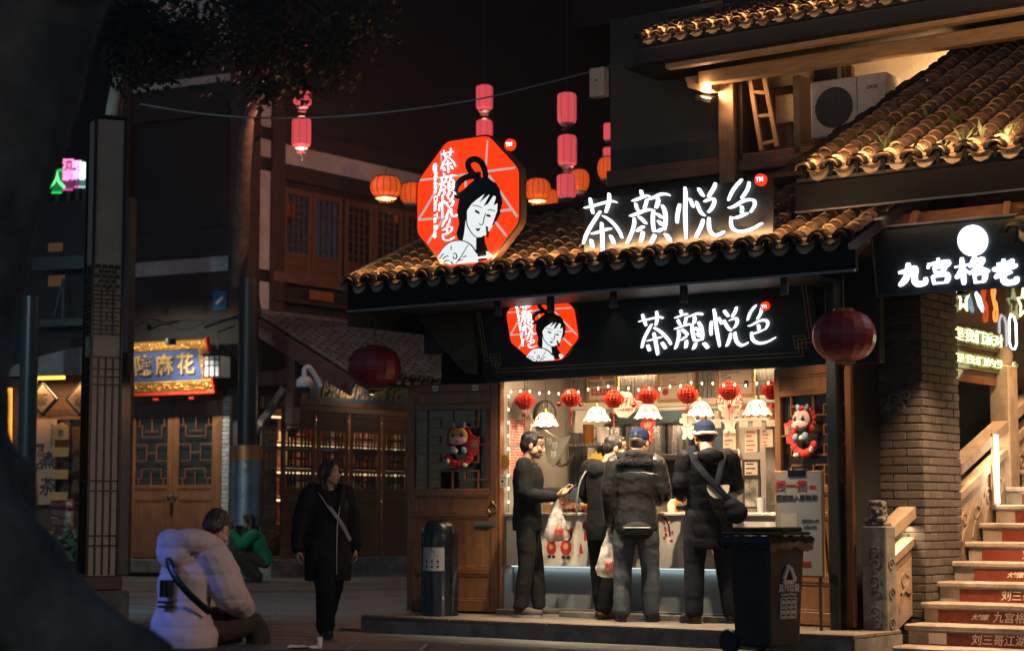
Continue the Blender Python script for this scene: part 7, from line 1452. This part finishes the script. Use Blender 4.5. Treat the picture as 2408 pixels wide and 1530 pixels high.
# big foreground tree with flared root, left edge
bt = thing('big_tree', 'huge dark tree trunk with flaring root at the left edge', 'tree', (-2.2, 7.2, 0)); tl = Vector(bt.location)
b = MB(); b.T = T3(-tl); YT = 7.0
tr = [(-110, 1560, 240), (-115, 1300, 190), (-125, 1050, 140), (-120, 880, 136), (-95, 700, 136), (-50, 500, 136), (20, 300, 138), (62, 130, 140), (112, -20, 140), (150, -120, 145)]
k = YT / F
b.tube(smooth_path([at(x, y, YT) for x, y, r in tr], 4), [r * k for x, y, r in tr for _ in range(4)][:-3], 22)
for root in ([(-20, 1080, 55), (20, 1220, 70), (125, 1372, 66), (240, 1482, 56), (350, 1552, 50), (480, 1600, 40)], [(-70, 1150, 80), (0, 1350, 110), (100, 1520, 110), (200, 1640, 90)], [(-140, 900, 80), (-100, 1100, 90), (-30, 1300, 110), (40, 1500, 120)]):
    b.tube(smooth_path([at(x, y, YT - .3) for x, y, r in root], 4), [r * k for x, y, r in root for _ in range(4)][:-3], 16)
b.tube(smooth_path([at(130, -60, YT), at(200, -160, YT - .2), at(330, -300, YT)], 4), [.2, .17, .12], 12)
me = remeshed(b, .035, 2, lambda c, n: .035 * noise.noise(Vector((c.x * 7, c.y * 7, c.z * 1.3))) + .012 * noise.noise(c * 14)); inst('trunk', me, bt).data.materials.append(m_bark)
cl = clump_line([(340, 60), (380, 90), (420, 110), (460, 90), (360, 130), (310, 30), (330, 150), (300, 100)], 24, .5, 34, 14, 8) 
lt2 = thing('side_tree', 'dark foliage hanging beside the big trunk in front of plaster wall', 'tree', gnd(250, 1390)); tl2 = Vector(lt2.location)
b = MB(); b.T = T3(-tl2); b.tube(smooth_path([gnd(250, 1390), at(240, 900, 24.5), at(245, 500, 24.5), at(280, 200, 24), at(360, 90, 24)], 5), [.16, .15, .13, .1, .06], 8); b.build('trunk', m_bark, lt2, 60); leaves('crown', lt2, [(Vector(c) - tl2, r) for c, r in cl], 80, .12, 15)
# ------------------------------------------------------------------ plaza furniture
m_bronze = M('dark_bronze', (.035, .026, .02), .35, .6, var=.25); m_acr = M('cream_acrylic', (.48, .40, .28), .45, var=.1, dirt=.15)
p = gnd(227, 1470); lpz = thing('lamp_pillar', 'tall square lamp pillar with cream panels and dark lattice', 'lamp pillar', (p.x, p.y, 0), 27); Yp = p.y
zz = lambda y: at(247, y, Yp).z
hs = .155; top = zz(285); zb_ = zz(1352)
for sx in (-1, 1):
    for sy in (-1, 1): MB().box(sx * hs - .014, sx * hs + .014, sy * hs - .014, sy * hs + .014, zb_, top, .004).build('corner_post', m_bronze, lpz)
MB().box(-hs + .012, hs - .012, -hs + .012, hs - .012, zb_, top - .01).build('cream_panels', m_acr, lpz); MB().box(-hs - .02, hs + .02, -hs - .02, hs + .02, top, top + .03, .005).build('cap', m_bronze, lpz)
def face(i): return RZ(90 * i)
z_a, z_b, z_c, z_d = zz(625), zz(682), zz(792), zz(842)
for fi in (0, 3):
    b = MB(); b.T = face(fi); y0 = -hs - .008; y1 = -hs + .012
    for k in range(4):
        for j in range(5): x = -.1 + .066 * k + (.033 if j % 2 else 0); z = z_b + (z_a - z_b) * (j + .5) / 5; b.prism([(x + .03 * math.cos(q * 1.047), z + .024 * math.sin(q * 1.047)) for q in range(6)] , y0, y1) if (k + j) % 1 == 0 and k < 3 + (j % 2 == 0) else None
    b.build('honeycomb_band', m_bronze, lpz)
    b = MB(); b.T = face(fi); n_ = 11
    for j in range(n_):
        z = z_c + (z_b - z_c) * (j + .5) / n_
        if j % 3 == 1: b.box(-.14, -.02, y0, y1, z - .008, z + .008).box(.02, .1, y0, y1, z - .008, z + .008).box(-.008, .008, y0, y1, z - .03, z + .03)
        else: b.box(-.143, .143, y0, y1, z - .008, z + .008)
    for x in (-.06, .06): b.box(x - .007, x + .007, y0 + .002, y1, z_c, z_b)
    b.build('fret_band', m_bronze, lpz)
    b = MB(); b.T = face(fi)
    for x in (-.075, .0, .075): b.box(x - .008, x + .008, y0, y1, zb_ + .01, z_d)
    for z in (z_d, z_d - .12, z_d - .2, z_d - .28, zb_ + .95, zb_ + .85, zb_ + .4, zb_ + .3): b.box(-.143, .143, y0 + .003, y1, z - .008, z + .008)
    b.build('lattice', m_bronze, lpz)
MB().box(-.2, .2, -.2, .2, zb_ - .14, zb_ - .002, .012).build('plinth', M('dark_red_stone', (.09, .05, .04), .5), lpz); MB().box(-.26, .26, -.26, .26, 0, zb_ - .145, .015).build('base', m_stone, lpz)
# black domed bin on the step
p = S.pix(1034, 1446, -.56); bn = sthing('litter_bin', 'black domed litter bin with white label on the stone step', 'bin', p.x, -.56, .15); r = .182
m_binp = M('bin_black', (.014, .016, .018), .28, .3, var=.2, bump=.04, bs=20, coat=.3)
MB().lathe([(0, 0), (r, 0), (r, .015), (r * .985, .02), (r * .985, .655), (r * 1.02, .66), (r * 1.02, .68)], 32).build('body', m_binp, bn, 40); MB().lathe([(r * 1.02, .68), (r * 1.02, .71), (r * .99, .78), (r * .88, .85), (r * .68, .9), (r * .5, .915), (0, .915)], 32).build('dome', m_binp, bn, 50)
b = MB(); b.lathe([(r * .992, .43), (r * .992, .66)], 14, a0=244, a1=322); b.build('label', M('bin_label', (.42, .43, .42), .5, var=.05), bn, 40)
def on_cyl(mb, a_deg, z, w, h, rr):
    aa = R(a_deg); dw = w / rr; mb.add([(rr * math.cos(aa - dw / 2), rr * math.sin(aa - dw / 2), z - h / 2), (rr * math.cos(aa + dw / 2), rr * math.sin(aa + dw / 2), z - h / 2), (rr * math.cos(aa + dw / 2), rr * math.sin(aa + dw / 2), z + h / 2), (rr * math.cos(aa - dw / 2), rr * math.sin(aa - dw / 2), z + h / 2)], [(0, 1, 2, 3)])
b = MB()
for aa, z in ((264, .52), (283, .52), (302, .52), (264, .47), (283, .47), (302, .47)): on_cyl(b, aa, z, .022, .02, r * 1.0)
on_cyl(b, 283, .565, .1, .006, r); on_cyl(b, 283, .58, .07, .006, r)
for s_ in (-1, 0, 1): on_cyl(b, 283 + s_ * 6, .61 + (.018 if s_ == 0 else 0), .016, .012, r)
b.build('label_print', m_blk, bn)
# wheelie bin at front right
c = at(1812, 1535, 15.3); wb = thing('wheelie_bin', 'black wheelie bin with white recycling mark, front right of the step', 'bin', (c.x + .02, c.y + .32, 0), 45); a = .24; d_ = .21; h_ = .98
m_wb = M('bin_plastic', (.016, .017, .017), .5, var=.2, bump=.1, bs=80, dirt=.2)
b = MB(); k_ = .84; z0 = .06
v = [(-a * k_, -d_ * k_, z0), (a * k_, -d_ * k_, z0), (a * k_, d_ * k_, z0), (-a * k_, d_ * k_, z0), (-a, -d_, h_ - .08), (a, -d_, h_ - .08), (a, d_, h_ - .08), (-a, d_, h_ - .08)]
b.add(v, [(3, 2, 1, 0), (4, 5, 6, 7), (0, 1, 5, 4), (1, 2, 6, 5), (2, 3, 7, 6), (3, 0, 4, 7)]); bo = b.build('body', m_wb, wb); mb_ = bo.modifiers.new('edge', 'BEVEL'); mb_.width = .025; mb_.segments = 2
MB().box(-a - .03, a + .03, -d_ - .03, d_ + .03, h_ - .09, h_ - .055, .01).build('rim', m_wb, wb)
b = MB(); b.box(-a - .035, a + .035, -d_ - .04, d_ + .04, h_ - .03, h_ + .0, .014).box(-a + .02, a - .02, -d_ + .0, d_ - .02, h_ + .0, h_ + .035, .012); b.build('lid', m_wb, wb); MB().box(-.12, -.04, -d_ - .06, -d_ - .03, h_ - .02, h_ + .012, .006).build('lid_catch', m_black, wb)
b = MB(); rn = random.Random(2); n = 60; per = []
for i in range(n):
    t = i / n * 4; sd = int(t); u = (t - sd) * 2 - 1; e = .045; q = ((u * (a + e), -d_ - e), (a + e, u * (d_ + e)), (-u * (a + e), d_ + e), (-a - e, -u * (d_ + e)))[sd]; per.append(q)
vs = []
for (zo, o_) in ((-.035, .97), (-.06, 1.04), (-.1, 1.02), (-.14, 1.0)):
    for i, (x, y) in enumerate(per): w_ = 1 + rn.gauss(0, .012); vs.append((x * o_ * w_, y * o_ * w_, h_ + zo + (rn.gauss(0, .018) if zo < -.12 else rn.gauss(0, .005))))
b.add(vs, [(r_ * n + i, r_ * n + (i + 1) % n, (r_ + 1) * n + (i + 1) % n, (r_ + 1) * n + i) for r_ in range(3) for i in range(n)]); b.build('bag_liner', M('black_film', (.015, .015, .016), .22, var=.3, bump=.5, bs=30), wb, 60)
m_wp = M('white_print', (.55, .55, .53), .6, var=.1); y_ = -.180
b = MB(); b.T = T3((0.02, 0, 0)) @ RX(2.3)
tri = [(0, .1), (.085, -.045), (-.085, -.045)]
for i in range(3):
    p0 = Vector(tri[i]); p1 = Vector(tri[(i + 1) % 3]); e0 = p0.lerp(p1, .16); e1 = p0.lerp(p1, .78); b.stroke([(e0.x, e0.y + .63), (e1.x, e1.y + .63)], .03, y_ - .012, y_ + .012, 2, 1)
    n_ = (p1 - p0).normalized(); nn = Vector((-n_.y, n_.x)); hd_ = [e1 + nn * .03, e1 - nn * .03, e1 + n_ * .035]; b.prism([(q.x, q.y + .63) for q in hd_], y_ - .0125, y_ + .012)
b.build('recycling_mark', m_wp, wb); text('其他垃圾', .068, .02, y_ - .006, .535, m_wp, wb, .002, .0015, pre=RX(2.3)); text('Residual Waste', .032, .02, y_ - .004, .487, m_wp, wb, .002, .0005, pre=RX(2.3))
b = MB(); b.T = T3((.02, 0, 0)) @ RX(2.3)
for i in range(4): x = -.1 + i * .0667; b.box(x - .003, x + .003, y_ - .008, y_ + .01, .30, .46)
for z in (.30, .38, .46): b.box(-.1, .1, y_ - .0085, y_ + .01, z - .003, z + .003)
for i in range(3):
    for z in (.34, .42): x = -.067 + i * .067; b.stroke([(x - .018, z - .012), (x, z + .016), (x + .018, z - .008)], .016, y_ - .007, y_ + .01, 3); b.box(x - .02, x + .02, y_ - .0072, y_ + .01, z - .03, z - .025)
b.build('waste_pictograms', m_wp, wb)
for s_ in (-1, 1): MB().lathe([(0, -.03), (.09, -.03), (.1, -.015), (.1, .015), (.09, .03), (0, .03)], 20).build('wheel', m_black, wb, 40).matrix_local = T3((-a * .86, s_ * .17 + .05, .1)) @ RX(90) if False else T3((s_ * .2, d_ * .84 + .05, .1)) @ RY(90)
# tree pit ledge the seated person rests on, with cup and paper
e0 = at(505, 1519, 12.9); zl = e0.z; lg = tag(MB().box(-2.4, 1.15, -1.0, .55, -.03, .0, .0).build('stone_ledge', m_stone), 'dark stone ledge round the big tree, seat of the pale jacket person', 'ledge'); lg.location = (-1.0, 12.9, zl - .3)
bpy.data.objects.remove(lg)
lg = thing('stone_ledge', 'dark stone ledge along the bottom where the pale jacket person sits', 'ledge', (0, 12.9, 0), -1.5)
x = -3.4
while x < -.55: L = .78; MB().box(x + .003, min(x + L, -.58) - .003, -.35, .42, 0, zl, .014).build('coping_stone', M('ledge_stone', (.05, .052, .055), .6, bump=.3, bs=30, var=.3), lg); x += L
for i, (px, py, lb) in enumerate(((751, 1528, 'white paper cup standing on the ledge'),)):
    c_ = at(px, py, 12.75); t = thing('paper_cup', lb, 'cup', (c_.x, 12.75, zl)); MB().lathe([(0, 0), (.016, 0), (.021, .068), (.019, .068), (.014, .006)], 16).build('cup', m_paper, t, 40); MB().lathe([(.021, .066), (.023, .069), (.021, .072)], 16).build('rim', m_ply, t, 40)
c_ = at(715, 1524, 12.75); t = thing('napkin', 'crumpled white napkin on the ledge beside the paper cup', 'napkin', (c_.x, 12.72, zl + .004)); b = MB(); rn = random.Random(3); g_ = 6
b.add([((i / g_ - .5) * .2, (j / g_ - .5) * .14, .018 * rn.random()) for j in range(g_ + 1) for i in range(g_ + 1)], [(j * (g_ + 1) + i, j * (g_ + 1) + i + 1, (j + 1) * (g_ + 1) + i + 1, (j + 1) * (g_ + 1) + i) for j in range(g_) for i in range(g_)]); b.build('sheet', m_paper, t, 60)
# ------------------------------------------------------------------ tea house at the far left
LT_ = Frame(at(200, 1345, 31).to_2d().to_3d(), -18); th = thing('tea_house', 'wooden tea house at far left with lit strip and calligraphy poster', 'shop', LT_.M @ Vector((0, 0, 0)), LT_.deg)
def rT(name, x0, x1, y0, y1, yy, t_, mat, parent=None, c=.006): a = LT_.pix(x0, y0, yy); d = LT_.pix(x1, y1, yy); return MB().box(a.x, d.x, yy, yy + t_, d.z, a.z, c).build(name, mat, parent or th)
m_thw = M('tea_house_wood', (.10, .05, .025), .6, st=(5, 5, .8), var=.4, bump=.2)
rT('wall', 20, 300, 880, 1350, .3, .1, m_thw); rT('upper_wall', 20, 300, 480, 880, .2, .2, m_dark)
rT('window_glass', 155, 215, 985, 1185, .24, .04, M('tea_window', (.1, .06, .04), .15, var=.8, sc=3, spec=.7)); rT('window_post', 150, 158, 960, 1300, .18, .1, m_oldwood); rT('beam', 70, 220, 962, 976, .18, .1, m_oldwood); rT('beam', 70, 220, 980, 986, .16, .1, m_thw)
rT('lower_panel', 130, 220, 1200, 1300, .22, .06, m_wood); rT('dark_beam', 70, 215, 800, 832, -.1, .2, m_beam); rT('balcony_rail', 75, 215, 752, 764, -.2, .1, M('rail_green', (.06, .09, .08), .6)); rT('balcony_board', 75, 215, 606, 630, -.2, .1, MATS['rail_green'])
for i, (x0, x1, y0, y1) in enumerate(((113, 145, 572, 590), (113, 158, 616, 625), (113, 150, 648, 672))): rT('lit_window', x0, x1, y0, y1, .15, .04, E('dim_window_glow', (1, .42, .14), .06))
b = MB(); p0 = LT_.pix(150, 655, -.1); p1 = LT_.pix(128, 745, -.1); p2 = LT_.pix(148, 750, -.1); b.bar(p0, p1, .04).bar((p0.x, p0.y, p0.z), p2, .04); b.build('rail_strut', MATS['rail_green'], th)
pp = LT_.pix(102, 1085, .1); t = thing('calligraphy_poster', 'tall beige poster with black brush characters for boiled tea', 'poster', LT_.w(pp.x, .1, pp.z), LT_.deg); a = LT_.pix(77, 985, .1); c = LT_.pix(129, 1185, .1); w_ = c.x - a.x; hh = a.z - c.z
MB().box(-w_ / 2, w_ / 2, 0, .03, -hh / 2, hh / 2).build('sheet', M('beige_poster', (.42, .27, .17), .7, var=.06), t)
for ch, x, z, s_ in (('煮', .08, .0, .3), ('茶', .08, -.42, .32), ('围', -.13, .16, .26), ('炉', -.13, -.12, .26)): text(ch, s_, x, -.004, z, m_blk, t, .002, .004, shear=.15, name='character')
for i in range(5): text('茶', .06, .15, -.004, .58 - i * .07, m_blk, t, .001, name='character')
t = thing('plank_sign', 'hanging strip of five small wooden planks beside the poster', 'sign', LT_.w(LT_.pix(142, 1100, .0).x, 0, 0), LT_.deg); z = LT_.pix(142, 1010, 0).z
b = MB(); b.prism([(-.15, z - .16), (.15, z - .16), (.15, z + .04), (0, z + .12), (-.15, z + .04)], -.015, .015); b.build('top_plank', M('ochre_plank', (.4, .24, .08), .6), t); text('茶', .12, 0, -.02, z - .06, m_blk, t, .002)
for i in range(5): MB().box(-.15, .15, -.015, .015, z - .44 - i * .36, z - .29 - i * .36, .006).build('plank', MATS['ochre_plank'], t)
for s_ in (-1, 1): MB().tube([(s_ * .1, 0, z), (s_ * .1, 0, z - 1.9)], .008, 4).build('rope', m_black, t)
t = thing('welcome_sign', 'stack of four crooked red wooden boards reading WELCOME', 'sign', LT_.w(LT_.pix(146, 1215, -.9).x, -.9, 0), LT_.deg)
for i, (tx, py, mt, an) in enumerate((('WELCOME', 1185, M('board_red', (.35, .05, .04), .6), -2), ('喝杯茶吧', 1208, M('board_orange', (.42, .16, .09), .6), 8), ('歇歇脚了', 1228, MATS['board_orange'], -3), ('到了老板', 1246, MATS['board_red'], 7))):
    zc_ = LT_.pix(146, py, -.9).z; b = MB(); b.T = T3((0, 0, zc_)) @ RY(an); b.box(-.2, .2, -.02, .02, -.07, .07, .006); b.build('board', mt, t); text(tx, .085 if i else .08, 0, -.024, 0, m_paper, t, .001, .001, pre=T3((0, 0, zc_)) @ RY(an))
MB().box(-.03, .03, .021, .05, 0, LT_.pix(146, 1180, -.9).z, .004).build('post', m_oldwood, t)
pp = LT_.pix(165, 1300, -1.3); t = thing('potted_plant', 'leafy green plant in a pot at foot of the welcome boards', 'plant', LT_.w(pp.x, -1.3, 0), LT_.deg); MB().lathe([(0, 0), (.16, 0), (.22, .3), (.19, .3), (0, .26)], 16).build('pot', m_dark, t, 40); leaves('leaves', t, [((0, 0, .55), .3), ((.1, 0, .4), .2), ((-.1, .05, .75), .22)], 60, .16, 3, M('plant_leaf', (.06, .13, .09), .5, var=.3, trl=.2))
t = thing('light_strip', 'glowing amber light strip under the tea house eave', 'light', LT_.w(0, -.3, 0), LT_.deg); a = LT_.pix(76, 889, -.3); c = LT_.pix(152, 884, -.3); MB().tube([(a.x, 0, a.z), (c.x, 0, a.z)], .028, 8).build('tube', E('amber_tube', (1, .5, .07), 3), t); MB().box(a.x, c.x, -.03, .03, a.z + .03, a.z + .06).build('channel', m_black, t)
lamp('strip_lamp', 'AREA', ((a.x + c.x) / 2, .0, a.z - .04), 34, (1, .55, .25), t, shape='RECTANGLE', size=1.2, size_y=.06)
t = thing('light_strip', 'vertical orange light tube at the far left edge', 'light'); a = at(23, 912, 24); c = at(22, 1043, 24); MB().tube([a, c], .034, 8).build('tube', E('orange_tube', (1, .34, .03), 2.2), t); MB().bar(a + Vector((0, .05, 0)), c + Vector((0, .05, 0)), .06).build('channel', m_black, t)
for i, px in enumerate((102, 190)):
    pp = LT_.pix(px, 938, -.2); t = thing('diamond_plaque', 'diamond shaped hanging plaque %s' % ('left, by the beige poster', 'right, partly behind the lamp pillar')[i], 'plaque', LT_.w(pp.x, -.2, pp.z), LT_.deg); b = MB(); b.T = RY(45); b.box(-.2, .2, -.03, .03, -.2, .2, .01); b.build('frame', m_black, t); b = MB(); b.T = RY(45); b.box(-.16, .16, -.038, -.028, -.16, .16); b.build('face', M('plaque_face', (.16, .11, .07), .4, var=.4), t); text('茶', .2, 0, -.042, 0, MATS['dull_gold'], t, .002, .003)
b = MB(); a = LT_.pix(200, 880, -.4); b.prism([(a.x - 1.6, a.z), (a.x - 1.3, a.z + .18), (a.x - .9, a.z + .3), (a.x - .3, a.z + .42), (a.x + .5, a.z + .5), (a.x + .5, a.z)], -.4, -.34); b.build('curved_gable', M('pale_gable2', (.30, .26, .23), .7, var=.25, bump=.2), th)
cp_ = gnd(55, 1385); t = thing('blue_column', 'dark blue glossy column at the far left before the tea house', 'column', cp_); MB().lathe([(0, 0), (.2, 0), (.2, .2), (.14, .25), (.135, 4.4), (.0, 4.4)], 20).build('shaft', M('blue_black_paint', (.015, .024, .028), .35), t, 40)
# far neon signs
for i, (ch, x0, x1, y0, y1, col, lb) in enumerate((('人', 122, 145, 400, 453, (.03, 1, .18), 'green neon sign edge peeping out beside the trunk'), ('酒', 149, 171, 384, 446, (1, .12, .42), 'pink neon sign with characters left of the lamp pillar'), ('吧', 176, 186, 386, 440, (.9, .25, .7), 'narrow lilac neon strip left of the lamp pillar'), ('客', 187, 207, 390, 440, (.45, 1, .95), 'pale cyan neon sign touching the lamp pillar'))):
    Y = 44; a = at(x0, y0, Y); c = at(x1, y1, Y); t = thing('neon_sign', lb, 'neon sign', ((a.x + c.x) / 2, Y, (a.z + c.z) / 2)); w_ = c.x - a.x; h_ = a.z - c.z
    MB().box(-w_ / 2, w_ / 2, 0, .08, -h_ / 2, h_ / 2).build('panel', M('neon_panel%d' % i, (.03, .03, .03), .4, e=col, es=.16), t); text(ch if i == 0 else ch + '\n' + '家', h_ * (.8 if i == 0 else .42), 0, -.02, 0 if i == 0 else h_ * .22, E('neon_tube%d' % i, tuple(min(1, q + .12) for q in col), 2.2), t, .01, .01, name='character')
    b = MB(); b.box(-w_ / 2, w_ / 2, -.02, -.001, -h_ / 2 - .02, -h_ / 2 + .02).box(-w_ / 2, w_ / 2, -.02, -.001, h_ / 2 - .02, h_ / 2 + .02); b.build('edge_tube', E('neon_edge%d' % i, col, .9), t); MB().box(-.04, .04, .08, .16, -h_ / 2 - 1.5, h_ / 2).build('pole', m_black, t)
# ------------------------------------------------------------------ lamp posts added outside the view for blue, cool and warm plaza light
def post_lamp(label, x, y, h, energy, col, target, size=R(70), r=.12):
    t = thing('added_lamp_post', label, 'added lamp post', (x, y, 0)); MB().lathe([(0, 0), (.1, 0), (.06, .3), (.045, h), (0, h)], 12).build('post', m_black, t, 40); b = MB(); b.ell((0, 0, h + .08), (.16, .16, .1)); b.build('head', m_black, t, 60)
    l = lamp('added_post_light', 'SPOT', (0, 0, h - .05), energy, col, t, spot_size=size, spot_blend=.8, shadow_soft_size=r); aim(l, Vector(target) - Vector((x, y, h))); return t
post_lamp('added blue floodlight post left of the plaza', -6.2, 11.2, 3.0, 1500, (.14, .24, 1), (-2.5, 13.1, .7), R(16))
post_lamp('added cool lamp post on the left of the plaza', -8.5, 20, 6, 2600, (.55, .86, 1), (-3.2, 27, .5), R(95))
post_lamp('added warm lamp post right of the plaza', 3.6, 9.0, 4.0, 1300, (1, .70, .54), (-1.9, 14.4, .6), R(52))

hz = Box(-70, 70, -3, 95, -1.4, 24).build('haze', M('haze_surface', (.5, .5, .5))); tag(hz, 'thin night haze over the plaza', None, None, 'stuff')
hm_t = bpy.data.materials.new('haze_air'); hm_t.use_nodes = True; n_ = hm_t.node_tree.nodes; n_.remove(n_['Principled BSDF']); vv = n_.new('ShaderNodeVolumePrincipled'); vv.inputs['Color'].default_value = (.6, .8, .9, 1); vv.inputs['Density'].default_value = .0013; vv.inputs['Anisotropy'].default_value = .55
hm_t.node_tree.links.new(vv.outputs[0], n_['Material Output'].inputs['Volume']); hz.data.materials.clear(); hz.data.materials.append(hm_t)
